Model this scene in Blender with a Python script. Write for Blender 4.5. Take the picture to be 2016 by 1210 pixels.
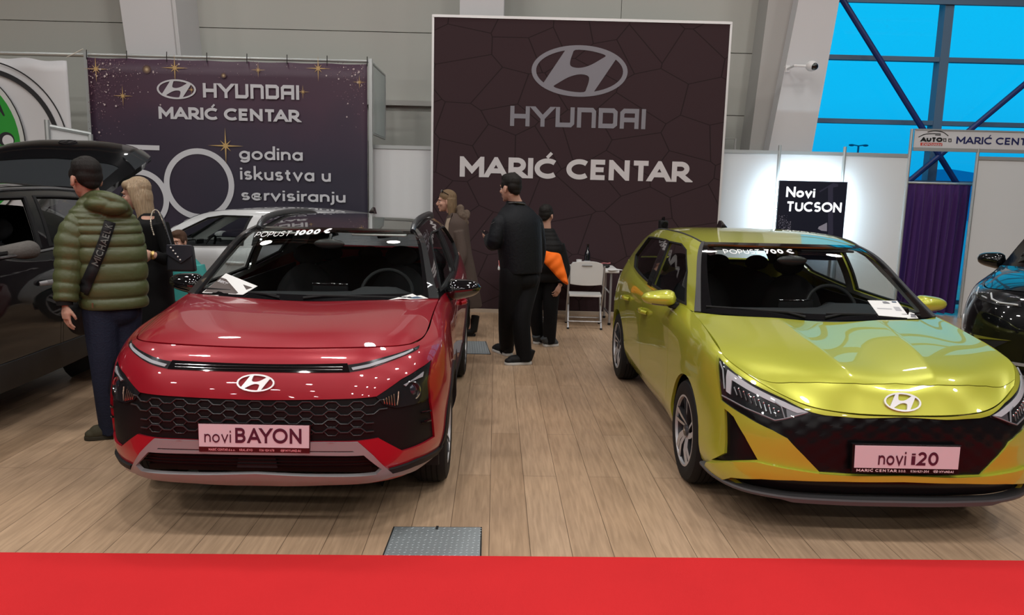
import bpy, bmesh, math, random
import numpy as np
from mathutils import Vector, Matrix
from mathutils.bvhtree import BVHTree
from mathutils.geometry import delaunay_2d_cdt

PI = math.pi
rnd = random.Random(7)
for o in list(bpy.data.objects):
    bpy.data.objects.remove(o)
SC = bpy.context.scene
COL = SC.collection

# ------------------------------------------------------------------ camera
W, H = 2016, 1210
FPX, PITCH, ROLL, EYE = 1484.2, .1501, .0247, 1.7035
cam = bpy.data.cameras.new('camera')
cam.sensor_width = 36.0
cam.lens = FPX * 36.0 / W
cam.clip_end = 400
camo = bpy.data.objects.new('camera', cam)
COL.objects.link(camo)
_f = Vector((0, math.cos(PITCH), -math.sin(PITCH)))
_r0 = Vector((1, 0, 0)); _d0 = Vector((0, -math.sin(PITCH), -math.cos(PITCH)))
_c, _s = math.cos(ROLL), math.sin(ROLL)
CR = _r0 * _c - _d0 * _s          # image right in the world
CD = _r0 * _s + _d0 * _c          # image down in the world
camo.matrix_world = Matrix(((CR.x, -CD.x, -_f.x, 0), (CR.y, -CD.y, -_f.y, 0), (CR.z, -CD.z, -_f.z, EYE), (0, 0, 0, 1)))
SC.camera = camo
CAMPOS = Vector((0, 0, EYE))

# ------------------------------------------------------------------ colour management
SC.view_settings.view_transform = 'Standard'
SC.view_settings.look = 'None'
SC.view_settings.gamma = 1.0
SC.view_settings.use_curve_mapping = False
SC.view_settings.exposure = 0.0
SC.cycles.max_bounces = 8
SC.cycles.transparent_max_bounces = 16
SC.cycles.sample_clamp_indirect = 4.0
SC.cycles.caustics_reflective = False
SC.cycles.caustics_refractive = False
SC.cycles.use_denoising = True

# ------------------------------------------------------------------ sky seen through the hall window (dusk blue)
wd = bpy.data.worlds.new('sky'); SC.world = wd; wd.use_nodes = True
nt = wd.node_tree; nt.nodes.clear()
wo = nt.nodes.new('ShaderNodeOutputWorld'); wb = nt.nodes.new('ShaderNodeBackground')
tc = nt.nodes.new('ShaderNodeTexCoord'); sx = nt.nodes.new('ShaderNodeSeparateXYZ')
cr = nt.nodes.new('ShaderNodeValToRGB')
cr.color_ramp.elements[0].position = 0.0; cr.color_ramp.elements[0].color = (.004, .34, .72, 1)
cr.color_ramp.elements[1].position = .45; cr.color_ramp.elements[1].color = (.004, .60, 1.0, 1)
e = cr.color_ramp.elements.new(.12); e.color = (.004, .50, .93, 1)
nt.links.new(tc.outputs['Generated'], sx.inputs[0]); nt.links.new(sx.outputs['Z'], cr.inputs[0])
nt.links.new(cr.outputs[0], wb.inputs[0]); nt.links.new(wb.outputs[0], wo.inputs[0])
wb.inputs[1].default_value = 1.0

# ------------------------------------------------------------------ hall lamps (high-bay lights under the roof, above the stands)
def lamp(x, y, z, size, power, color=(1, .97, .93)):
    l = bpy.data.lights.new('ceiling_lamp', 'AREA'); l.shape = 'DISK'; l.size = size; l.energy = power; l.color = color
    o = bpy.data.objects.new('ceiling_lamp', l); o.location = (x, y, z); COL.objects.link(o)
    return o
LAMP_Z = 7.6
for _y, _p in ((-21.0, 60), (-14.0, 70), (-8.0, 80), (-2.5, 104), (2.2, 100), (6.4, 72), (10.0, 32)):
    for _x in (-9.0, -5.4, -1.8, 1.8, 5.4, 9.0):
        if _y < 10 or abs(_x) < 6:
            lamp(_x + (.5 if _y in (2.2, 10.0) else -.4), _y, LAMP_Z, .55, _p)

# ------------------------------------------------------------------ helpers: pixels to rays
def pix(u, v):
    return (_f * FPX + CR * (u - W / 2) + CD * (v - H / 2)).normalized()
def at_floor(u, v, z=0.0):
    d = pix(u, v); return CAMPOS + d * ((z - EYE) / d.z)
def at_depth(u, v, y):
    d = pix(u, v); return CAMPOS + d * (y / d.y)

# ------------------------------------------------------------------ materials
MATS = {}
def mat(name, col, rough=.5, metal=0.0, coat=0.0, spec=.5, bump=0.0, bscale=60.0, emit=0.0, sheen=0.0, stretch=None, vary=0.0, vscale=4.0, flake=0.0):
    if name in MATS: return MATS[name]
    m = bpy.data.materials.new(name); m.use_nodes = True
    n = m.node_tree.nodes; L = m.node_tree.links; b = n['Principled BSDF']
    b.inputs['Base Color'].default_value = (*col, 1); b.inputs['Roughness'].default_value = rough
    b.inputs['Metallic'].default_value = metal; b.inputs['Coat Weight'].default_value = coat
    b.inputs['Coat Roughness'].default_value = .02
    b.inputs['Specular IOR Level'].default_value = spec if rough < .5 else min(spec, .22)
    b.inputs['Sheen Weight'].default_value = sheen
    if emit:
        b.inputs['Emission Color'].default_value = (*col, 1); b.inputs['Emission Strength'].default_value = emit
    if bump or vary or flake:
        t = n.new('ShaderNodeTexCoord')
    if bump:
        x = n.new('ShaderNodeTexNoise'); x.inputs['Scale'].default_value = bscale; x.inputs['Detail'].default_value = 4
        src = t.outputs['Object']
        if stretch:
            q = n.new('ShaderNodeMapping'); q.inputs['Scale'].default_value = stretch; L.new(src, q.inputs[0]); src = q.outputs[0]
        L.new(src, x.inputs['Vector'])
        bp = n.new('ShaderNodeBump'); bp.inputs['Strength'].default_value = bump; bp.inputs['Distance'].default_value = .01
        L.new(x.outputs['Fac'], bp.inputs['Height']); L.new(bp.outputs[0], b.inputs['Normal'])
    if vary:
        x = n.new('ShaderNodeTexNoise'); x.inputs['Scale'].default_value = vscale; x.inputs['Detail'].default_value = 3
        src = t.outputs['Object']
        if stretch:
            q = n.new('ShaderNodeMapping'); q.inputs['Scale'].default_value = stretch; L.new(src, q.inputs[0]); src = q.outputs[0]
        L.new(src, x.inputs['Vector'])
        mx = n.new('ShaderNodeMix'); mx.data_type = 'RGBA'
        mx.inputs[6].default_value = (*[c * (1 - vary) for c in col], 1); mx.inputs[7].default_value = (*[min(1, c * (1 + vary)) for c in col], 1)
        L.new(x.outputs['Fac'], mx.inputs[0]); L.new(mx.outputs[2], b.inputs['Base Color'])
    if flake:
        x = n.new('ShaderNodeTexVoronoi'); x.inputs['Scale'].default_value = 900
        L.new(t.outputs['Object'], x.inputs['Vector'])
        mr = n.new('ShaderNodeMapRange'); mr.inputs[3].default_value = rough - flake; mr.inputs[4].default_value = rough + flake
        L.new(x.outputs['Color'], mr.inputs[0]); L.new(mr.outputs[0], b.inputs['Roughness'])
    MATS[name] = m
    return m

def glass_mat(name, tint=(.8, .85, .85), ior=1.45, rough=0.0):
    if name in MATS: return MATS[name]
    m = bpy.data.materials.new(name); m.use_nodes = True
    n = m.node_tree.nodes; L = m.node_tree.links; n.clear()
    o = n.new('ShaderNodeOutputMaterial'); mx = n.new('ShaderNodeMixShader'); fr = n.new('ShaderNodeFresnel')
    tr = n.new('ShaderNodeBsdfTransparent'); gl = n.new('ShaderNodeBsdfGlossy')
    fr.inputs['IOR'].default_value = ior; tr.inputs[0].default_value = (*tint, 1); gl.inputs['Roughness'].default_value = rough
    ge = n.new('ShaderNodeNewGeometry'); mt = n.new('ShaderNodeMath'); mt.operation = 'MULTIPLY'
    iv = n.new('ShaderNodeMath'); iv.operation = 'SUBTRACT'; iv.inputs[0].default_value = 1.0
    L.new(ge.outputs['Backfacing'], iv.inputs[1]); L.new(iv.outputs[0], mt.inputs[0]); L.new(fr.outputs[0], mt.inputs[1])
    L.new(mt.outputs[0], mx.inputs[0]); L.new(tr.outputs[0], mx.inputs[1]); L.new(gl.outputs[0], mx.inputs[2]); L.new(mx.outputs[0], o.inputs[0])
    MATS[name] = m
    return m

# ------------------------------------------------------------------ objects
def link(o, parent=None):
    COL.objects.link(o)
    if parent is not None: o.parent = parent
    return o
def empty(name, loc=(0, 0, 0), rz=0.0, parent=None):
    o = bpy.data.objects.new(name, None); o.empty_display_size = .1
    o.location = loc; o.rotation_euler = (0, 0, rz)
    return link(o, parent)
def tag(o, label=None, cat=None, group=None, kind=None):
    if label: o['label'] = label
    if cat: o['category'] = cat
    if group: o['group'] = group
    if kind: o['kind'] = kind
    return o
def thing(name, label, cat, loc=(0, 0, 0), rz=0.0, group=None):
    return tag(empty(name, loc, rz), label, cat, group)

class MB:
    """collects shapes; build() links them as one mesh object"""
    def __init__(s): s.v = []; s.f = []; s.m = []
    def add(s, vs, fs, mi=0):
        k = len(s.v); s.v.extend([tuple(map(float, p)) for p in vs]); s.f.extend([tuple(i + k for i in f) for f in fs]); s.m.extend([mi] * len(fs)); return s
    def box(s, a, b, mi=0):
        x0, y0, z0 = [min(a[i], b[i]) for i in range(3)]; x1, y1, z1 = [max(a[i], b[i]) for i in range(3)]
        return s.add([(x0, y0, z0), (x1, y0, z0), (x1, y1, z0), (x0, y1, z0), (x0, y0, z1), (x1, y0, z1), (x1, y1, z1), (x0, y1, z1)],
                     [(0, 3, 2, 1), (4, 5, 6, 7), (0, 1, 5, 4), (1, 2, 6, 5), (2, 3, 7, 6), (3, 0, 4, 7)], mi)
    def hexa(s, p, mi=0):  # 4 bottom + 4 top corners
        return s.add(p, [(0, 3, 2, 1), (4, 5, 6, 7), (0, 1, 5, 4), (1, 2, 6, 5), (2, 3, 7, 6), (3, 0, 4, 7)], mi)
    def tube(s, pts, r, n=8, mi=0, closed=False, cap=True, flat=1.0, up=None):
        P = [Vector(p) for p in pts]; N = len(P); R = r if isinstance(r, (list, tuple)) else [r] * N
        vs = []; fs = []; prev = None
        for i in range(N):
            if closed: t = P[(i + 1) % N] - P[i - 1]
            else: t = P[min(i + 1, N - 1)] - P[max(i - 1, 0)]
            t.normalize()
            if prev is None:
                a = Vector(up) if up else (Vector((0, 0, 1)) if abs(t.z) < .9 else Vector((1, 0, 0)))
            else: a = prev
            b1 = a - t * a.dot(t)
            if b1.length < 1e-6: b1 = t.orthogonal()
            b1.normalize(); prev = b1; b2 = t.cross(b1)
            for k in range(n):
                an = 2 * PI * k / n
                vs.append(P[i] + b1 * (math.cos(an) * R[i] * flat) + b2 * (math.sin(an) * R[i]))
        for i in range(N if closed else N - 1):
            j = (i + 1) % N
            for k in range(n):
                k2 = (k + 1) % n
                fs.append((i * n + k, i * n + k2, j * n + k2, j * n + k))
        if cap and not closed:
            fs.append(tuple(range(n))[::-1]); fs.append(tuple((N - 1) * n + k for k in range(n)))
        return s.add(vs, fs, mi)
    def lathe(s, prof, n=32, mi=0, M=None, arc=(0, 2 * PI)):
        """prof: (radius, height) pairs turned about local z"""
        full = abs(arc[1] - arc[0] - 2 * PI) < 1e-6
        vs = []; fs = []; k = len(prof); nn = n if full else n + 1
        for i in range(nn):
            a = arc[0] + (arc[1] - arc[0]) * i / n
            for r, h in prof:
                p = Vector((r * math.cos(a), r * math.sin(a), h)); vs.append(M @ p if M else p)
        for i in range(n):
            j = (i + 1) % nn
            for q in range(k - 1):
                fs.append((i * k + q, j * k + q, j * k + q + 1, i * k + q + 1))
        return s.add(vs, fs, mi)
    def ellipsoid(s, c, r, n=16, m=10, mi=0, M=None):
        vs = []; fs = []
        for i in range(m + 1):
            t = PI * i / m
            for k in range(n):
                a = 2 * PI * k / n
                p = Vector((r[0] * math.sin(t) * math.cos(a), r[1] * math.sin(t) * math.sin(a), r[2] * math.cos(t)))
                if M: p = M @ p
                vs.append(p + Vector(c))
        for i in range(m):
            for k in range(n):
                k2 = (k + 1) % n
                fs.append((i * n + k, (i + 1) * n + k, (i + 1) * n + k2, i * n + k2))
        return s.add(vs, fs, mi)
    def prism(s, poly, z0, z1, M=None, mi=0, holes=()):
        """flat outline (2d) pulled from z0 to z1; M places it"""
        vs2, tris, loops = tri2d(poly, holes)
        n = len(vs2)
        T = (lambda p: M @ Vector(p)) if M else (lambda p: Vector(p))
        vs = [T((p[0], p[1], z1)) for p in vs2] + [T((p[0], p[1], z0)) for p in vs2]
        fs = [tuple(t) for t in tris] + [tuple(i + n for i in t[::-1]) for t in tris]
        s.add(vs, fs, mi)
        for lp in loops:
            a = area2([vs2[i] for i in lp]); hole = lp is not loops[0]
            if (a < 0) != hole: lp = lp[::-1]
            k = len(lp); w = [T((vs2[i][0], vs2[i][1], z1)) for i in lp] + [T((vs2[i][0], vs2[i][1], z0)) for i in lp]
            s.add(w, [(i, i + k, (i + 1) % k + k, (i + 1) % k) for i in range(k)], mi)
        return s
    def xf(s, M, start=0):
        s.v[start:] = [tuple(M @ Vector(p)) for p in s.v[start:]]; return s
    def mirror_x(s, start=0, fstart=0):
        k = len(s.v) - start; nf = len(s.f)
        vs = [(-p[0], p[1], p[2]) for p in s.v[start:]]; base = len(s.v)
        fs = [tuple(i - start + base for i in f[::-1]) for f in s.f[fstart:nf]]; ms = s.m[fstart:nf]
        s.v.extend(vs); s.f.extend(fs); s.m.extend(ms); return s
    def build(s, name, mats, parent=None, smooth=True, ang=35, merge=1e-5, bevel=0.0, label=None, solid=0.0, sub=0):
        me = bpy.data.meshes.new(name); me.from_pydata(s.v, [], s.f)
        if not isinstance(mats, (list, tuple)): mats = [mats]
        for m in mats: me.materials.append(m)
        me.polygons.foreach_set('material_index', s.m)
        if merge:
            bm = bmesh.new(); bm.from_mesh(me); bmesh.ops.remove_doubles(bm, verts=bm.verts, dist=merge)
            bmesh.ops.dissolve_degenerate(bm, edges=bm.edges, dist=1e-6)
            bmesh.ops.delete(bm, geom=[v for v in bm.verts if not v.link_faces], context='VERTS')
            bm.to_mesh(me); bm.free()
        if smooth:
            me.polygons.foreach_set('use_smooth', [True] * len(me.polygons))
            me.set_sharp_from_angle(angle=math.radians(ang))
        me.update()
        o = bpy.data.objects.new(name, me); link(o, parent)
        if bevel:
            b = o.modifiers.new('b', 'BEVEL'); b.width = bevel; b.segments = 2; b.limit_method = 'ANGLE'; b.angle_limit = math.radians(40)
        if solid:
            b = o.modifiers.new('s', 'SOLIDIFY'); b.thickness = solid; b.offset = 0
        if sub:
            b = o.modifiers.new('u', 'SUBSURF'); b.levels = sub; b.render_levels = sub
        if label: o['label'] = label
        return o

def area2(P):
    return sum(P[i][0] * P[(i + 1) % len(P)][1] - P[(i + 1) % len(P)][0] * P[i][1] for i in range(len(P))) / 2
def inside(P, x, y):
    c = False; j = len(P) - 1
    for i in range(len(P)):
        if (P[i][1] > y) != (P[j][1] > y) and x < (P[j][0] - P[i][0]) * (y - P[i][1]) / (P[j][1] - P[i][1]) + P[i][0]: c = not c
        j = i
    return c
def inside_np(P, X, Y):
    P = np.asarray(P); c = np.zeros(X.shape, bool); j = len(P) - 1
    for i in range(len(P)):
        if P[i][1] != P[j][1]:
            t = ((P[i][1] > Y) != (P[j][1] > Y)) & (X < (P[j][0] - P[i][0]) * (Y - P[i][1]) / (P[j][1] - P[i][1]) + P[i][0]); c ^= t
        j = i
    return c
def tri2d(poly, holes=(), extra=(), lines=()):
    pts = []; edges = []; loops = []
    for lp in [poly] + list(holes):
        k = len(pts); n = len(lp); pts += [Vector((p[0], p[1])) for p in lp]
        edges += [(k + i, k + (i + 1) % n) for i in range(n)]
    for ln in lines:
        k = len(pts); pts += [Vector((p[0], p[1])) for p in ln]; edges += [(k + i, k + i + 1) for i in range(len(ln) - 1)]
    pts += [Vector((p[0], p[1])) for p in extra]
    r = delaunay_2d_cdt(pts, edges, [], 0, 1e-6, True)
    V = [(p.x, p.y) for p in r[0]]; T = []
    orig = r[3]; mp = {}
    for i, l in enumerate(orig):
        for q in l: mp[q] = i
    if r[2]:
        C = np.array([[sum(V[i][0] for i in f) / 3, sum(V[i][1] for i in f) / 3] for f in r[2]])
        ok = inside_np(poly, C[:, 0], C[:, 1])
        for h in holes: ok &= ~inside_np(h, C[:, 0], C[:, 1])
        for f, k in zip(r[2], ok):
            if k:
                f = tuple(f)
                if area2([V[i] for i in f]) < 0: f = f[::-1]
                T.append(f)
    k = 0
    for lp in [poly] + list(holes):
        loops.append([mp[k + i] for i in range(len(lp))]); k += len(lp)
    return V, T, loops

def catmull(P, n=8, closed=False):
    P = [np.array(p, float) for p in P]; N = len(P); out = []
    for i in range(N if closed else N - 1):
        if closed: a, b, c, d = P[i - 1], P[i], P[(i + 1) % N], P[(i + 2) % N]
        else: a, b, c, d = P[max(i - 1, 0)], P[i], P[i + 1], P[min(i + 2, N - 1)]
        for k in range(n):
            t = k / n
            out.append(.5 * (2 * b + (c - a) * t + (2 * a - 5 * b + 4 * c - d) * t * t + (3 * b - a - 3 * c + d) * t ** 3))
    if not closed: out.append(P[-1])
    return [tuple(p) for p in out]
def resample(P, step, closed=True):
    out = []; n = len(P)
    for i in range(n if closed else n - 1):
        a = np.array(P[i], float); b = np.array(P[(i + 1) % n], float); k = max(1, int(math.ceil(np.linalg.norm(b - a) / step)))
        for q in range(k): out.append(tuple(a + (b - a) * q / k))
    if not closed: out.append(tuple(P[-1]))
    return out

# ------------------------------------------------------------------ smooth surface through a net of points (half of a car skin, x >= 0)
class Net:
    def __init__(s, rows, sym=True, crease_v=(), crease_u=(), flip=False, fair=False):
        s.P = np.array(rows, float); R, S, _ = s.P.shape
        s.V = np.concatenate([[0], np.cumsum(np.linalg.norm(np.diff(s.P, axis=0), axis=2).mean(1))])
        s.U = np.concatenate([[0], np.cumsum(np.linalg.norm(np.diff(s.P, axis=1), axis=2).mean(0))])
        s.sym = sym; s.cv = set(crease_v); s.cu = set(crease_u); s.flip = flip
        bs = s.fairbasis if fair else s.basis; s.Bv = bs(s.V, s.cv, None); s.Be = bs(s.U, s.cu, 'even' if sym else None); s.Bo = bs(s.U, s.cu, None)
        s.u1 = s.U[-1]; s.v1 = s.V[-1]; s.bvh = None
    @staticmethod
    def basis(T, cr, mode):
        n = len(T); h = np.diff(T); I = np.eye(n); D = (I[1:] - I[:-1]) / h[:, None]
        mR = np.zeros((n, n)); mL = np.zeros((n, n))
        for i in range(n):
            if i == 0: m = D[0].copy() if mode != 'even' else np.zeros(n); mR[i] = mL[i] = m
            elif i == n - 1: mR[i] = mL[i] = D[-1]
            elif i in cr: mL[i] = D[i - 1]; mR[i] = D[i]
            else: mR[i] = mL[i] = (D[i] * h[i - 1] + D[i - 1] * h[i]) / (h[i] + h[i - 1])
        if n > 2:
            if mode != 'even' and 1 not in cr: mR[0] = 1.5 * D[0] - .5 * mL[1]
            if n - 2 not in cr: mL[n - 1] = 1.5 * D[-1] - .5 * mR[n - 2]
        return T, h, I, mR, mL
    @staticmethod
    def fairbasis(T, cr, mode):
        n = len(T); h = np.diff(T); I = np.eye(n); D = (I[1:] - I[:-1]) / h[:, None]; mR = np.zeros((n, n)); mL = np.zeros((n, n))
        cuts = [0] + sorted(i for i in cr if 0 < i < n - 1) + [n - 1]
        for a, b in zip(cuts, cuts[1:]):
            m = b - a + 1; A = np.zeros((m, m)); Rh = np.zeros((m, n))
            if a == 0 and mode == 'even': A[0, 0] = 1
            else: A[0, 0] = 2; A[0, 1] = 1; Rh[0] = 3 * D[a]
            A[-1, -1] = 2; A[-1, -2] = 1; Rh[-1] = 3 * D[b - 1]
            for k in range(1, m - 1):
                i = a + k; A[k, k - 1] = 1 / h[i - 1]; A[k, k] = 2 / h[i - 1] + 2 / h[i]; A[k, k + 1] = 1 / h[i]; Rh[k] = 3 * (D[i - 1] / h[i - 1] + D[i] / h[i])
            X = np.linalg.solve(A, Rh)
            for k in range(m):
                if k < m - 1: mR[a + k] = X[k]
                if k > 0: mL[a + k] = X[k]
        mL[0] = mR[0]; mR[n - 1] = mL[n - 1]
        return T, h, I, mR, mL
    @staticmethod
    def w(B, t):
        T, h, I, mR, mL = B; t = np.clip(np.asarray(t, float), T[0], T[-1])
        i = np.clip(np.searchsorted(T, t, 'right') - 1, 0, len(h) - 1); x = ((t - T[i]) / h[i])[:, None]; hh = h[i][:, None]
        return (2 * x ** 3 - 3 * x ** 2 + 1) * I[i] + (x ** 3 - 2 * x ** 2 + x) * hh * mR[i] + (-2 * x ** 3 + 3 * x ** 2) * I[i + 1] + (x ** 3 - x ** 2) * hh * mL[i + 1]
    def ev(s, u, v):
        u = np.atleast_1d(u); v = np.atleast_1d(v)
        bv = s.w(s.Bv, v); be = s.w(s.Be, u); bo = s.w(s.Bo, u)
        Q = np.einsum('nr,rsk->nsk', bv, s.P)
        return np.stack([np.einsum('ns,ns->n', bo, Q[:, :, 0]), np.einsum('ns,ns->n', be, Q[:, :, 1]), np.einsum('ns,ns->n', be, Q[:, :, 2])], 1)
    def nrm(s, u, v, e=2e-3):
        u = np.atleast_1d(u).astype(float); v = np.atleast_1d(v).astype(float)
        ua, ub = np.clip(u - e, 0, s.u1), np.clip(u + e, 0, s.u1); va, vb = np.clip(v - e, 0, s.v1), np.clip(v + e, 0, s.v1)
        du = s.ev(ub, v) - s.ev(ua, v); dv = s.ev(u, vb) - s.ev(u, va); n = np.cross(du, dv)
        n /= np.maximum(np.linalg.norm(n, axis=1), 1e-12)[:, None]
        return -n if s.flip else n
    def mkbvh(s, k=7):
        us = np.unique(np.concatenate([np.linspace(s.U[i], s.U[i + 1], k + 1) for i in range(len(s.U) - 1)]))
        vs = np.unique(np.concatenate([np.linspace(s.V[i], s.V[i + 1], k + 1) for i in range(len(s.V) - 1)]))
        uu, vv = np.meshgrid(us, vs); s.gu, s.gv = us, vs; P = s.ev(uu.ravel(), vv.ravel()); n = len(us)
        fs = [(j * n + i, j * n + i + 1, (j + 1) * n + i + 1, (j + 1) * n + i) for j in range(len(vs) - 1) for i in range(n - 1)]
        s.bvh = BVHTree.FromPolygons([tuple(p) for p in P], fs); s.nq = n - 1
    def hit(s, o, d, snap=False):
        """uv where a ray meets the skin (nearest point of the skin to the ray when snap)"""
        if s.bvh is None: s.mkbvh()
        d = Vector(d).normalized(); o = Vector(o)
        p, n, i, t = s.bvh.ray_cast(o, d)
        if p is None:
            if not snap: return None
            best = None
            for k in range(160):
                q = o + d * (k * .06); r = s.bvh.find_nearest(q)
                if best is None or r[3] < best[3]: best = r
            p, n, i, t = best
        return s.locate(p, i)
    def locate(s, p, i=None):
        if s.bvh is None: s.mkbvh()
        if i is None: q = s.bvh.find_nearest(Vector(p)); i = q[2]
        j, k = divmod(i, s.nq); u = (s.gu[k] + s.gu[k + 1]) / 2; v = (s.gv[j] + s.gv[j + 1]) / 2; p = np.array(p)
        for _ in range(6):
            e = 1e-4; q = s.ev(u, v)[0]; du = (s.ev(u + e, v)[0] - s.ev(u - e, v)[0]) / (2 * e); dv = (s.ev(u, v + e)[0] - s.ev(u, v - e)[0]) / (2 * e)
            J = np.stack([du, dv], 1); st = np.linalg.lstsq(J, p - q, rcond=None)[0]
            u = float(np.clip(u + st[0], 0, s.u1)); v = float(np.clip(v + st[1], 0, s.v1))
        return (u, v)
    def side(s, y, z): return s.hit((3, y, z), (-1, 0, 0), True)
    def front(s, x, z): return s.hit((x, -4, z), (0, 1, 0), True)
    def top(s, x, y): return s.hit((x, y, 4), (0, 0, -1), True)

def patch(mb, net, outline, holes=(), off=0.0, rim=.008, res=.03, both=True, side=1, mi=0, offfn=None, lines=()):
    """a piece of the skin inside outline (uv), lifted by off, with walls of depth rim round every edge"""
    cl = lambda P: [(min(max(p[0], 0), net.u1), min(max(p[1], 0), net.v1)) for p in P]
    outline = resample(cl(outline), res); holes = [resample(cl(h), res) for h in holes]
    A = np.array(outline); u0, v0 = A.min(0); u1, v1 = A.max(0)
    nu = max(1, int((u1 - u0) / res)); nv = max(1, int((v1 - v0) / res))
    gu, gv = np.meshgrid(u0 + (np.arange(nu) + .5) * (u1 - u0) / nu, v0 + (np.arange(nv) + .5) * (v1 - v0) / nv)
    X, Y = gu.ravel(), gv.ravel(); ok = inside_np(outline, X, Y)
    for h in holes: ok &= ~inside_np(h, X, Y)
    B = np.array(outline + [p for h in holes for p in h])
    X, Y = X[ok], Y[ok]
    if len(X):
        keep = np.ones(len(X), bool)
        for k in range(0, len(B), 400):
            dd = np.hypot(X[:, None] - B[None, k:k + 400, 0], Y[:, None] - B[None, k:k + 400, 1]).min(1); keep &= dd > .45 * res
        X, Y = X[keep], Y[keep]
    V, T, loops = tri2d(outline, holes, list(zip(X, Y)), lines)
    uv = np.array(V); P = net.ev(uv[:, 0], uv[:, 1]); N = net.nrm(uv[:, 0], uv[:, 1])
    o = off if offfn is None else np.array([offfn(*q) for q in P])[:, None] + off
    Q = P + N * o
    flipf = net.flip
    fs = [t[::-1] if flipf else t for t in T]
    # boundary edges
    cnt = {}
    for t in fs:
        for a, b in ((t[0], t[1]), (t[1], t[2]), (t[2], t[0])): cnt[(a, b)] = 1
    bd = [(a, b) for a, b in cnt if (b, a) not in cnt]
    wv = []; wf = []
    if rim:
        for a, b in bd:
            if net.sym and uv[a][0] < 1e-6 and uv[b][0] < 1e-6: continue
            k = len(wv); wv += [Q[a], Q[b], Q[b] - N[b] * rim, Q[a] - N[a] * rim]; wf.append((k + 1, k, k + 3, k + 2))
    for sg in ((1, -1) if both else (side,)):
        if sg == 1: mb.add(Q, fs, mi); mb.add(wv, wf, mi)
        else:
            mb.add(Q * [-1, 1, 1], [f[::-1] for f in fs], mi); mb.add([p * np.array([-1, 1, 1]) for p in wv], [f[::-1] for f in wf], mi)
    return mb

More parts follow.
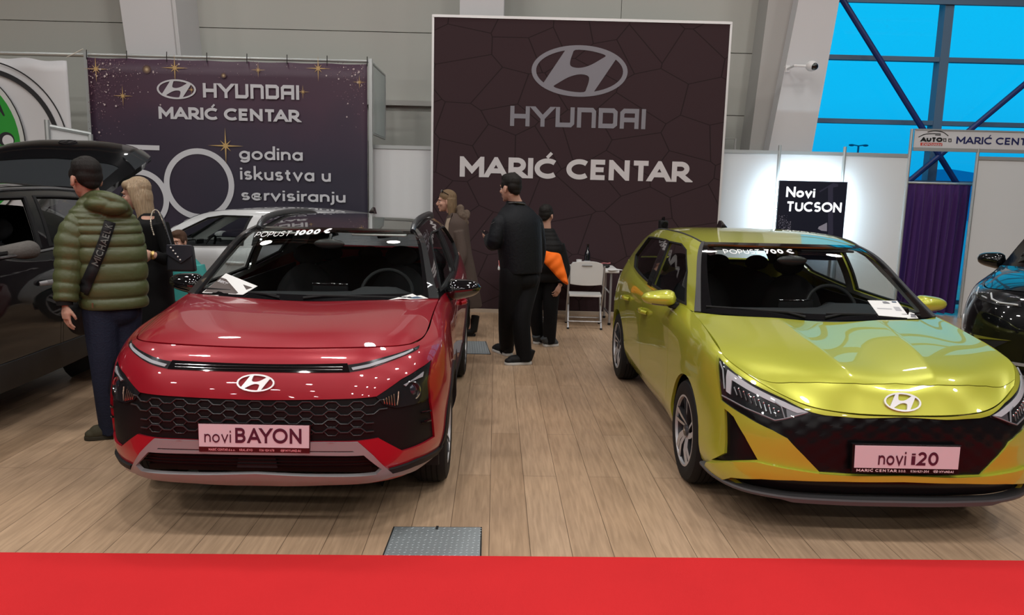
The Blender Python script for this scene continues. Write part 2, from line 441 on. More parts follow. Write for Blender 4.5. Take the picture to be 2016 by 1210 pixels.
# ------------------------------------------------------------------ lettering: geometric sans drawn with constant-width strokes
def _arc(cx, cy, rx, ry, a0, a1, n=14):
    return [(cx + rx * math.cos(math.radians(a0 + (a1 - a0) * i / n)), cy + ry * math.sin(math.radians(a0 + (a1 - a0) * i / n))) for i in range(n + 1)]
_O = lambda w, h=1.0, y=0: [_arc(w / 2, y + h / 2, w / 2, h / 2, 0, 360, 32)]
GL = {
 'A': (.84, [[(0, 0), (.42, 1), (.84, 0)], [(.17, .27), (.67, .27)]]), 'B': (.62, [[(0, 0), (0, 1)], [(0, 1), (.3, 1)] + _arc(.32, .76, .25, .24, 90, -90) + [(0, .52)], [(0, .52), (.32, .52)] + _arc(.34, .26, .28, .26, 90, -90) + [(0, 0)]]),
 'C': (.84, [_arc(.5, .5, .5, .5, 48, 312, 26)]), 'D': (.8, [[(0, 0), (0, 1)], [(0, 1), (.3, 1)] + _arc(.3, .5, .5, .5, 90, -90, 20) + [(0, 0)]]),
 'E': (.56, [[(.56, 1), (0, 1), (0, 0), (.56, 0)], [(0, .51), (.5, .51)]]), 'G': (.92, [_arc(.5, .5, .5, .5, 48, 360, 28) + [(.55, .5)]]),
 'H': (.72, [[(0, 0), (0, 1)], [(.72, 0), (.72, 1)], [(0, .5), (.72, .5)]]), 'I': (0, [[(0, 0), (0, 1)]]),
 'J': (.45, [[(.45, 1), (.45, .3)] + _arc(.2, .25, .25, .25, 0, -150)]), 'K': (.64, [[(0, 0), (0, 1)], [(.62, 1), (.02, .42)], [(.22, .6), (.66, 0)]]),
 'L': (.5, [[(0, 1), (0, 0), (.5, 0)]]), 'M': (.92, [[(0, 0), (0, 1), (.46, .28), (.92, 1), (.92, 0)]]), 'N': (.74, [[(0, 0), (0, 1), (.74, 0), (.74, 1)]]),
 'O': (1.0, _O(1.0)), 'P': (.6, [[(0, 0), (0, 1)], [(0, 1), (.3, 1)] + _arc(.3, .68, .3, .32, 90, -90) + [(0, .36)]]),
 'R': (.62, [[(0, 0), (0, 1)], [(0, 1), (.3, 1)] + _arc(.3, .69, .29, .31, 90, -90) + [(0, .38)], [(.24, .38), (.6, 0)]]),
 'S': (.58, [_arc(.3, .755, .27, .245, 35, 270, 16) + _arc(.29, .255, .29, .255, 90, -145, 16)]), 'T': (.7, [[(0, 1), (.7, 1)], [(.35, 1), (.35, 0)]]),
 'U': (.68, [[(0, 1), (0, .34)] + _arc(.34, .34, .34, .34, 180, 360, 16) + [(.68, 1)]]), 'V': (.8, [[(0, 1), (.4, 0), (.8, 1)]]),
 'X': (.7, [[(0, 0), (.7, 1)], [(0, 1), (.7, 0)]]), 'Y': (.76, [[(0, 1), (.38, .44), (.76, 1)], [(.38, .46), (.38, 0)]]),
 'a': (.54, [_arc(.27, .27, .27, .29, 0, 360, 22), [(.54, .58), (.54, -.04)]]), 'd': (.56, [_arc(.28, .27, .28, .29, 0, 360, 22), [(.56, 1.04), (.56, -.04)]]),
 'c': (.48, [_arc(.28, .27, .28, .29, 50, 310, 18)]), 'e': (.56, [[(0, .28), (.56, .28)] + _arc(.28, .27, .28, .29, 0, 318, 22)]),
 'g': (.56, [_arc(.28, .27, .28, .29, 0, 360, 22), [(.56, .58), (.56, -.04)] + _arc(.28, -.04, .28, .24, 0, -150, 12)]),
 'h': (.48, [[(0, 1.04), (0, -.04)], [(0, .3)] + _arc(.24, .32, .24, .24, 180, 0) + [(.48, -.04)]]),
 'i': (0, [[(0, -.04), (0, .58)], [(0, .76), (0, .92)]]), 'j': (.05, [[(.05, .58), (.05, -.12)] + _arc(-.1, -.12, .15, .15, 0, -100, 8), [(.05, .76), (.05, .92)]]),
 'k': (.48, [[(0, 1.04), (0, -.04)], [(.46, .56), (.02, .2)], [(.17, .32), (.5, -.04)]]), 'l': (0, [[(0, 1.04), (0, -.04)]]),
 'n': (.48, [[(0, .58), (0, -.04)], [(0, .3)] + _arc(.24, .32, .24, .24, 180, 0) + [(.48, -.04)]]), 'o': (.58, _O(.58, .58, -.02)),
 'p': (.56, [_arc(.28, .27, .28, .29, 0, 360, 22), [(0, .58), (0, -.3)]]), 'r': (.3, [[(0, .58), (0, -.04)], [(0, .28)] + _arc(.26, .3, .26, .26, 180, 80, 10)]),
 's': (.42, [_arc(.21, .42, .19, .145, 30, 270, 14) + _arc(.21, .135, .21, .145, 90, -150, 14)]), 't': (.32, [[(.13, .8), (.13, .2)] + _arc(.29, .14, .16, .16, 180, 280, 8), [(-.04, .54), (.32, .54)]]),
 'u': (.48, [[(0, .58), (0, .22)] + _arc(.24, .22, .24, .24, 180, 360) + [(.48, .58)], [(.48, .58), (.48, -.04)]]), 'v': (.54, [[(0, .58), (.27, -.02), (.54, .58)]]),
 '0': (.64, [_arc(.32, .5, .32, .5, 0, 360, 30)]), '1': (.24, [[(0, .84), (.24, 1), (.24, 0)]]), '2': (.56, [_arc(.27, .71, .27, .29, 160, -35, 16) + [(0, 0), (.58, 0)]]),
 '3': (.54, [_arc(.25, .75, .25, .25, 140, -80, 14), _arc(.25, .26, .29, .27, 85, -140, 14)]), '4': (.62, [[(.46, 0), (.46, 1), (0, .26), (.62, .26)]]),
 '5': (.56, [[(.5, 1), (.08, 1), (.05, .56)] + _arc(.26, .32, .3, .32, 120, -140, 16)]), '6': (.58, [[(.4, 1), (.06, .48)], _arc(.29, .3, .29, .3, 0, 360, 22)]),
 '7': (.56, [[(0, 1), (.56, 1), (.16, 0)]]), '8': (.56, [_arc(.28, .75, .24, .24, 0, 360, 20), _arc(.28, .26, .28, .26, 0, 360, 22)]), '9': (.58, [[(.18, 0), (.52, .52)], _arc(.29, .7, .29, .3, 0, 360, 22)]),
 '-': (.3, [[(0, .42), (.3, .42)]]), '/': (.4, [[(0, -.05), (.4, 1.05)]]), '.': (.02, [[(0, -.04), (0, .1)]]), '€': (.86, [_arc(.60, .5, .44, .5, 50, 310, 22), [(-.12, .63), (.60, .63)], [(-.12, .39), (.56, .39)]]),
}
GL['Ć'] = (GL['C'][0], GL['C'][1] + [[(.46, 1.20), (.68, 1.52)]])
# squared wordmark letters
WM = {'H': (.86, [[(0, 0), (0, 1)], [(.86, 0), (.86, 1)], [(0, .5), (.86, .5)]]), 'Y': (.92, [[(0, 1), (.46, .42), (.92, 1)], [(.46, .46), (.46, 0)]]),
      'U': (.82, [[(0, 1), (0, 0), (.72, 0), (.82, .12), (.82, 1)]]), 'N': (.82, [[(0, 0), (0, 1), (.72, 1), (.82, .88), (.82, 0)]]),
      'D': (.82, [[(0, 0), (0, 1)], [(0, 1), (.7, 1), (.82, .88), (.82, .12), (.7, 0), (0, 0)]]), 'A': (.82, [[(0, 0), (0, .86), (.12, 1), (.82, 1), (.82, 0)], [(0, .42), (.82, .42)]]), 'I': (0, [[(0, 0), (0, 1)]])}
def stroke(pts, w, ext=(0.0, 0.0)):
    """ribbon of half-width w along a polyline with mitred corners"""
    P = [np.array(p, float) for p in pts]; Q = [P[0]]
    for p in P[1:]:
        if np.linalg.norm(p - Q[-1]) > 1e-4: Q.append(p)
    closed = len(Q) > 3 and np.linalg.norm(Q[0] - Q[-1]) < 1e-3
    if closed: Q = Q[:-1]
    elif len(Q) > 1:
        if ext[0]: d = Q[0] - Q[1]; Q[0] = Q[0] + d / np.linalg.norm(d) * ext[0]
        if ext[1]: d = Q[-1] - Q[-2]; Q[-1] = Q[-1] + d / np.linalg.norm(d) * ext[1]
    n = len(Q); L = []; R = []
    for i in range(n):
        a = Q[i - 1] if (closed or i > 0) else None; b = Q[(i + 1) % n] if (closed or i < n - 1) else None
        d1 = (Q[i] - a) / np.linalg.norm(Q[i] - a) if a is not None else None
        d2 = (b - Q[i]) / np.linalg.norm(b - Q[i]) if b is not None else None
        if d1 is None: d1 = d2
        if d2 is None: d2 = d1
        t = d1 + d2; ln = np.linalg.norm(t)
        t = t / ln if ln > 1e-6 else d1
        nn = np.array([-t[1], t[0]]); k = w / max(.30, nn.dot(np.array([-d2[1], d2[0]])))
        L.append(Q[i] + nn * k); R.append(Q[i] - nn * k)
    fs = []
    for i in range(n if closed else n - 1):
        j = (i + 1) % n; fs.append((i + n, j + n, j, i))
    return L + R, fs, closed, n
def clip_y(poly, y, up):
    out = []
    for i in range(len(poly)):
        a, b = poly[i], poly[(i + 1) % len(poly)]; ia = (a[1] >= y) == up or abs(a[1] - y) < 1e-9; ib = (b[1] >= y) == up or abs(b[1] - y) < 1e-9
        if ia: out.append(a)
        if ia != ib: t = (y - a[1]) / (b[1] - a[1]); out.append((a[0] + (b[0] - a[0]) * t, y))
    return out
KERN = {'rv': .13, 'ra': .12, 'TA': .20, 'AR': .02, 'AY': .22, 'YO': .10, 'MA': .05, 'UT': .02, 'TO': .06, 'LJ': 0, 'XP': 0, 'vi': 0}
def text_strokes(txt, h, weight=.09, gap=.16, table=GL, space=.34):
    """2d strokes of a line of lettering, height h, from x=0; list of (points, end extensions, clip), width"""
    w = weight; x = 0; out = []; prev = ''
    for ch in txt:
        if ch == ' ': x += space; prev = ' '; continue
        x -= KERN.get(prev + ch, 0); prev = ch
        wd, st = table[ch]; x += w
        for s in st:
            e = []
            for a, b in ((s[0], s[1]), (s[-1], s[-2])):
                steep = abs(a[1] - b[1]) > .25 * math.hypot(a[0] - b[0], a[1] - b[1])
                e.append((2.4 * w if a[1] in (0, 1) else (.55 * w if a[1] in (-.04, .58, 1.04) else 0)) * h if steep and len(s) < 9 else 0)
            out.append(([((x + p[0]) * h, (p[1] * (1 - 2 * w) + w) * h) for p in s], e, ch.isupper() and max(p[1] for p in s) < 1.1 or ch.isdigit(), .62 if max(p[1] for p in s) > 1.3 else (.42 if ch == '€' and len(s) == 2 else 1.0)))
        x += wd + w + gap
    return out, max(.01, (x - gap)) * h
def lettering(mb, txt, M, h, weight=.09, gap=.14, width=None, align='c', depth=.002, table=GL, space=.36, slant=0.0, mi=0, fn=None):
    """raised lettering on the plane of M (x along the line, y up, z out of the face); fn bends it onto a skin"""
    st, wd = text_strokes(txt, h, weight, gap, table, space)
    sx = width / wd if width else 1.0; wd *= sx
    x0 = {'c': -wd / 2, 'l': 0, 'r': -wd}[align]
    for k, (s, e, cl, wf) in enumerate(st):
        vs, fs, closed, n = stroke(s, weight * h * wf, e)
        z = depth + (k % 3) * min(.0004, depth * .2 + .0001)
        T = (lambda p: fn(p[0], p[1], z)) if fn else (lambda p: M @ Vector((p[0], p[1], z)))
        for f in fs:
            q = [tuple(vs[i]) for i in f]
            if cl: q = clip_y(clip_y(q, 0, True), h, False)
            if len(q) >= 3: mb.add([T(((p[0] + slant * p[1]) * sx + x0, p[1])) for p in q], [tuple(range(len(q)))], mi)
    return wd

def emblem(mb, M, rx, ry, depth=.004, mi=0, fn=None):
    """oval ring with a slanted two-stroke letter inside"""
    ell = lambda a, b, n=56: [(a * math.cos(2 * PI * i / n), b * math.sin(2 * PI * i / n)) for i in range(n)]
    arc = lambda a0, a1, n=16: [(.905 * math.cos(math.radians(a0 + (a1 - a0) * i / n)), .835 * math.sin(math.radians(a0 + (a1 - a0) * i / n))) for i in range(n + 1)]
    left = arc(110.5, 215)
    top = catmull([(-.10, .815), (.17, .80), (.40, .715), (.53, .62), (.45, .50), (.24, .26), (.066, .145), (-.073, .125), (-.185, .19), (-.203, .35), (-.16, .643)], 3, True)
    holes = [left, top, [(-p[0], -p[1]) for p in left], [(-p[0], -p[1]) for p in top]]
    sc = lambda P: [(p[0] * rx, p[1] * ry) for p in P]
    k = len(mb.v); mb.prism(sc(ell(1, 1)), 0, depth, None if fn else M, mi, [sc(h) for h in holes])
    if fn: mb.v[k:] = [tuple(fn(*p)) for p in mb.v[k:]]
def face_on(origin, out, up=(0, 0, 1)):
    """matrix of a face: x to the viewer's right, y up, z out of the face"""
    z = Vector(out).normalized(); x = Vector(up).cross(z).normalized(); y = z.cross(x); o = Vector(origin)
    return Matrix(((x.x, y.x, z.x, o.x), (x.y, y.y, z.y, o.y), (x.z, y.z, z.z, o.z), (0, 0, 0, 1)))

# ================================================================== cars
BLACKP = lambda: mat('black_plastic', (.013, .013, .014), .62, bump=.15, bscale=400)
GLOSSK = lambda: mat('gloss_black', (.006, .006, .007), .06, coat=1.0)
RUBBER = lambda: mat('tyre_rubber', (.012, .012, .013), .72)
CHROME = lambda: mat('chrome', (.82, .83, .85), .12, 1.0)
SATIN = lambda: mat('satin_silver', (.30, .30, .31), .45, .35)
INTER = lambda: mat('car_interior', (.028, .029, .032), .75)
TRIMGREY = lambda: mat('pillar_lining', (.62, .64, .62), .8)
WHITE = lambda: mat('white_plastic', (.78, .78, .77), .4)
LENS = lambda: glass_mat('lamp_lens', (.86, .88, .9), 1.5)
GLASS = lambda: glass_mat('car_glass', (.84, .88, .87), 1.52)
TINT = lambda: glass_mat('tinted_glass', (.22, .23, .24), 1.52)

class Car:
    def __init__(s, X, Y, a, name, label, cat='car', flip=1):
        s.root = thing(name, label, cat, (X, Y, 0), a)
        s.Mi = (Matrix.Translation((X, Y, 0)) @ Matrix.Rotation(a, 4, 'Z')).inverted()
        s.o = s.Mi @ CAMPOS; s.flip = flip
    def ray(s, u, v):
        return s.Mi.to_3x3() @ pix(u, v)
    def hit(s, net, u, v, side=1):
        d = s.ray(u, v); o = s.o
        if side < 0: d = Vector((-d.x, d.y, d.z)); o = Vector((-o.x, o.y, o.z))
        return net.hit(o, d, True)
    def hits(s, net, P, side=1): return [s.hit(net, p[0], p[1], side) for p in P]
    def at(s, u, v, ax, val):
        d = s.ray(u, v); i = 'xyz'.index(ax); return s.o + d * ((val - s.o[i]) / d[i])

def arch_uv(net, yc, zc, r, n=26):
    """uv outline of a wheel opening, open at the bottom edge of the skin"""
    P = []
    for i in range(n + 1):
        a = math.radians(-38 + 256 * i / n); y = yc + r * math.cos(a); z = zc + r * math.sin(a)
        p, nn, f, t = (net.bvh or net.mkbvh() or net.bvh).ray_cast(Vector((3, y, z)), Vector((-1, 0, 0)))
        if p is not None: P.append(net.locate(p, f))
    return [(P[0][0], 0.0)] + P + [(P[-1][0], 0.0)]

def wheel(parent, x, y, r=.312, w=.20, style='turbine', steer=0.0, rim_r=.205):
    """tyre with rim, hub cap and disc; the axle lies along x, outer face away from the car"""
    sg = 1 if x > 0 else -1
    M = Matrix.Translation((x, y, r)) @ Matrix.Rotation(steer, 4, 'Z') @ Matrix(((0, 0, sg, 0), (sg, 0, 0, 0), (0, 1, 0, 0), (0, 0, 0, 1)))
    h = w / 2; t = MB()
    t.lathe([(rim_r - .01, -h * .86), (rim_r + .012, -h * .97), (r - .05, -h), (r - .018, -h * .9), (r - .004, -h * .68), (r, -h * .3), (r, h * .3), (r - .004, h * .68), (r - .018, h * .9), (r - .05, h), (rim_r + .012, h * .97), (rim_r - .01, h * .86)], 56, 0, M)
    for q in (-.45, -.15, .15, .45):
        t.lathe([(r + .0006, h * q - .004), (r + .0006, h * q + .004)], 56, 1, M)
    ty = t.build('wheel', [RUBBER(), mat('tread_groove', (.004, .004, .004), .9)], parent)
    b = MB()
    b.lathe([(rim_r + .002, h * .86), (rim_r + .004, h * .93), (rim_r - .006, h * .93), (rim_r - .02, h * .55), (rim_r - .03, -h * .5), (.05, -h * .5)], 48, 0, M)
    if style == 'turbine':
        for k in range(5):
            for off, tw, w0, w1 in ((0.0, .42, .030, .040), (.50, .26, .020, .026)):
                V = []; m = 6
                for i in range(m + 1):
                    q = i / m; rr = .030 + (rim_r - .036) * q; aa = 2 * PI * k / 5 + off + tw * q - .2; ww = (w0 + (w1 - w0) * q) / 2; zf = h * (.72 + .22 * min(1, q * 2.2))
                    er, et = np.array((math.cos(aa), math.sin(aa))), np.array((-math.sin(aa), math.cos(aa)))
                    for e, dz in ((-1, 0), (1, -.006), (1, -.030), (-1, -.030)):
                        p = er * rr + et * (e * ww); V.append(M @ Vector((p[0], p[1], zf + dz)))
                for i in range(m):
                    for c in range(4):
                        b.add([V[i * 4 + c], V[i * 4 + (c + 1) % 4], V[i * 4 + 4 + (c + 1) % 4], V[i * 4 + 4 + c]], [(0, 1, 2, 3)], 1 if c == 0 else 2)
        b.lathe([(rim_r - .012, h * .80), (rim_r - .008, h * .945), (rim_r + .003, h * .945)], 48, 1, M)
    else:
        for k in range(10):
            a = 2 * PI * k / 10 + (.09 if k % 2 else -.09)
            vs = []
            for z in (h * .9, h * .6):
                for rr, ww in ((.04, .014), (rim_r - .008, .017)):
                    for e in (-1, 1):
                        c, s_ = math.cos(a), math.sin(a); vs.append(M @ Vector((rr * c - e * ww * s_, rr * s_ + e * ww * c, z - (.015 if rr < .1 else 0))))
            b.hexa([vs[i] for i in (4, 5, 7, 6, 0, 1, 3, 2)], 1)
    b.lathe([(rim_r - .035, -h * .2), (.06, -h * .2), (.055, h * .1), (.0, h * .1)], 32, 3, M)
    b.build('rim', [mat('rim_barrel', (.05, .05, .055), .4, .6), mat('rim_silver', (.50, .50, .52), .45, .45), mat('rim_dark', (.07, .07, .075), .35, .7), mat('brake_disc', (.09, .09, .09), .45, .8)], ty)
    c = MB(); c.lathe([(.034, h * .70), (.034, h * .86), (.028, h * .9), (0, h * .9)], 24, 0, M)
    emblem(c, M @ Matrix.Translation((0, 0, h * .9)), .02, .011, .002, 1)
    c.build('hub_cap', [mat('hub_grey', (.12, .12, .13), .35, .7), CHROME()], ty)
    return ty

def greenhouse(car, SG, ws_rows, roof_rows, rear_rows, win_f, win_r, paint, roofm, pillar_m, frit=.055, glass=None, strip=0, rearg=None):
    """pillars, glass, roof, lining. SG: net of the side from beltline to roof edge"""
    R = car.root; g = glass or GLASS()
    wf = [SG.side(*p) for p in win_f]; wr = [SG.side(*p) for p in win_r]
    full = [(0, 0), (SG.u1, 0), (SG.u1, SG.v1), (0, SG.v1)]
    for sg in (1, -1):
        f = MB(); patch(f, SG, full, [wf, wr], 0, .03, .04, False, sg); fr = f.build('window_frame', pillar_m, R)
        for P, nm in ((wf, 'front_side_window'), (wr, 'rear_side_window')):
            b = MB(); patch(b, SG, P, [], -.012, 0, .06, False, sg); b.build('side_window', g if nm[0] == 'f' else TINT(), R)
            A = np.array(P); c = A.mean(0); e = [tuple(c + (p - c) * 1.03) for p in A]; i_ = [tuple(c + (p - c) * .955) for p in A]
            b = MB(); patch(b, SG, e, [i_], .004, .016, .06, False, sg); b.build('window_seal', BLACKP(), fr)
        # grey lining seen from inside
        b = MB(); patch(b, SG, full, [wf, wr], -.032, 0, .05, False, sg)
        b.f = [q[::-1] for q in b.f]; b.build('pillar_lining', TRIMGREY(), fr)
    WS = Net(ws_rows, fair=True); full = [(0, 0), (WS.u1, 0), (WS.u1, WS.v1), (0, WS.v1)]
    b = MB(); patch(b, WS, full, [], .0, 0, .05); ws = b.build('windshield', g, R, merge=1e-5)
    inn = [(0, .055), (WS.u1 - frit * 1.3, .060), (WS.u1 - frit * 1.15, .085), (WS.u1 - frit, WS.v1 * .5), (WS.u1 - frit * .8, WS.v1 - frit * .6), (0, WS.v1 - frit * .8)]
    b = MB(); patch(b, WS, full, [inn], .0015, 0, .05); b.build('windshield_border', GLOSSK(), ws, merge=1e-5)
    if strip:
        for sg in (1, -1):
            b = MB(); patch(b, WS, [(WS.u1 - strip, 0), (WS.u1, 0), (WS.u1, WS.v1), (WS.u1 - strip * .62, WS.v1)], [], .011, .02, .05, False, sg); b.build('pillar_moulding', mat('pillar_gloss', (.10, .105, .11), .12, .7, 1.0), ws)
    RF = Net(roof_rows, fair=True)
    b = MB(); patch(b, RF, [(0, 0), (RF.u1, 0), (RF.u1, RF.v1), (0, RF.v1)], [], 0, .03, .05); b.build('roof', roofm, R, merge=1e-5)
    b = MB(); patch(b, RF, [(0, .01), (RF.u1, .01), (RF.u1, RF.v1), (0, RF.v1)], [], -.035, 0, .08); b.f = [q[::-1] for q in b.f]; b.build('headliner', TRIMGREY(), R, merge=1e-5)
    RR = Net(rear_rows, flip=False); full = [(0, 0), (RR.u1, 0), (RR.u1, RR.v1), (0, RR.v1)]
    hole = [(0, .05), (RR.u1 * .84, .06), (RR.u1 * .86, RR.v1 * .9), (0, RR.v1 * .92)]
    b = MB(); patch(b, RR, full, [hole], 0, .02, .06); tg = b.build('tailgate', paint, R, merge=1e-5)
    b = MB(); patch(b, RR, full, [hole], -.025, 0, .08); b.f = [q[::-1] for q in b.f]; b.build('tailgate_lining', INTER(), tg)
    b = MB(); patch(b, RR, hole, [], -.006, 0, .08); b.build('rear_window', rearg or TINT(), tg)
    return WS, RF, SG

def seat(parent, x, y, z=.45, w=.5, hz=1.18, recl=.32, name='front_seat'):
    """cushion, backrest and headrest on two rods"""
    m = mat('seat_fabric', (.02, .02, .022), .85, bump=.2, bscale=300)
    b = MB()
    b.ellipsoid((x, y, z), (w / 2, .27, .09), 20, 12)
    k = len(b.v); b.ellipsoid((0, 0, 0), (w / 2, .075, .34), 20, 14)
    b.xf(Matrix.Translation((x, y + .33, z + .34)) @ Matrix.Rotation(-recl, 4, 'X'), k)
    o = b.build(name, m, parent)
    h = MB(); k = 0; h.ellipsoid((0, 0, 0), (.13, .05, .085), 18, 12)
    h.xf(Matrix.Translation((x, y + .33 + .42 * math.sin(recl) + .02, hz)) @ Matrix.Rotation(-recl, 4, 'X'))
    hh = h.build('headrest', m, o)
    r = MB()
    for e in (-.05, .05): r.tube([(x + e, y + .33 + .28 * math.sin(recl), hz - .2), (x + e, y + .33 + .42 * math.sin(recl) + .02, hz - .04)], .006, 8)
    r.build('headrest_rods', CHROME(), hh)

def cabin(car, ybase, zbelt, xin=.70, yrear=2.75, wheel_x=.36, zdash=None, seats=True, yd=.30):
    R = car.root; zd = zdash or zbelt - .03
    b = MB()   # dashboard with hood over the instruments
    sec = [(yd, zd - .015), (yd + .10, zd), (yd + .26, zd + .005), (yd + .40, zd - .01), (yd + .47, zd - .05), (yd + .48, zd - .14), (yd + .40, zd - .3), (yd + .36, zd - .55)]
    xs = [(-xin, -.02, .04), (-.4, 0, 0), (0, .005, 0), (.18, .012, 0), (.26, .045, 0), (.46, .045, 0), (.55, .01, 0), (xin, -.02, .04)]
    V = []; n = len(sec)
    for x, dz, dy in xs:
        for i, (y, z) in enumerate(sec):
            k = 1 if 2 <= i <= 4 else (.3 if i == 1 else 0); V.append((x, y + dy - (.03 if dz > .03 and i > 3 else 0), z + dz * k))
    b.add(V, [(i * n + j, i * n + j + 1, (i + 1) * n + j + 1, (i + 1) * n + j) for i in range(len(xs) - 1) for j in range(n - 1)])
    d = b.build('dashboard', INTER(), R, ang=50)
    if seats:
        b = MB(); b.box((-.1, yd + .375, zd - .03), (.14, yd + .395, zd + .055)); b.build('touchscreen', GLOSSK(), d, bevel=.006)
    w = MB(); M = Matrix.Translation((wheel_x, yd + .60, zd - .04)) @ Matrix.Rotation(math.radians(64), 4, 'X')
    w.tube([M @ Vector((.18 * math.cos(2 * PI * i / 36), .18 * math.sin(2 * PI * i / 36), 0)) for i in range(36)], .014, 10, closed=True)
    k = len(w.v); w.ellipsoid((0, 0, -.01), (.075, .06, .03), 16, 10); w.xf(M, k)
    for a in (0, PI, -PI / 2):
        w.tube([M @ Vector((.05 * math.cos(a), .05 * math.sin(a), -.005)), M @ Vector((.175 * math.cos(a), .175 * math.sin(a), 0))], .014, 8, flat=.5)
    w.tube([M @ Vector((0, 0, -.03)), (wheel_x, yd + .38, zd - .12)], .035, 12)
    w.build('steering_wheel', mat('wheel_leather', (.018, .018, .019), .5), R)
    if seats:
        for x in (-.37, .37): seat(R, x, 1.28)
        b = MB(); b.ellipsoid((0, 2.02, .5), (.64, .26, .09), 20, 10); k = len(b.v); b.ellipsoid((0, 0, 0), (.64, .09, .34), 24, 12)
        b.xf(Matrix.Translation((0, 2.38, .8)) @ Matrix.Rotation(-.35, 4, 'X'), k); o = b.build('rear_seat', mat('seat_fabric', (.02,) * 3), R)
        for x in (-.36, 0, .36):
            h = MB(); h.ellipsoid((x, 2.50, 1.13), (.11, .045, .07), 16, 10); h.build('headrest', mat('seat_fabric', (.02,) * 3), o)
    b = MB()  # tub: floor, inner door faces, bulkheads
    b.box((-.72, .2, .2), (.72, yrear + .2, .24))
    for e in (-1, 1): b.box((e * .735, .30, .22), (e * .752, yrear, zbelt - .02))
    b.box((-.74, .24, .2), (.74, .26, zbelt - .1)); b.box((-.74, yrear + .15, .2), (.74, yrear + .17, zbelt - .02)); b.box((-.7, 2.55, zbelt - .1), (.7, yrear + .15, zbelt - .08))
    b.build('cabin_lining', INTER(), R, smooth=False)

def mirror(car, sg, base, size, mat_cap, mat_low, droop=.0, yaw=.12, tip=None):
    """door mirror on its arm, back of the shell towards the nose"""
    x, y, z = base; L, dpt, hgt = size
    b = MB(); n = 14; rows = []
    for i in range(n + 1):
        t = i / n; r = (1 - abs(2 * t - 1.0) ** 4.2) ** .48 if 0 < t < 1 else .0
        r = max(r, .02); taper = 1 - .42 * t ** 1.6
        rows.append((t * L, r * taper))
    V = []; m = 18
    for t, r in rows:
        for k in range(m):
            a = 2 * PI * k / m; c, s_ = math.cos(a), math.sin(a)
            V.append((t, -dpt * .5 * r * (c if c > 0 else c * .35), hgt * .5 * r * s_ + .01 * (t / L) ))
    fs = [(i * m + k, i * m + (k + 1) % m, (i + 1) * m + (k + 1) % m, (i + 1) * m + k) for i in range(n) for k in range(m)]
    mi = [1 if (V[f[0]][2] + V[f[2]][2]) / 2 < -hgt * .22 else 0 for f in fs]
    k0 = len(b.v); b.add(V, fs); b.m = mi
    M = Matrix.Translation((x + .045, y, z)) @ Matrix.Rotation(yaw, 4, 'Z') @ Matrix.Rotation(-droop, 4, 'Y')
    b.xf(M)
    if sg < 0: b.v = [(-p[0], p[1], p[2]) for p in b.v]; b.f = [f[::-1] for f in b.f]
    o = b.build('door_mirror', [mat_cap, mat_low], car.root)
    a = MB(); X = lambda p: (sg * p[0], p[1], p[2])
    a.hexa([X((x - .06, y - .05, z - .09)), X((x + .10, y - .03, z - .065)), X((x + .10, y + .04, z - .065)), X((x - .06, y + .05, z - .09)),
            X((x - .06, y - .04, z - .03)), X((x + .12, y - .03, z - .025)), X((x + .12, y + .04, z - .025)), X((x - .06, y + .04, z - .03))])
    a.build('mirror_arm', BLACKP(), o, bevel=.01)
    gl = MB(); k = 0
    gl.ellipsoid((0, 0, 0), (L * .40, .004, hgt * .36), 20, 10); gl.xf(M @ Matrix.Translation((L * .48, dpt * .16, 0)))
    if sg < 0: gl.v = [(-p[0], p[1], p[2]) for p in gl.v]; gl.f = [f[::-1] for f in gl.f]
    gl.build('mirror_glass', CHROME(), o)
    return o

def handle(car, net, y, z, paint, sg):
    """bar handle over a scooped cup in the door skin"""
    uv = net.side(y, z); p = Vector(net.ev(*uv)[0]); n = Vector(net.nrm(*uv)[0])
    X = lambda q: (sg * q[0], q[1], q[2])
    b = MB(); b.tube([X(p + n * .005 + Vector((0, -.10, 0))), X(p + n * .035 + Vector((0, -.07, .003))), X(p + n * .04), X(p + n * .035 + Vector((0, .07, -.003))), X(p + n * .005 + Vector((0, .10, 0)))], [.012, .014, .015, .014, .012], 10, flat=1.2)
    return b

def wipers(car, pts):
    for a, b, c in pts:
        w = MB(); w.tube([a, b], [.009, .006], 8); w.tube([b + (c - b) * -.2, b, c], [.004, .007, .005], 8, flat=1.3)
        w.build('wiper', BLACKP(), car.root)

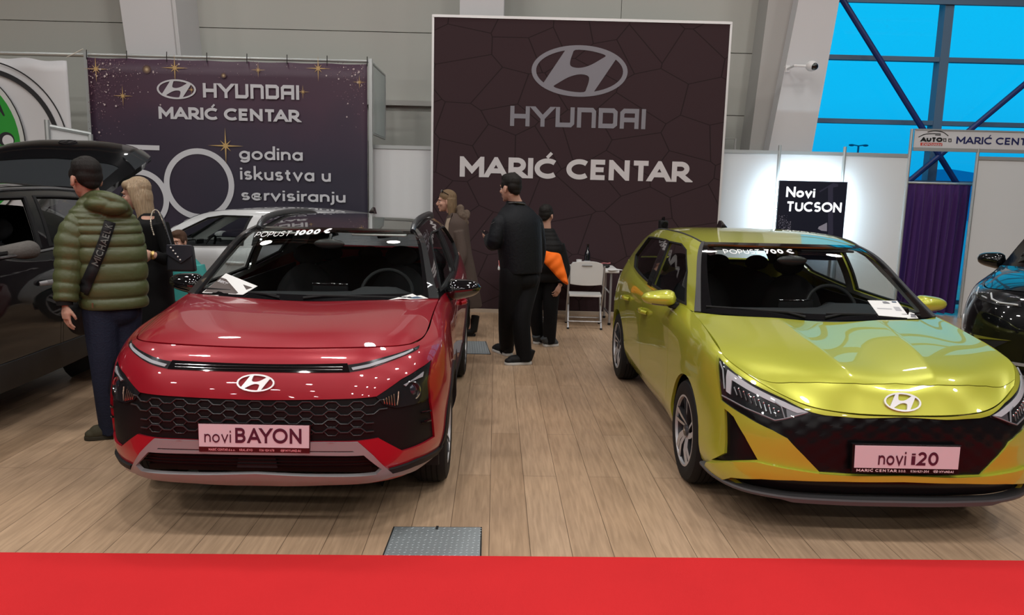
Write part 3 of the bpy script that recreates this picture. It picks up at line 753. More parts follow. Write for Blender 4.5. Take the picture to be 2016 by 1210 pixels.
# ------------------------------------------------------------------ shared skin builder
def skin(car, net, paint, doors, arches, cuts_body, yfront=-.30):
    """front bumper, body sides and doors out of one net"""
    R = car.root
    ar = [arch_uv(net, *a) for a in arches]
    dd = [[net.side(*p) if p[1] < 8 else (net.side(p[0], 1.2)[0], net.v1) for p in d] for d in doors]
    full = [(0, 0), (net.u1, 0), (net.u1, net.v1), (0, net.v1)]
    b = MB(); patch(b, net, full, ar + dd + cuts_body, 0, .02, .03); o = b.build('body_shell', paint, R, merge=1e-5, ang=40)
    ds = []
    for i, d in enumerate(dd):
        c = np.mean(d, 0); sh = [tuple(np.array(p) + (c - np.array(p)) / np.linalg.norm(c - np.array(p)) * .005 if p[1] < net.v1 - 1e-4 else p) for p in d]
        for sg in (1, -1):
            b = MB(); patch(b, net, sh, [a for a in ar], 0, .02, .03, False, sg); q = b.build('door', paint, R, ang=40); ds.append(q)
            y = max(p[0] for p in doors[i]) - .16; z = min(.86, net.P[-1, 8, 2] - .16)
            handle(car, net, y, z, paint, sg).build('door_handle', paint, q)
    b = MB()
    for yc, zc, r in arches:
        for sg in (1, -1):
            k = len(b.v); b.lathe([(r + .012, -.12), (r + .012, .235), (r - .0, .24)], 40, 0, Matrix.Translation((sg * .60, yc, zc)) @ Matrix(((0, 0, sg, 0), (sg, 0, 0, 0), (0, 1, 0, 0), (0, 0, 0, 1))), (-.3, PI + .3))
            b.add([(sg * .5, yc + r * math.cos(2 * PI * i / 24), zc + r * math.sin(2 * PI * i / 24)) for i in range(24)], [tuple(range(24))])
    b.box((-.70, -.45, .20), (.70, net.P[0, -1, 1] - .25, .23)); b.box((-.5, -.56, .24), (.5, -.54, .60))
    b.build('underbody', BLACKP(), R, smooth=False)
    return o, ds, ar

def arch_trim(car, net, a, w, off=.009):
    yc, zc, r = a
    oi = arch_uv(net, yc, zc, r - .002); oo = arch_uv(net, yc, zc, r + w)
    for sg in (1, -1):
        b = MB(); patch(b, net, oo + oi[::-1], [], off, .03, .03, False, sg); b.build('wheel_arch_trim', BLACKP(), car.root)

CARD = {}
# ------------------------------------------------------------------ red crossover
def red_car():
    c = Car(-1.2307, 4.3215, .0255, 'crossover_car', 'red crossover car with black roof and long slim light bar, plate reading novi BAYON')
    red = mat('red_paint', (.33, .003, .016), .36, .2, 1.0, flake=.05)
    rows = [
     [(0,-.80,.262),(.30,-.795,.262),(.55,-.755,.265),(.70,-.66,.275),(.79,-.50,.29),(.83,-.36,.29),(.84,0,.28),(.83,.38,.26),(.815,.9,.25),(.815,1.6,.25),(.825,2.2,.27),(.84,2.58,.3),(.83,2.97,.32),(.75,3.17,.34),(.5,3.26,.34),(0,3.29,.34)],
     [(0,-.858,.33),(.30,-.853,.33),(.555,-.815,.335),(.72,-.70,.345),(.82,-.53,.36),(.866,-.36,.37),(.885,0,.38),(.875,.38,.36),(.85,.9,.34),(.85,1.6,.34),(.86,2.2,.36),(.885,2.58,.38),(.87,2.97,.4),(.79,3.2,.42),(.5,3.31,.42),(0,3.34,.42)],
     [(0,-.868,.51),(.30,-.862,.51),(.56,-.825,.515),(.735,-.71,.52),(.835,-.54,.53),(.876,-.36,.54),(.893,0,.55),(.884,.38,.54),(.868,.9,.52),(.868,1.6,.52),(.876,2.2,.54),(.888,2.58,.55),(.872,2.97,.56),(.80,3.22,.58),(.5,3.33,.58),(0,3.36,.58)],
     [(0,-.855,.69),(.3,-.848,.69),(.56,-.81,.685),(.735,-.69,.68),(.835,-.53,.69),(.876,-.36,.70),(.892,0,.71),(.882,.38,.71),(.872,.9,.70),(.872,1.6,.71),(.88,2.2,.72),(.886,2.58,.72),(.868,2.97,.73),(.79,3.2,.74),(.5,3.31,.75),(0,3.34,.75)],
     [(0,-.82,.80),(.3,-.81,.802),(.555,-.768,.803),(.73,-.648,.805),(.82,-.49,.81),(.858,-.33,.825),(.872,0,.84),(.868,.4,.84),(.868,.9,.84),(.87,1.6,.85),(.875,2.2,.86),(.878,2.58,.86),(.85,2.97,.87),(.77,3.16,.88),(.5,3.27,.88),(0,3.30,.88)],
     [(0,-.76,.890),(.3,-.748,.892),(.545,-.70,.892),(.715,-.575,.885),(.79,-.43,.892),(.822,-.28,.915),(.835,0,.945),(.838,.4,.965),(.85,.9,.96),(.855,1.6,.975),(.855,2.2,1.0),(.845,2.58,1.01),(.815,2.97,1.02),(.745,3.14,1.02),(.49,3.24,1.02),(0,3.27,1.02)],
     [(0,-.715,.925),(.3,-.70,.927),(.54,-.65,.927),(.69,-.53,.92),(.745,-.40,.925),(.765,-.26,.945),(.772,.0,.99),(.785,.36,1.035),(.812,.9,1.035),(.82,1.6,1.05),(.815,2.2,1.09),(.80,2.58,1.12),(.77,2.97,1.13),(.71,3.10,1.13),(.48,3.18,1.13),(0,3.21,1.13)]]
    N = Net(rows); N.mkbvh()
    A = [(0, .315, .352), (2.58, .315, .352)]
    doors = [[(.50, .37), (.47, .62), (.53, 9), (1.60, 9), (1.64, .75), (1.61, .37)], [(1.64, .37), (1.67, .75), (1.63, 9), (2.42, 9), (2.36, .80), (2.16, .56), (2.12, .37)]]
    h = lambda P: c.hits(N, P)
    cx = lambda u, v: (0.0, h([(u, v)])[0][1])
    # black mask of grille and side housings, headlamps inside it
    outer = [cx(503, 868)] + h([(600, 869), (704, 869), (736, 897), (770, 927), (814, 913), (859, 892), (872, 884)])
    lip = h([(872, 897), (860, 909), (815, 925), (772, 935), (730, 946), (640, 951), (560, 953)]) + [(0.0, .012)]
    lipn = [(p[0], max(p[1], .012)) for p in lip]
    mask = [cx(506, 787)] + h([(560, 787), (640, 786), (700, 784), (741, 780), (790, 746), (825, 725), (850, 707), (845, 751), (848, 790), (856, 859), (793, 887), (745, 862), (704, 868)]) + [cx(503, 866)]
    intake = [cx(503, 894)] + h([(600, 895), (716, 895), (750, 921), (740, 931), (640, 935)]) + [cx(503, 932)]
    body, ds, ar = skin(c, N, red, doors, A, [mask, [(p[0], p[1] - .004) for p in outer] + [(p[0], p[1] + .006) for p in lipn]])
    R = c.root
    b = MB(); patch(b, N, mask, [], -.012, .01, .03); mk = b.build('grille', mat('grille_black', (.006, .006, .0065), .5, spec=.2), R, merge=1e-5)
    # honeycomb mouldings of the grille: wavy rails joined by uprights, raised from the black panel
    b = MB()
    def on(x, z, off):
        uv = N.front(abs(x), z); p = N.ev(*uv)[0] + N.nrm(*uv)[0] * off
        return (math.copysign(p[0], x) if x else 0.0, p[1], p[2])
    pitch = .120
    for r, z in enumerate((.688, .645, .602, .560)):
        P = []; lim = .62 if r < 2 else .575
        k0 = -int(lim / (pitch / 2)) - 1
        for k in range(k0, -k0 + 1):
            x = k * pitch / 2
            if abs(x) > lim: continue
            up = (k % 2 == 0)
            for dx in (-.018, .018): P.append((x + dx, z + (.010 if up else -.010)))
        b.tube([on(x, zz, -.004) for x, zz in P], .0042, 6)
        for k in range(k0, -k0 + 1):
            x = k * pitch / 2
            if abs(x) < lim - .03 and k % 2 == 0:
                b.tube([on(x + dx, z + dz, -.007) for dx, dz in ((-.036, -.006), (-.018, -.026), (.018, -.026), (.036, -.006))], .0026, 5)
    b.build('honeycomb_bars', mat('bar_grey', (.022, .022, .024), .4), mk, ang=60)
    # lower intake with louvres
    b = MB(); patch(b, N, intake, [], -.05, .01, .04); it = b.build('lower_intake', BLACKP(), R, merge=1e-5)
    b = MB()
    for z in (.385, .403, .421, .44, .455): b.tube([on(x, z, -.022) for x in np.linspace(-.6 + (.46 - z) * -.5, .6 - (.46 - z) * -.5, 25)], .0055, 6, flat=.6)
    b.build('louvres', mat('louvre_black', (.006,) * 3, .4, spec=.2), it)
    b = MB(); b.prism([(-.10, .0), (.10, .0), (.085, .085), (-.085, .085)], -.004, .004, Matrix.Translation((0, -.845, .365)) @ Matrix.Rotation(PI / 2, 4, 'X')); b.build('radar_cover', BLACKP(), it, bevel=.004)
    # silver skid plate: upper bar, diagonal legs, lower lip
    slot = [cx(503, 885.5)] + h([(600, 886), (694, 886.5), (698, 888.5), (600, 888.5)]) + [cx(503, 888)]
    intk2 = intake
    b = MB(); patch(b, N, outer + lipn, [intk2, slot], .010, .02, .025); sk = b.build('skid_plate', SATIN(), R, merge=1e-5)
    b = MB(); patch(b, N, slot, [], .004, 0, .04); b.build('skid_slot', GLOSSK(), sk, merge=1e-5)
    # black lower cladding between red corner and silver lip
    for sg in (1, -1):
        b = MB(); patch(b, N, h([(765, 921), (820, 902), (869, 875), (872, 885), (859, 893), (814, 914), (771, 928)]), [], .014, .02, .03, False, sg); b.build('corner_cladding', BLACKP(), R)
    for a in A: arch_trim(c, N, a, .05)
    for sg in (1, -1):
        P = [N.side(y, .40) for y in (.42, .9, 1.5, 2.15)]
        b = MB(); patch(b, N, [(P[0][0], 0)] + P + [(P[-1][0], 0)], [], .012, .02, .04, False, sg); b.build('sill_cladding', BLACKP(), R)
    # headlamp: dark housing, projector with ring, amber corner, light guide, clear lens
    lamp_o = [(741.2, 781), (765, 765), (790, 748.4), (824.5, 727.3), (849, 709), (842, 745), (845, 783), (827, 792), (800, 799), (779.5, 802.7), (755.7, 796)]
    for sg in (1, -1):
        q = h(lamp_o); b = MB(); patch(b, N, q, [], -.004, .02, .025, False, sg)
        hl = b.build('headlight', mat('lamp_housing', (.02, .02, .022), .25, .3), R)
        X = lambda p: Vector((sg * p[0], p[1], p[2]))
        def onp(u, v, off):
            uv = h([(u, v)])[0]; return Vector(N.ev(*uv)[0] + N.nrm(*uv)[0] * off)
        p = onp(813, 768, -.020); nn = Vector((.45, -.89, .06)).normalized()
        F = face_on(p, nn)
        if sg < 0: F = face_on(X(p), X(nn))
        b = MB(); b.lathe([(.050, .0), (.051, .012), (.045, .015), (.040, .004), (.034, -.006)], 36, 0, F); b.build('projector_ring', CHROME(), hl)
        b = MB(); b.lathe([(.034, -.004), (.032, .008), (.023, .016), (.01, .019), (0, .02)], 28, 0, F); b.build('projector', mat('projector_glass', (.03, .035, .05), .03, .2, 1.0), hl)
        b = MB()
        for i in range(5):
            u0 = 755 + i * 5; b.tube([X(onp(u0, 785 - i * 2.5, .002)), X(onp(u0 + 1, 791, .004)), X(onp(u0 + 2, 794 + i, .002))], .0028, 6)
        b.tube([X(onp(784, 770, .004)), X(onp(783, 783, .006)), X(onp(781, 797, .004))], .004, 6)
        b.build('indicator_reflector', mat('amber_chrome', (.62, .40, .30), .2, .9), hl)
        b = MB(); patch(b, N, h([(795, 757), (834, 731), (832, 741), (822, 745), (806, 752), (799, 760)]), [], .002, .006, .02, False, sg); b.build('light_guide', mat('guide_white', (.45, .46, .48), .3), hl)
        b = MB(); patch(b, N, q, [], .012, 0, .03, False, sg); b.build('lens', LENS(), hl)
        # slim daytime light
        d = h([(684, 718), (705, 715.5), (727, 710.6), (750, 704.5), (775, 697.7), (800, 689), (826, 679), (824, 686), (800, 698.5), (775, 708.6), (750, 718), (732, 724), (710, 729), (688.7, 732.5)])
        b = MB(); patch(b, N, d, [], .002, .012, .02, False, sg); dl = b.build('daytime_light', mat('lamp_housing', (.02, .02, .022), .25, .3), R)
        d = h([(692, 724), (727, 717), (755, 708), (785, 698), (812, 687), (813, 690), (787, 702.5), (757, 713.5), (728, 722.5), (695, 729)])
        b = MB(); patch(b, N, d, [], .006, .004, .02, False, sg); b.build('light_guide', mat('guide_grey', (.50, .52, .54), .3), dl)
        b = MB(); patch(b, N, h([(686, 718.5), (727, 711.5), (775, 698.7), (822, 681.5), (822, 686), (775, 707.6), (732, 723), (690, 731.5)]), [], .010, 0, .03, False, sg); b.build('lens', LENS(), dl)
        # fog lamp pocket bars at the outer edge of the housing
        b = MB()
        for v in (812, 831): b.tube([X(onp(831, v, -.004)), X(onp(841, v - 2, -.002)), X(onp(849, v - 4, -.004))], .006, 6)
        b.build('air_curtain_fins', GLOSSK(), mk)
    strip = [cx(511, 716.5)] + h([(560, 717), (640, 716.5), (684, 715.5), (688.7, 732.8), (640, 733.5), (560, 733)]) + [cx(511, 732)]
    b = MB(); patch(b, N, strip, [], .004, .012, .02); st = b.build('light_bar_trim', GLOSSK(), R, merge=1e-5)
    b = MB()
    for v in (721.5, 727): b.tube([on(x, z, .0055) for x, z in [(x, N.ev(*h([(512, v)])[0])[0][2]) for x in np.linspace(-.40, .40, 15)]], .0016, 4)
    b.build('trim_ribs', mat('rib_black', (.03, .03, .032), .15, coat=1.0), st)
    # badge
    uv = h([(504.5, 754)])[0]; p = Vector(N.ev(0.0, uv[1])[0]); n = Vector(N.nrm(.01, uv[1])[0]); n.x = 0
    b = MB(); emblem(b, face_on(p + n.normalized() * -.001, n), .0895, .0425, .012)
    b.build('badge', mat('badge_silver', (.86, .86, .88), .25, .55), R, ang=30, label='silver oval badge')
    # number plate
    P = Vector((0, -.875, .5365)); F = face_on(P, (0, -1, .05))
    b = MB(); b.prism([(-.262, -.081), (.262, -.081), (.266, .058), (-.266, .058)], -.02, .004, F); pl = b.build('number_plate', GLOSSK(), R, smooth=False, bevel=.003)
    b = MB(); b.prism([(-.259, -.055), (.259, -.055), (.26, .054), (-.26, .054)], .004, .0075, F); pw = b.build('plate_face', mat('plate_pink_white', (.68, .56, .61), .5), pl, smooth=False)
    ink = mat('plum_ink', (.085, .016, .035), .5)
    b = MB(); lettering(b, 'novi', F @ Matrix.Translation((-.233, -.033, .0076)), 0.066, .058, .14, .125, 'l', .001)
    lettering(b, 'BAYON', F @ Matrix.Translation((-.088, -.034, .0076)), .073, .098, .16, .312, 'l', .001); b.build('lettering', ink, pw, smooth=False)
    b = MB()
    for t, x, w in (('MARIĆ CENTAR d.o.o.', -.215, .125), ('KRALJEVO', -.07, .062), ('036/ 824 678', .024, .07), ('HYUNDAI', .148, .072)):
        lettering(b, t, F @ Matrix.Translation((x, -.0745, .0042)), .011 if t[0] != 'M' else .0115, .11, .22, w, 'l', .001)
    emblem(b, F @ Matrix.Translation((.134, -.069, .0042)), .011, .006, .001)
    b.build('dealer_line', mat('dealer_pink', (.75, .30, .33), .5), pl, smooth=False)
    # bonnet
    hood = [
     [(0,-.712,.927),(.3,-.698,.929),(.535,-.65,.929),(.64,-.585,.925),(.69,-.525,.922)],
     [(0,-.60,.966),(.3,-.585,.967),(.54,-.53,.962),(.67,-.47,.948),(.741,-.398,.928)],
     [(0,-.42,.998),(.3,-.41,1.0),(.55,-.37,.992),(.69,-.32,.975),(.762,-.26,.948)],
     [(0,-.15,1.024),(.3,-.14,1.028),(.555,-.11,1.026),(.70,-.06,1.013),(.769,.0,.993)],
     [(0,.13,1.035),(.3,.15,1.042),(.56,.22,1.045),(.70,.30,1.042),(.780,.36,1.037)]]
    HN = Net(hood, fair=True)
    b = MB(); patch(b, HN, [(0, .006), (HN.u1 - .004, .006), (HN.u1 - .004, HN.v1), (0, HN.v1)], [], .002, .02, .03); b.build('hood', red, R, merge=1e-5)
    # greenhouse
    SG = Net([[(.775,.34,1.036),(.80,.62,1.036),(.812,1.1,1.038),(.82,1.6,1.05),(.815,2.2,1.09),(.80,2.6,1.12),(.755,3.02,1.13)],
              [(.69,.66,1.235),(.715,.88,1.245),(.735,1.25,1.26),(.74,1.68,1.28),(.735,2.2,1.295),(.72,2.6,1.30),(.68,2.98,1.27)],
              [(.60,.98,1.405),(.62,1.12,1.42),(.64,1.42,1.43),(.645,1.75,1.44),(.64,2.2,1.44),(.625,2.6,1.42),(.60,2.94,1.37)],
              [(.565,1.06,1.43),(.58,1.18,1.448),(.595,1.45,1.465),(.60,1.78,1.475),(.595,2.2,1.473),(.58,2.58,1.45),(.56,2.9,1.395)]], sym=False)
    ws = [[(0,.15,1.036),(.35,.175,1.042),(.6,.24,1.045),(.775,.34,1.036)], [(0,.55,1.255),(.33,.57,1.255),(.55,.61,1.247),(.69,.66,1.235)],
          [(0,.90,1.41),(.29,.91,1.41),(.47,.94,1.408),(.60,.98,1.405)], [(0,.97,1.435),(.28,.985,1.434),(.45,1.02,1.432),(.565,1.06,1.43)]]
    rf = [[(0,.97,1.435),(.28,.985,1.434),(.45,1.02,1.432),(.565,1.06,1.43)], [(0,1.4,1.485),(.3,1.41,1.482),(.48,1.43,1.475),(.595,1.45,1.465)],
          [(0,2.2,1.50),(.3,2.2,1.497),(.48,2.2,1.488),(.595,2.2,1.473)], [(0,2.95,1.43),(.3,2.95,1.428),(.47,2.93,1.415),(.56,2.9,1.395)]]
    rr = [[(0,2.95,1.43),(.3,2.95,1.428),(.47,2.93,1.415),(.56,2.9,1.395)], [(0,3.1,1.27),(.33,3.09,1.27),(.55,3.05,1.265),(.68,2.98,1.26)], [(0,3.21,1.13),(.4,3.19,1.13),(.64,3.12,1.13),(.76,3.02,1.13)]]
    WS, RF, SG = greenhouse(c, SG, ws, rf, rr, [(.54, 1.068), (1.54, 1.085), (1.63, 1.405), (1.24, 1.405), (1.08, 1.375), (.84, 1.24)], [(1.66, 1.088), (2.42, 1.145), (2.58, 1.25), (2.42, 1.395), (1.74, 1.41)], red, GLOSSK(), GLOSSK(), frit=.062, strip=.050)
    for sg in (1, -1):
        P = [(sg * x, y, z) for x, y, z in ((.54, 1.02, 1.42), (.543, 1.08, 1.456), (.548, 1.24, 1.487), (.555, 1.55, 1.506), (.555, 2.1, 1.512), (.545, 2.55, 1.495), (.53, 2.72, 1.46), (.52, 2.78, 1.42))]
        b = MB(); b.tube(catmull(P, 6), .019, 12, flat=1.25); b.build('roof_rail', mat('rail_grey', (.16, .17, .18), .3, .85), R)
    CARD['crossover'] = dict(rows=rows, hood=hood, SG=SG.P, ws=ws, rf=rf, rr=rr, A=A, doors=doors, N=N, mask=mask, intake=intake, lamp=h(lamp_o), skid=outer + lipn, wf=[(.54, 1.068), (1.54, 1.085), (1.63, 1.405), (1.24, 1.405), (1.08, 1.375), (.84, 1.24)], wr=[(1.66, 1.088), (2.42, 1.145), (2.58, 1.25), (2.42, 1.395), (1.74, 1.41)], belt=1.04, zd=1.022, yd=.34, mir=((.755, .68, 1.052), (.238, .19, .15)), rim=.205)
    cabin(c, 0, 1.04, wheel_x=.37, zdash=1.022, yd=.34)
    b = MB(); b.ellipsoid((0, .80, 1.335), (.105, .02, .034), 20, 10); b.tube([(0, .82, 1.34), (0, .86, 1.395)], .012, 8); b.build('interior_mirror', mat('mirror_black', (.02, .02, .02), .3), R)
    for sg in (1, -1):
        b = MB(); b.box((sg * .12, .95, 1.385), (sg * .50, 1.10, 1.40)); b.build('sun_visor', TRIMGREY(), R, bevel=.006)
        mirror(c, sg, (.755, .68, 1.052), (.238, .19, .15), GLOSSK(), GLOSSK(), .05, .06)
    # cowl, wipers, aerial
    b = MB(); V = []
    for x, y in ((-.76, .36), (-.6, .24), (-.3, .17), (0, .14), (.3, .17), (.6, .24), (.76, .36)): V += [(x, y - .025, 1.022), (x, y + .05, 1.044)]
    b.add(V, [(i, i + 2, i + 3, i + 1) for i in range(0, 12, 2)]); b.build('cowl', BLACKP(), R)
    def wsp(x, t, off=.012):
        uv = WS.hit((x, -3, 1.04 + t), (0, 1, 0), True); return Vector((math.copysign(WS.ev(*uv)[0][0], x), *(WS.ev(*uv)[0][1:]))) + Vector(WS.nrm(*uv)[0]) * off
    def wsx(x, t, off=.011):
        uv = WS.hit((abs(x), -3, 1.04 + t), (0, 1, 0), True); p = WS.ev(*uv)[0] + WS.nrm(*uv)[0] * off; return Vector((p[0] if x >= 0 else -p[0], p[1], p[2]))
    wipers(c, [(wsx(-.02, .003), wsx(.10, .016), wsx(.62, .004)), (wsx(-.16, .003), wsx(-.26, .018), wsx(-.66, .028))])
    b = MB(); b.hexa([(-.03, 2.55, 1.495), (.03, 2.55, 1.495), (.025, 2.75, 1.475), (-.025, 2.75, 1.475), (-.006, 2.66, 1.55), (.006, 2.66, 1.55), (.006, 2.74, 1.55), (-.006, 2.74, 1.55)]); b.build('shark_fin_aerial', GLOSSK(), R, bevel=.008)
    # lettering on the windscreen
    L0 = c.hit(WS, 505, 464, -1); L1 = c.hit(WS, 575, 463, -1); R1 = c.hit(WS, 652, 458, -1)
    b = MB()
    def wl(txt, pa, pb, hh, wt):
        a_ = c.at(*pa, 'y', .9); b_ = c.at(*pb, 'y', .9)
        def fn(x, y, z):
            t = x; q = Vector(a_).lerp(Vector(b_), t); uv = WS.hit((abs(q.x), -3, q.z + y), (0, 1, 0), True); p = WS.ev(*uv)[0] + WS.nrm(*uv)[0] * .003
            return (math.copysign(p[0], q.x), p[1], p[2])
        lettering(b, txt, None, hh, wt, .17, 1.0, 'l', 0.0, fn=fn, slant=.1)
    wl('POPUST', (506, 466), (575, 463.5), .030, .055); wl('1000 €', (582, 463), (651, 459), .030, .15)
    b.build('windshield_lettering', mat('sticker_white', (.9, .9, .9), .5), R, smooth=False)
    for x, st in ((-.775, 0), (.775, 0)):
        wheel(R, x * 1.0, 0, .315, .205, 'turbine'); wheel(R, x, 2.58, .315, .205, 'turbine')
    return c, N, WS
RED, RN, RWS = red_car()

# ------------------------------------------------------------------ yellow-green hatchback
def lime_car():
    c = Car(1.9361, 4.428, .0217, 'hatchback_car', 'yellow-green hatchback car with black grille, plate reading novi i20')
    lime = mat('lime_paint', (.47, .485, .045), .34, .35, 1.0, flake=.06)
    rows = [
     [(0,-.79,.215),(.3,-.782,.215),(.57,-.745,.218),(.74,-.655,.225),(.825,-.52,.24),(.853,-.37,.255),(.845,0,.25),(.835,.37,.22),(.80,.9,.2),(.80,1.6,.2),(.815,2.2,.22),(.845,2.58,.25),(.82,2.93,.27),(.73,3.06,.3),(.45,3.13,.3),(0,3.15,.3)],
     [(0,-.842,.30),(.3,-.834,.30),(.585,-.79,.302),(.765,-.685,.308),(.85,-.54,.318),(.875,-.37,.335),(.887,0,.35),(.878,.37,.33),(.85,.9,.31),(.85,1.6,.31),(.862,2.2,.33),(.886,2.58,.36),(.862,2.93,.39),(.785,3.1,.4),(.47,3.19,.4),(0,3.21,.4)],
     [(0,-.843,.42),(.3,-.836,.42),(.575,-.792,.425),(.752,-.685,.44),(.842,-.54,.46),(.872,-.37,.48),(.888,0,.50),(.882,.37,.49),(.866,.9,.47),(.868,1.6,.47),(.876,2.2,.5),(.888,2.58,.52),(.868,2.93,.54),(.80,3.12,.55),(.48,3.21,.55),(0,3.23,.55)],
     [(0,-.842,.53),(.3,-.834,.532),(.565,-.785,.545),(.742,-.672,.575),(.833,-.525,.605),(.866,-.365,.63),(.885,0,.66),(.882,.37,.66),(.874,.9,.65),(.876,1.6,.66),(.882,2.2,.68),(.886,2.58,.69),(.864,2.93,.7),(.79,3.1,.7),(.47,3.19,.7),(0,3.21,.7)],
     [(0,-.834,.605),(.3,-.824,.61),(.55,-.765,.635),(.722,-.64,.69),(.818,-.49,.74),(.853,-.345,.77),(.872,0,.80),(.874,.38,.81),(.872,.9,.80),(.876,1.6,.81),(.88,2.2,.83),(.876,2.58,.84),(.842,2.93,.84),(.765,3.06,.84),(.45,3.15,.84),(0,3.17,.84)],
     [(0,-.826,.640),(.3,-.815,.646),(.525,-.752,.678),(.70,-.625,.745),(.803,-.465,.812),(.835,-.325,.85),(.848,.0,.885),(.856,.4,.905),(.862,.9,.90),(.866,1.6,.92),(.866,2.2,.95),(.855,2.55,.96),(.815,2.9,.96),(.735,3.02,.96),(.44,3.1,.96),(0,3.12,.96)],
     [(0,-.818,.660),(.3,-.806,.668),(.505,-.742,.70),(.672,-.615,.775),(.778,-.45,.845),(.795,-.315,.885),(.79,.0,.945),(.787,.33,.99),(.812,.9,.985),(.825,1.6,1.0),(.82,2.15,1.04),(.80,2.5,1.08),(.75,2.9,1.10),(.69,2.98,1.1),(.42,3.06,1.1),(0,3.08,1.1)]]
    N = Net(rows); N.mkbvh(); R = c.root
    A = [(0, .312, .342), (2.58, .312, .342)]
    doors = [[(.52, .30), (.50, .60), (.56, 9), (1.50, 9), (1.55, .72), (1.50, .30)], [(1.53, .30), (1.58, .72), (1.53, 9), (2.30, 9), (2.28, .80), (2.12, .56), (2.08, .30)]]
    h = lambda P: c.hits(N, P, -1)
    cx = lambda u, v: (0.0, c.hit(N, u, v, -1)[1])
    lamp_o = [(1414, 700), (1430, 715), (1447, 729), (1486, 755), (1545, 783), (1598, 809.5), (1596, 815), (1545, 828), (1526.5, 831), (1468, 807), (1420.5, 780.5), (1414, 741)]
    mask = [(0, N.v1 - .008)] + [(p[0], min(p[1], N.v1 - .008)) for p in h([(1700, 823), (1660, 820), (1624, 817), (1598, 811), (1545, 785), (1486, 757)])] + h([(1447, 733), (1416, 703), (1415, 741), (1419, 787), (1465.5, 817.5), (1521, 846.6), (1550, 862.5), (1582, 896), (1613.6, 929)]) + [cx(1768, 935)]
    curt = h([(1426, 804), (1435, 811), (1444.3, 820), (1466, 858), (1491.9, 905), (1450, 906), (1400, 904.5), (1426, 891.6)])
    low = [cx(1768, 945)] + h([(1600, 944), (1500, 938), (1444, 935), (1434, 940), (1450, 954), (1510, 967), (1592, 978)]) + [cx(1768, 979)]
    low = [low[0]] + low[1:5] + [(low[5][0] - .02, 0.0), (0.0, 0.0)]
    body, ds, ar = skin(c, N, lime, doors, A, [mask, curt, low])
    gk = mat('piano_black', (.005, .005, .006), .26, spec=.25)
    b = MB()
    def facet(x, y, z):   # parametric relief of the grille: small tilted facets
        if z < .33 or z > .68: return 0
        a = (abs(x) * 9 + z * 12) % 1.0; d = (abs(x) * 9 - z * 12) % 1.0
        return .005 * (abs(a - .5) + abs(d - .5))
    patch(b, N, mask, [], -.012, .015, .022, offfn=facet); mk = b.build('grille', gk, R, ang=8)
    b = MB(); patch(b, N, low, [], -.03, .015, .04); b.build('lower_intake', gk, R)
    for sg in (1, -1):
        b = MB(); patch(b, N, curt, [], -.022, .015, .03, False, sg, offfn=lambda x, y, z: .006 * (abs((z * 22 + y * 10) % 1 - .5))); b.build('air_curtain', gk, R, ang=12)
    # painted shelf running from the middle of the bumper to the folded corners
    sh_t = [cx(1768, 934)] + h([(1660, 933.5), (1613, 930), (1560, 922), (1492, 908), (1440, 907), (1397, 907)])
    sh_b = h([(1389, 922), (1424, 939), (1444, 934.5), (1500, 938), (1560, 941), (1660, 944)]) + [cx(1768, 945)]
    b = MB(); patch(b, N, sh_t + sh_b, [], .024, .03, .02); b.build('bumper_shelf', lime, R, bevel=0)
    # grey splitter lip along the bottom, black winglets beside it
    b = MB(); P = [(0, .0)] + [(u, .0) for u in np.linspace(.05, N.U[5] * .98, 22)]
    prof = []
    for u, v in P:
        p = N.ev(u, 0)[0]; n = N.nrm(u, .02)[0]; n[2] = 0; n /= np.linalg.norm(n); prof.append((p, n))
    V = []
    for p, n in prof:
        w_ = 1.0 if p[0] < .55 else .55
        for o, z in ((-.03, .012), (.028, .008), (.034, .0), (.030, -.022 * w_), (-.03, -.022 * w_)): V.append((p[0] + n[0] * o if p[0] > 1e-6 else 0, p[1] + n[1] * o, p[2] + z))
    b.add(V, [(i * 5 + k, (i + 1) * 5 + k, (i + 1) * 5 + (k + 1) % 5, i * 5 + (k + 1) % 5) for i in range(len(prof) - 1) for k in range(5)])
    b.mirror_x(); b.build('splitter', mat('splitter_grey', (.10, .10, .105), .5, .2), R)
    for sg in (1, -1):
        X = lambda p: Vector((sg * p[0], p[1], p[2])); side = -1
        def onp(u, v, off):
            uv = c.hit(N, u, v, -1); return Vector(N.ev(*uv)[0] + N.nrm(*uv)[0] * off)
        q = h(lamp_o)
        b = MB(); patch(b, N, q, [], -.006, .02, .025, False, sg); hl = b.build('headlight', mat('lamp_housing', (.02, .02, .022), .25, .3), R)
        g = h([(1430, 742), (1433, 727), (1452, 741), (1490, 765), (1545, 791), (1592, 811), (1570, 813), (1540, 800), (1487, 775), (1448, 752), (1441, 748), (1438, 776), (1430, 770)])
        b = MB(); patch(b, N, g, [], .003, .008, .02, False, sg); b.build('light_guide', mat('guide_lit', (.60, .61, .63), .35), hl)
        b = MB()
        for k in range(9):
            t = k / 8; u = 1446 + 78 * t; v = 766 + 44 * t
            b.tube([X(onp(u, v - 4, .0)), X(onp(u + 6 - 2 * t, v + 12 - 2 * t, .004))], .0045, 6)
            b.ellipsoid(X(onp(u + 9, v - 1, .003)), (.006, .006, .006), 8, 6)
        b.build('reflector_cells', CHROME(), hl)
        b = MB()
        b.tube([X(onp(*p, .003)) for p in ((1422, 778), (1468, 803), (1526, 827), (1545, 824), (1590, 812))], .004, 6)
        b.tube([X(onp(*p, .003)) for p in ((1545, 823), (1538, 800), (1526, 792))], .004, 6)
        b.tube([X(onp(*p, .003)) for p in ((1418, 712), (1424, 728), (1427, 765))], .005, 6)
        b.build('chrome_edge', SATIN(), hl)
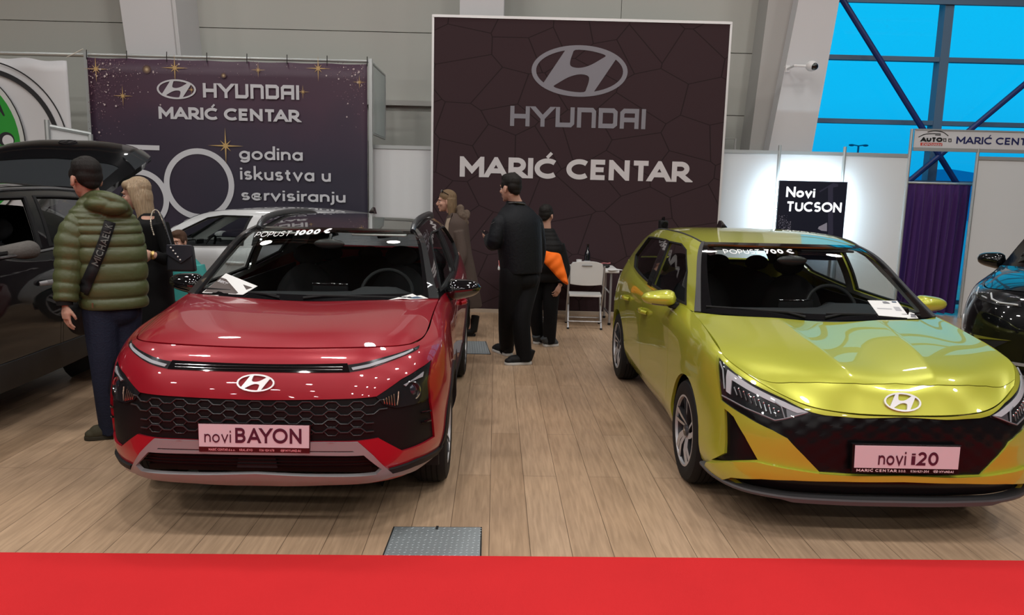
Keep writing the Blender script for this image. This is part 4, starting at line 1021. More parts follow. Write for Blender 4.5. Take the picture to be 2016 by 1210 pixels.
        b = MB(); patch(b, N, h([(1548, 803), (1592, 812), (1550, 821)]), [], .0, .004, .02, False, sg); b.build('mesh_insert', mat('lamp_mesh', (.20, .20, .21), .3, .6), hl)
        b = MB(); patch(b, N, q, [], .010, 0, .03, False, sg); b.build('lens', LENS(), hl)
    uv = c.hit(N, 1777, 895, -1)
    P = Vector((0, -.868, .472)); F = face_on(P, (0, -1, .04))
    b = MB(); b.prism([(-.266, -.084), (.266, -.084), (.272, .062), (-.272, .062)], -.02, .004, F); pl = b.build('number_plate', gk, R, smooth=False, bevel=.003)
    b = MB(); b.prism([(-.258, -.057), (.258, -.057), (.26, .055), (-.26, .055)], .004, .0075, F); pw = b.build('plate_face', mat('plate_pink_white', (.68, .56, .61), .5), pl, smooth=False)
    ink = mat('plum_ink', (.085, .016, .035), .5); b = MB()
    lettering(b, 'novi', F @ Matrix.Translation((-.142, -.040, .0076)), .078, .070, .12, .137, 'l', .001)
    lettering(b, 'i', F @ Matrix.Translation((.022, -.040, .0076)), .074, .13, .1, None, 'l', .001); lettering(b, '20', F @ Matrix.Translation((.052, -.040, .0076)), .068, .10, .12, .104, 'l', .001)
    b.build('lettering', ink, pw, smooth=False)
    b = MB()
    for t, x, w in (('MARIĆ CENTAR', -.245, .20), ('D.O.O.', -.035, .036), ('036/621-204', .024, .092), ('HYUNDAI', .168, .07)):
        lettering(b, t, F @ Matrix.Translation((x, -.0765, .0042)), .0135 if t[0] == 'M' else .0115, .12, .22, w, 'l', .001)
    emblem(b, F @ Matrix.Translation((.15, -.070, .0042)), .013, .007, .001)
    b.build('dealer_line', mat('dealer_white', (.72, .62, .64), .5), pl, smooth=False)
    # bonnet with two folded ridges, nose panel with badge
    hood = [
     [(0,-.818,.664),(.20,-.812,.666),(.34,-.797,.674),(.50,-.742,.702),(.672,-.615,.778)],
     [(0,-.775,.728),(.20,-.768,.732),(.35,-.745,.735),(.54,-.67,.752),(.725,-.54,.812)],
     [(0,-.712,.795),(.21,-.702,.809),(.37,-.675,.803),(.58,-.58,.808),(.778,-.44,.850)],
     [(0,-.52,.862),(.245,-.51,.881),(.43,-.485,.870),(.62,-.41,.872),(.790,-.315,.888)],
     [(0,-.20,.927),(.285,-.19,.947),(.50,-.16,.938),(.665,-.10,.934),(.787,.0,.947)],
     [(0,.10,.978),(.31,.12,.993),(.56,.18,.99),(.69,.25,.988),(.785,.33,.99)]]
    HN = Net(hood, crease_u=(1,), fair=True)
    sh = [(HN.u1, HN.V[1] * .70)] + [c.hit(HN, u, v, -1) for u, v in ((1520, 752.5), (1560, 752), (1610, 752), (1660, 754), (1700, 756))] + [(0.0, c.hit(HN, 1768, 758.5, -1)[1])]
    up = lambda d: [(p[0], p[1] + d) for p in sh]
    crl = lambda a, b, n: [[(HN.U[1], v) for v in np.linspace(a, b, n)]]
    vm = sh[-2][1]
    b = MB(); patch(b, HN, [(0, .004), (HN.u1, .004)] + up(-.003), [], 0, .02, .03, lines=crl(.01, vm - .012, 6)); nose = b.build('nose_panel', lime, R, ang=28)
    b = MB(); patch(b, HN, up(.002)[::-1] + [(HN.u1 - .004, HN.v1), (0, HN.v1)], [], 0, .02, .03, lines=crl(vm + .02, HN.v1 - .01, 34)); b.build('hood', lime, R, ang=28)
    uv = HN.hit(c.o, c.ray(1776, 792), True); p = Vector(HN.ev(0, uv[1])[0]); n = Vector(HN.nrm(.01, uv[1])[0]); n.x = 0
    b = MB(); emblem(b, face_on(p + n.normalized() * -.002, n), .0925, .050, .011); b.build('badge', mat('badge_silver', (.86, .86, .88), .25, .55), nose, ang=30, label='silver oval badge')
    SG = Net([[(.775,.31,.992),(.80,.6,.988),(.815,1.1,.988),(.825,1.6,1.0),(.82,2.15,1.04),(.80,2.5,1.08),(.75,2.9,1.10)],
              [(.69,.63,1.195),(.715,.84,1.205),(.735,1.22,1.215),(.742,1.65,1.23),(.735,2.15,1.245),(.715,2.5,1.25),(.67,2.85,1.24)],
              [(.60,.93,1.365),(.62,1.08,1.385),(.64,1.4,1.40),(.645,1.72,1.405),(.64,2.15,1.40),(.62,2.5,1.38),(.59,2.8,1.34)],
              [(.565,1.01,1.392),(.58,1.14,1.412),(.597,1.42,1.43),(.60,1.75,1.435),(.595,2.15,1.43),(.575,2.5,1.41),(.55,2.78,1.365)]], sym=False)
    ws = [[(0,.12,.985),(.35,.145,.991),(.6,.21,.994),(.775,.31,.992)], [(0,.52,1.205),(.33,.54,1.205),(.55,.58,1.20),(.69,.63,1.195)],
          [(0,.86,1.372),(.29,.865,1.372),(.47,.89,1.37),(.60,.93,1.365)], [(0,.93,1.398),(.28,.94,1.397),(.45,.97,1.395),(.565,1.01,1.392)]]
    rf = [[(0,.93,1.398),(.28,.94,1.397),(.45,.97,1.395),(.565,1.01,1.392)], [(0,1.36,1.446),(.3,1.37,1.444),(.48,1.39,1.438),(.597,1.42,1.43)],
          [(0,2.15,1.455),(.3,2.15,1.452),(.48,2.15,1.445),(.595,2.15,1.43)], [(0,2.83,1.392),(.3,2.83,1.39),(.46,2.81,1.38),(.55,2.78,1.365)]]
    rr = [[(0,2.83,1.392),(.3,2.83,1.39),(.46,2.81,1.38),(.55,2.78,1.365)], [(0,2.97,1.23),(.33,2.96,1.23),(.55,2.92,1.23),(.67,2.85,1.23)], [(0,3.08,1.1),(.4,3.06,1.1),(.63,2.99,1.1),(.745,2.9,1.1)]]
    WS, RF, SG = greenhouse(c, SG, ws, rf, rr, [(.50, 1.012), (1.46, 1.025), (1.54, 1.36), (1.20, 1.362), (1.03, 1.33), (.79, 1.20)], [(1.58, 1.028), (2.30, 1.085), (2.52, 1.17), (2.38, 1.345), (1.66, 1.365)], lime, lime, lime, frit=.075, rearg=GLASS())
    for sg in (1, -1):
        b = MB(); patch(b, WS, [(WS.u1 - .032, 0), (WS.u1, 0), (WS.u1, WS.v1), (WS.u1 - .028, WS.v1)], [], .006, .01, .05, False, sg); b.build('pillar_moulding', mat('moulding_grey', (.05, .05, .052), .5), R)
        b = MB(); b.tube(catmull([(sg * x, y, z - .003) for x, y, z in ((.566, 1.01, 1.394), (.585, 1.2, 1.418), (.597, 1.5, 1.434), (.60, 1.85, 1.437), (.59, 2.3, 1.426), (.56, 2.68, 1.385))], 5), .008, 8); b.build('roof_ditch_strip', mat('moulding_grey', (.05, .05, .052), .5), R)
        # black strip down the B pillar between the windows
        P = [SG.side(*p) for p in ((1.455, 1.01), (1.585, 1.012), (1.665, 1.37), (1.535, 1.365))]
        b = MB(); patch(b, SG, P, [], .006, .012, .05, False, sg); b.build('pillar_cover', GLOSSK(), R)
        mirror(c, sg, (.765, .65, 1.030), (.238, .19, .125), lime, GLOSSK(), -.06, .10)
        b = MB(); b.box((sg * .12, .91, 1.345), (sg * .50, 1.06, 1.36)); b.build('sun_visor', INTER(), R, bevel=.006)
    CARD['hatch'] = dict(rows=rows, hood=hood, SG=SG.P, ws=ws, rf=rf, rr=rr, A=A, doors=doors, N=N, mask=mask, intake=low, lamp=h(lamp_o), skid=None, wf=[(.50, 1.012), (1.46, 1.025), (1.54, 1.36), (1.20, 1.362), (1.03, 1.33), (.79, 1.20)], wr=[(1.58, 1.028), (2.30, 1.085), (2.52, 1.17), (2.38, 1.345), (1.66, 1.365)], belt=.99, zd=.978, yd=.31, mir=((.765, .65, 1.030), (.238, .19, .125)), rim=.212)
    cabin(c, 0, .99, wheel_x=.37, zdash=.978, yrear=2.6, yd=.31)
    b = MB(); b.ellipsoid((0, .76, 1.295), (.105, .02, .034), 20, 10); b.tube([(0, .78, 1.30), (0, .82, 1.355)], .012, 8); b.build('interior_mirror', mat('mirror_black', (.02, .02, .02), .3), R)
    b = MB(); V = []
    for x, y in ((-.76, .33), (-.6, .21), (-.3, .14), (0, .11), (.3, .14), (.6, .21), (.76, .33)): V += [(x, y - .03, .972), (x, y + .05, .993)]
    b.add(V, [(i, i + 2, i + 3, i + 1) for i in range(0, 12, 2)]); b.build('cowl', BLACKP(), R)
    def wsx(x, t, off=.011):
        uv = WS.hit((abs(x), -3, .988 + t), (0, 1, 0), True); p = WS.ev(*uv)[0] + WS.nrm(*uv)[0] * off; return Vector((p[0] if x >= 0 else -p[0], p[1], p[2]))
    wipers(c, [(wsx(-.02, .003), wsx(.10, .022), wsx(.62, .004)), (wsx(-.14, .003), wsx(-.24, .024), wsx(-.70, .030))])
    b = MB(); b.hexa([(-.03, 2.35, 1.445), (.03, 2.35, 1.445), (.025, 2.55, 1.43), (-.025, 2.55, 1.43), (-.006, 2.46, 1.505), (.006, 2.46, 1.505), (.006, 2.54, 1.505), (-.006, 2.54, 1.505)]); b.build('shark_fin_aerial', GLOSSK(), R, bevel=.008)
    b = MB()
    def wl(txt, pa, pb, hh, wt):
        a_ = c.at(*pa, 'y', .9); b_ = c.at(*pb, 'y', .9)
        def fn(x, y, z):
            q = Vector(a_).lerp(Vector(b_), x); uv = WS.hit((abs(q.x), -3, q.z + y), (0, 1, 0), True); p = WS.ev(*uv)[0] + WS.nrm(*uv)[0] * .003
            return (math.copysign(p[0], q.x), p[1], p[2])
        lettering(b, txt, None, hh, wt, .17, 1.0, 'l', 0.0, fn=fn)
    wl('POPUST', (1417, 497), (1487, 497), .026, .06); wl('700 €', (1494, 497), (1552, 497), .026, .14)
    b.build('windshield_lettering', mat('sticker_white', (.9, .9, .9), .5), R, smooth=False)
    for x in (-.785, .785):
        wheel(R, x, 0, .312, .20, 'turbine', rim_r=.212); wheel(R, x, 2.58, .312, .20, 'turbine', rim_r=.212)
    return c, N, WS
LIME, LN, LWS = lime_car()

# ------------------------------------------------------------------ the three cars that stand partly in view
def plain_car(name, label, X, Y, a, sc, kind, paint, pillar, roofm, open_gate=False, front=True, glass=None):
    D = CARD[kind]; c = Car(X, Y, a, name, label); R = c.root; N = D['N']
    cuts = [D['mask'], D['intake']] if front else []
    skin(c, N, paint, D['doors'], D['A'], cuts)
    if front:
        b = MB(); patch(b, N, D['mask'], [], -.012, .01, .04); b.build('grille', GLOSSK(), R)
        b = MB(); patch(b, N, D['intake'], [], -.03, .01, .05); b.build('lower_intake', BLACKP(), R)
        for sg in (1, -1):
            b = MB(); patch(b, N, D['lamp'], [], .0, .02, .04, False, sg); hl = b.build('headlight', mat('lamp_housing', (.02, .02, .022), .25, .3), R)
            b = MB(); patch(b, N, D['lamp'], [], .012, 0, .05, False, sg); b.build('lens', LENS(), hl)
    HN = Net(D['hood']); b = MB(); patch(b, HN, [(0, .006), (HN.u1 - .004, .006), (HN.u1 - .004, HN.v1), (0, HN.v1)], [], .002, .02, .05); b.build('hood', paint, R)
    SG = Net(D['SG'], sym=False)
    WS, RF, SG = greenhouse(c, SG, D['ws'], D['rf'], D['rr'], D['wf'], D['wr'], paint, roofm, pillar, frit=.08, glass=glass)
    cabin(c, 0, D['belt'], wheel_x=.37, zdash=D['zd'], yd=D['yd'], yrear=2.6)
    for sg in (1, -1): mirror(c, sg, *D['mir'], paint, GLOSSK(), .02, .08)
    for y in (0, 2.58):
        for x in (-.78, .78): wheel(R, x, y, .313, .2, 'turbine', rim_r=D['rim'])
    if kind == 'crossover':
        for q in D['A']: arch_trim(c, N, q, .05)
        for sg in (1, -1):
            P = [N.side(y, .43) for y in (.42, .9, 1.5, 2.15)]
            b = MB(); patch(b, N, [(P[0][0], 0)] + P + [(P[-1][0], 0)], [], .012, .02, .04, False, sg); b.build('sill_cladding', mat('grey_cladding', (.030, .030, .032), .5), R)
    R.scale = sc
    return c, N, SG, WS
blackpaint = mat('black_paint', (.002, .0024, .0034), .3, .0, .9, spec=.1)

# white hatchback side-on in front of the purple banner
WHT, _, SGw, _ = plain_car('white_hatchback', 'white hatchback car parked side-on in front of the purple star banner', -4.72, 9.60, -PI / 2 + .03, (1.0, 1.04, 1.0), 'hatch', mat('white_paint', (.56, .57, .58), .35, .1, 1.0), mat('white_paint', (.56,) * 3), mat('white_paint', (.56,) * 3))

# black crossover at the left, tailgate up
SUV, Ns, SGs, _ = plain_car('black_suv', 'black car at the left edge with its tailgate raised', -4.27, 3.90, .055, (1.06, 1.06, 1.13), 'crossover', blackpaint, blackpaint, blackpaint, glass=glass_mat('suv_glass', (.42, .44, .44), 1.52))
R = SUV.root
for o in [o for o in R.children if o.name.startswith('tailgate')]:
    for q in list(o.children_recursive) + [o]: bpy.data.objects.remove(q)
for o in [o for o in R.children if o.name.startswith('side_window') and o.data.materials[0].name == 'suv_glass' and o.data.vertices[0].co.x > 0]: bpy.data.objects.remove(o)   # the driver's window is wound down
for o in R.children:
    if o.name.startswith('side_window') and o.data.materials[0].name == 'suv_glass': o.data.materials[0] = TINT()
b = MB(); b.ellipsoid((0, 2.47, 1.06), (.66, .08, .27), 28, 14); b.build('rear_seat', mat('seat_fabric', (.02,) * 3), R)  # extra backrest slab, added to block the bright view through the open tailgate
for o in R.children:
    if o.name.startswith('headliner'): o.data.materials[0] = INTER()
chr_ = mat('window_chrome', (.30, .31, .32), .25, .9)
for sg in (1, -1):
    P = [SGs.ev(u, SGs.v1 * (.93 if u > .5 else .75 + .18 * u / .5))[0] + SGs.nrm(u, SGs.v1 * .9)[0] * .008 for u in np.linspace(.25, SGs.u1 - .1, 18)]
    b = MB(); b.tube([(sg * p[0], p[1], p[2]) for p in P], .010, 6); b.build('window_chrome_strip', chr_, R)
    P = [SGs.ev(u, .012)[0] + SGs.nrm(u, .02)[0] * .01 for u in np.linspace(.2, SGs.u1 - .1, 18)]
    b = MB(); b.tube([(sg * p[0], p[1], p[2]) for p in P], .008, 6); b.build('window_chrome_strip', chr_, R)
for o in R.children_recursive:
    if o.name.startswith('door_handle'): o.data.materials[0] = mat('satin_silver', (.42,) * 3)
# raised tailgate: hinge edge on the roof, free edge high behind it
G = [[(0,2.92,1.445),(.30,2.92,1.44),(.48,2.91,1.425),(.57,2.90,1.40)],
     [(0,3.10,1.555),(.33,3.10,1.55),(.53,3.09,1.535),(.63,3.08,1.50)],
     [(0,3.30,1.70),(.36,3.30,1.695),(.58,3.29,1.67),(.70,3.28,1.60)],
     [(0,3.52,1.835),(.38,3.515,1.825),(.62,3.50,1.785),(.76,3.47,1.70)],
     [(0,3.70,1.885),(.38,3.69,1.872),(.60,3.66,1.825),(.74,3.60,1.745)],
     [(0,3.86,1.85),(.36,3.84,1.835),(.57,3.79,1.79),(.70,3.72,1.72)]]
GN = Net(G)
full = [(0, 0), (GN.u1, 0), (GN.u1, GN.v1), (0, GN.v1)]
gl = [(0, .06), (GN.u1 * .80, .07), (GN.u1 * .84, GN.v1 * .42), (0, GN.v1 * .47)]
b = MB(); patch(b, GN, full, [gl], 0, .06, .04); tg = b.build('tailgate', blackpaint, R)
b = MB(); patch(b, GN, full, [], -.05, 0, .06); b.f = [f[::-1] for f in b.f]; b.build('tailgate_lining', INTER(), tg)
b = MB(); patch(b, GN, gl, [], -.006, 0, .06); b.build('rear_window', mat('smoked_glass', (.030, .034, .038), .06, coat=1.0), tg)
for sg in (1, -1):
    b = MB(); patch(b, GN, [(GN.u1 * .78, GN.v1 * .55), (GN.u1, GN.v1 * .50), (GN.u1, GN.v1 * .92), (GN.u1 * .86, GN.v1 * .86)], [], .012, .03, .04, False, sg); b.build('tail_light', mat('tail_lamp_smoke', (.04, .045, .05), .12, .2, 1.0), tg)
uv = (0.0, GN.v1 * .74); p = Vector(GN.ev(*uv)[0]); n = Vector(GN.nrm(.01, uv[1])[0]); n.x = 0
b = MB(); emblem(b, face_on(p + n * .001, n), .085, .045, .010); b.build('badge', mat('badge_dark', (.10, .10, .11), .25, .8), tg, ang=30)
for sg in (1, -1):
    b = MB(); b.tube([(sg * .60, 2.98, 1.18), (sg * .66, 3.34, 1.58)], .012, 8); b.build('gas_strut', BLACKP(), tg)

# black car at the right edge, nose towards the aisle
SUR, Nr, SGr, WSr = plain_car('black_crossover', 'black car cut by the right edge with blue window reflections', 4.80, 6.05, -.75, (1.05, 1.05, 1.12), 'crossover', blackpaint, blackpaint, blackpaint, front=False)
R = SUR.root; c = SUR
E_ = lambda P: [Nr.front(*p) for p in P]
def pp(x, z, off): uv = Nr.front(x, z); return Vector(Nr.ev(*uv)[0] + Nr.nrm(*uv)[0] * off)
gr = [(0.0, Nr.v1 - .05)] + E_([(.26, .865), (.36, .80), (.33, .66), (.26, .57)]) + [(0.0, Nr.front(0, .55)[1])]
b = MB(); patch(b, Nr, gr, [], .006, .02, .04); g = b.build('grille', GLOSSK(), R)
b = MB(); P = [pp(*q, .014) for q in ((.26, .865), (.36, .80), (.33, .66), (.26, .57), (0, .55))]
P2 = [Vector((-p.x, p.y, p.z)) for p in P[::-1]][1:]; b.tube(P + P2, .008, 8); b.build('grille_frame', CHROME(), g)
b = MB()
for z in (.60, .66, .72, .78, .84): b.tube([pp(x, z, .012) if x >= 0 else Vector((-1, 1, 1)) * pp(-x, z, .012) for x in np.linspace(-.3, .3, 13)], .007, 6)
b.build('grille_bars', mat('bar_grey', (.035,) * 3), g)
b = MB(); q = pp(.30, .735, .02); lettering(b, 'S', face_on(Vector((-q.x, q.y, q.z)), (-.2, -1, 0)), .05, .12); b.build('letter_badge', CHROME(), g)
for sg in (1, -1):
    X = lambda p: Vector((sg * p[0], p[1], p[2]))
    b = MB(); patch(b, Nr, E_([(.42, .835), (.45, .90), (.62, .915), (.76, .925), (.79, .87), (.71, .84), (.56, .825)]), [], .004, .02, .03, False, sg); hl = b.build('headlight', mat('lamp_housing', (.02, .02, .022), .25, .3), R)
    b = MB(); b.tube([X(pp(*q, .012)) for q in ((.44, .84), (.56, .84), (.62, .855), (.64, .89))], .007, 6); b.tube([X(pp(*q, .012)) for q in ((.66, .855), (.75, .87), (.765, .905))], .006, 6); b.build('light_guide', mat('guide_grey', (.50, .52, .54), .3), hl)
    for x in (.70, .48):
        b = MB(); b.box(X(pp(x, .878, .0)) - Vector((.04, .0, .022)), X(pp(x, .878, .0)) + Vector((.04, -.02, .022))); b.build('projector', mat('projector_glass', (.03, .035, .05), .03, .2, 1.0), hl, bevel=.008)
    b = MB(); patch(b, Nr, E_([(.42, .835), (.45, .90), (.62, .915), (.76, .925), (.79, .87), (.71, .84), (.56, .825)]), [], .014, 0, .05, False, sg); b.build('lens', LENS(), hl)
    b = MB(); patch(b, Nr, E_([(.44, .605), (.72, .575), (.815, .585), (.825, .715), (.808, .62), (.70, .60)]), [], .010, .02, .03, False, sg); b.build('fog_trim', CHROME(), R)
    b = MB(); patch(b, Nr, E_([(.46, .60), (.70, .57), (.80, .575), (.75, .50), (.62, .48)]), [], .006, .02, .03, False, sg); b.build('fog_pocket', BLACKP(), R)
sk = [(0.0, Nr.front(0, .47)[1])] + E_([(.46, .46), (.60, .43), (.70, .39), (.50, .35)]) + [(0.0, Nr.front(0, .34)[1])]
b = MB(); patch(b, Nr, sk, [[(0.0, Nr.front(0, .45)[1])] + E_([(.42, .44), (.54, .41), (.44, .38)]) + [(0.0, Nr.front(0, .375)[1])]], .012, .02, .03); b.build('skid_plate', SATIN(), R)

# ================================================================== the hall
def wood_floor_mat():
    m = bpy.data.materials.new('oak_laminate'); m.use_nodes = True
    n = m.node_tree.nodes; L = m.node_tree.links; b = n['Principled BSDF']
    t = n.new('ShaderNodeTexCoord'); mp = n.new('ShaderNodeMapping'); mp.inputs['Rotation'].default_value = (0, 0, PI / 2 - .024)
    L.new(t.outputs['Object'], mp.inputs[0])
    br = n.new('ShaderNodeTexBrick'); br.offset = .37; br.inputs['Scale'].default_value = 1.0; br.inputs['Mortar Size'].default_value = .0016
    br.inputs['Brick Width'].default_value = 2.2; br.inputs['Row Height'].default_value = .2; br.inputs['Bias'].default_value = 0
    br.inputs['Color1'].default_value = (.43, .295, .19, 1); br.inputs['Color2'].default_value = (.51, .36, .24, 1); br.inputs['Mortar'].default_value = (.13, .085, .055, 1)
    L.new(mp.outputs[0], br.inputs['Vector'])
    m2 = n.new('ShaderNodeMapping'); m2.inputs['Scale'].default_value = (1.6, 22, 1); L.new(mp.outputs[0], m2.inputs[0])
    no = n.new('ShaderNodeTexNoise'); no.inputs['Scale'].default_value = 2.2; no.inputs['Detail'].default_value = 6; no.inputs['Distortion'].default_value = .6; L.new(m2.outputs[0], no.inputs['Vector'])
    cr_ = n.new('ShaderNodeValToRGB'); cr_.color_ramp.elements[0].position = .3; cr_.color_ramp.elements[0].color = (.74, .72, .70, 1); cr_.color_ramp.elements[1].position = .7; cr_.color_ramp.elements[1].color = (1.06, 1.05, 1.04, 1)
    L.new(no.outputs['Fac'], cr_.inputs[0])
    n3 = n.new('ShaderNodeTexNoise'); n3.inputs['Scale'].default_value = 1.1; n3.inputs['Detail'].default_value = 2; L.new(mp.outputs[0], n3.inputs['Vector'])
    c3 = n.new('ShaderNodeValToRGB'); c3.color_ramp.elements[0].position = .35; c3.color_ramp.elements[0].color = (.86, .86, .87, 1); c3.color_ramp.elements[1].position = .65; c3.color_ramp.elements[1].color = (1.05, 1.04, 1.03, 1)
    L.new(n3.outputs['Fac'], c3.inputs[0])
    mx = n.new('ShaderNodeMix'); mx.data_type = 'RGBA'; mx.blend_type = 'MULTIPLY'; mx.inputs[0].default_value = 1; L.new(br.outputs['Color'], mx.inputs[6]); L.new(cr_.outputs[0], mx.inputs[7])
    my = n.new('ShaderNodeMix'); my.data_type = 'RGBA'; my.blend_type = 'MULTIPLY'; my.inputs[0].default_value = 1; L.new(mx.outputs[2], my.inputs[6]); L.new(c3.outputs[0], my.inputs[7])
    L.new(my.outputs[2], b.inputs['Base Color'])
    b.inputs['Roughness'].default_value = .36; b.inputs['Specular IOR Level'].default_value = .35
    bp = n.new('ShaderNodeBump'); bp.inputs['Strength'].default_value = .25; bp.inputs['Distance'].default_value = .002; L.new(br.outputs['Fac'], bp.inputs['Height']); bp.invert = True; L.new(bp.outputs[0], b.inputs['Normal'])
    return m
ST = lambda o: tag(o, kind='structure')
YW = 12.4
b = MB(); b.box((-16, -26, -.1), (16, 16, 0)); ST(b.build('floor', wood_floor_mat(), smooth=False))
b = MB(); b.box((-16, -26, 8.6), (16, 16, 8.8)); ST(b.build('ceiling', mat('ceiling_grey', (.07, .072, .075), .8), smooth=False))
b = MB(); b.box((-16.2, -26, 0), (-16, 16, 8.6)); ST(b.build('wall_left', mat('wall_side_paint', (.10, .10, .10), .7), smooth=False))
b = MB(); b.box((16, -26, 0), (16.2, 16, 8.6)); ST(b.build('wall_right', mat('wall_side_paint', (.10, .10, .10), .7), smooth=False))
b = MB(); b.box((-16, -26.2, 0), (16, -26, 8.6)); ST(b.build('wall_front', mat('wall_side_paint', (.10, .10, .10), .7), smooth=False))
# roof trusses overhead
for i, y in enumerate((-4, 1, 6, 10.5, -10, -16)):
    b = MB(); b.tube([(-16, y, 8.35), (16, y, 8.35)], .08, 8); b.tube([(-16, y, 7.85), (16, y, 7.85)], .06, 8)
    for x in range(-16, 16, 2): b.tube([(x, y, 7.85), (x + 1, y, 8.35)], .035, 6); b.tube([(x + 1, y, 8.35), (x + 2, y, 7.85)], .035, 6)
    ST(b.build('trim_%d' % (i + 1), mat('truss_white', (.62, .62, .62), .5)))
# back wall: big sandwich panels with dark joints, a ledge, then the glazed bay on the right
wallm = mat('wall_panel', (.455, .465, .43), .55, vary=.04, vscale=.6)
XWIN = 4.62
b = MB()
for x0, x1, zs in ((-16, -5.1, (0, 2.1, 4.21, 6.3, 8.6)), (-5.1, XWIN, (0, 1.95, 3.05, 4.17, 6.3, 8.6))):
    if x1 == XWIN: parts = [(x0, 1.6, zs), (1.6, x1, (0, 2.1, 3.02, 3.98, 6.3, 8.6))]
    else: parts = [(x0, x1, zs)]
    for a0, a1, zz in parts:
        for z0, z1 in zip(zz, zz[1:]): b.box((a0 + .004, YW, z0 + .006), (a1 - .004, YW + .12, z1 - .006))
b.box((-16, YW + .06, 0), (XWIN, YW + .14, 8.6))
ST(b.build('wall_back', wallm, smooth=False))
b = MB(); b.box((-5.1, YW - .10, 3.04), (1.5, YW, 3.12)); ST(b.build('trim_10', mat('ledge_grey', (.40, .40, .38), .5), smooth=False))
b = MB(); b.box((XWIN, YW, 6.4), (16, YW + .14, 8.6)); ST(b.build('wall_back_upper', wallm, smooth=False))
# leaning concrete columns in front of the wall
conc = mat('column_concrete', (.60, .60, .61), .7, vary=.03, vscale=1.2)
def column(name, f0, f1, yf):
    """front face between two edges given as (x at z 0, x at z 5.2)"""
    (a0, a1), (b0, b1) = f0, f1
    ex = lambda p, q: p + (q - p) * 8.6 / 5.2
    m = MB(); m.hexa([(a0, yf, 0), (b0, yf, 0), (b0, YW, 0), (a0, YW, 0), (ex(a0, a1), yf, 8.6), (ex(b0, b1), yf, 8.6), (ex(b0, b1), YW, 8.6), (ex(a0, a1), YW, 8.6)])
    return ST(m.build(name, conc, smooth=False))
column('wall_column_left', (-5.44, -5.96), (-4.76, -5.11), 11.6)
column('wall_column_middle', (-.85, -.88), (-.22, -.23), 11.6)
column('wall_column_right', (3.50, 4.16), (4.21, 4.74), 11.6)
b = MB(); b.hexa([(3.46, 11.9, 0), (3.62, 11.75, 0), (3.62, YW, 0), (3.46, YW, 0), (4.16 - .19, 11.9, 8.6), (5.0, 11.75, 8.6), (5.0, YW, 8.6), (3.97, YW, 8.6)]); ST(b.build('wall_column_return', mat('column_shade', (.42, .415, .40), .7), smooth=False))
b = MB(); b.tube([(-5.02, 11.62, 3.2), (-5.36, 11.62, 8.5)], .035, 8); ST(b.build('trim_11', mat('conduit', (.5, .5, .5), .4)))
# glazed bay: mullions, transoms, panes, wind bracing
frame = mat('window_frame_blue', (.09, .17, .27), .45)
win = ST(empty('window_1', (0, 0, 0)))
b = MB()
for x in (4.6, 6.73, 8.9, 11.1, 13.3, 15.6):
    b.box((x - .07, YW - .02, 0), (x + .07, YW + .16, 6.4))
for z in (.1, 2.04, 2.98, 3.96, 4.86, 5.6, 6.36): b.box((4.6, YW - .01, z - .035), (16, YW + .10, z + .035))
b.box((4.6, YW - .06, 4.78), (16, YW, 4.94))
b.build('frame', frame, win, smooth=False)
b = MB(); b.add([(4.6, YW + .06, 0), (16, YW + .06, 0), (16, YW + .06, 6.4), (4.6, YW + .06, 6.4)], [(0, 1, 2, 3)]); b.build('pane', glass_mat('hall_glazing', (.97, .99, 1.0), 1.5), win, smooth=False)
brm = mat('bracing_blue', (.012, .03, .16), .4)
for k, (p, q) in enumerate((((1659, 0), (1884, 362)), ((2080, 113), (1790, 356)))):
    P = at_depth(*p, YW - .25); Q = at_depth(*q, YW - .25); d = (P - Q) * .25
    b = MB(); b.tube([P + d, Q - d * .2], .045, 10); ST(b.build('trim_%d' % (20 + k), brm))
# outside: ground, far tree line, lamp post
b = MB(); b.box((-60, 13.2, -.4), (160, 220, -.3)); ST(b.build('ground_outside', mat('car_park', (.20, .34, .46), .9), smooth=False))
b = MB(); V = []; hz = [5.4 + .7 * math.sin(i * .7) + .5 * math.sin(i * 1.9) for i in range(60)]
for i in range(60): V += [(-30 + i * 3, 95, -.4), (-30 + i * 3, 95, hz[i]), (-30 + i * 3, 103, -.4)]
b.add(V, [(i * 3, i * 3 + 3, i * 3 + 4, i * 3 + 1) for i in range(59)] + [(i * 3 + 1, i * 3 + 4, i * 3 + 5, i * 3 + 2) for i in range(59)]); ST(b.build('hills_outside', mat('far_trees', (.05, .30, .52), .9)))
P = at_depth(1689, 300, 40); t = thing('street_lamp', 'small twin-armed street lamp outside behind the window', 'street lamp', (P.x, 40, -.3))
b = MB(); h = at_depth(1689, 287, 40).z + .3; b.tube([(0, 0, 0), (0, 0, h)], [.07, .05], 8); b.build('pole', mat('lamp_post', (.06, .12, .2), .5), t)
for s in (-1, 1):
    b = MB(); b.tube([(0, 0, h), (s * .3, 0, h + .05)], .03, 6); b.ellipsoid((s * .36, 0, h + .03), (.16, .09, .06), 10, 6); b.build('lamp_head', mat('lamp_post', (.06, .12, .2), .5), t)
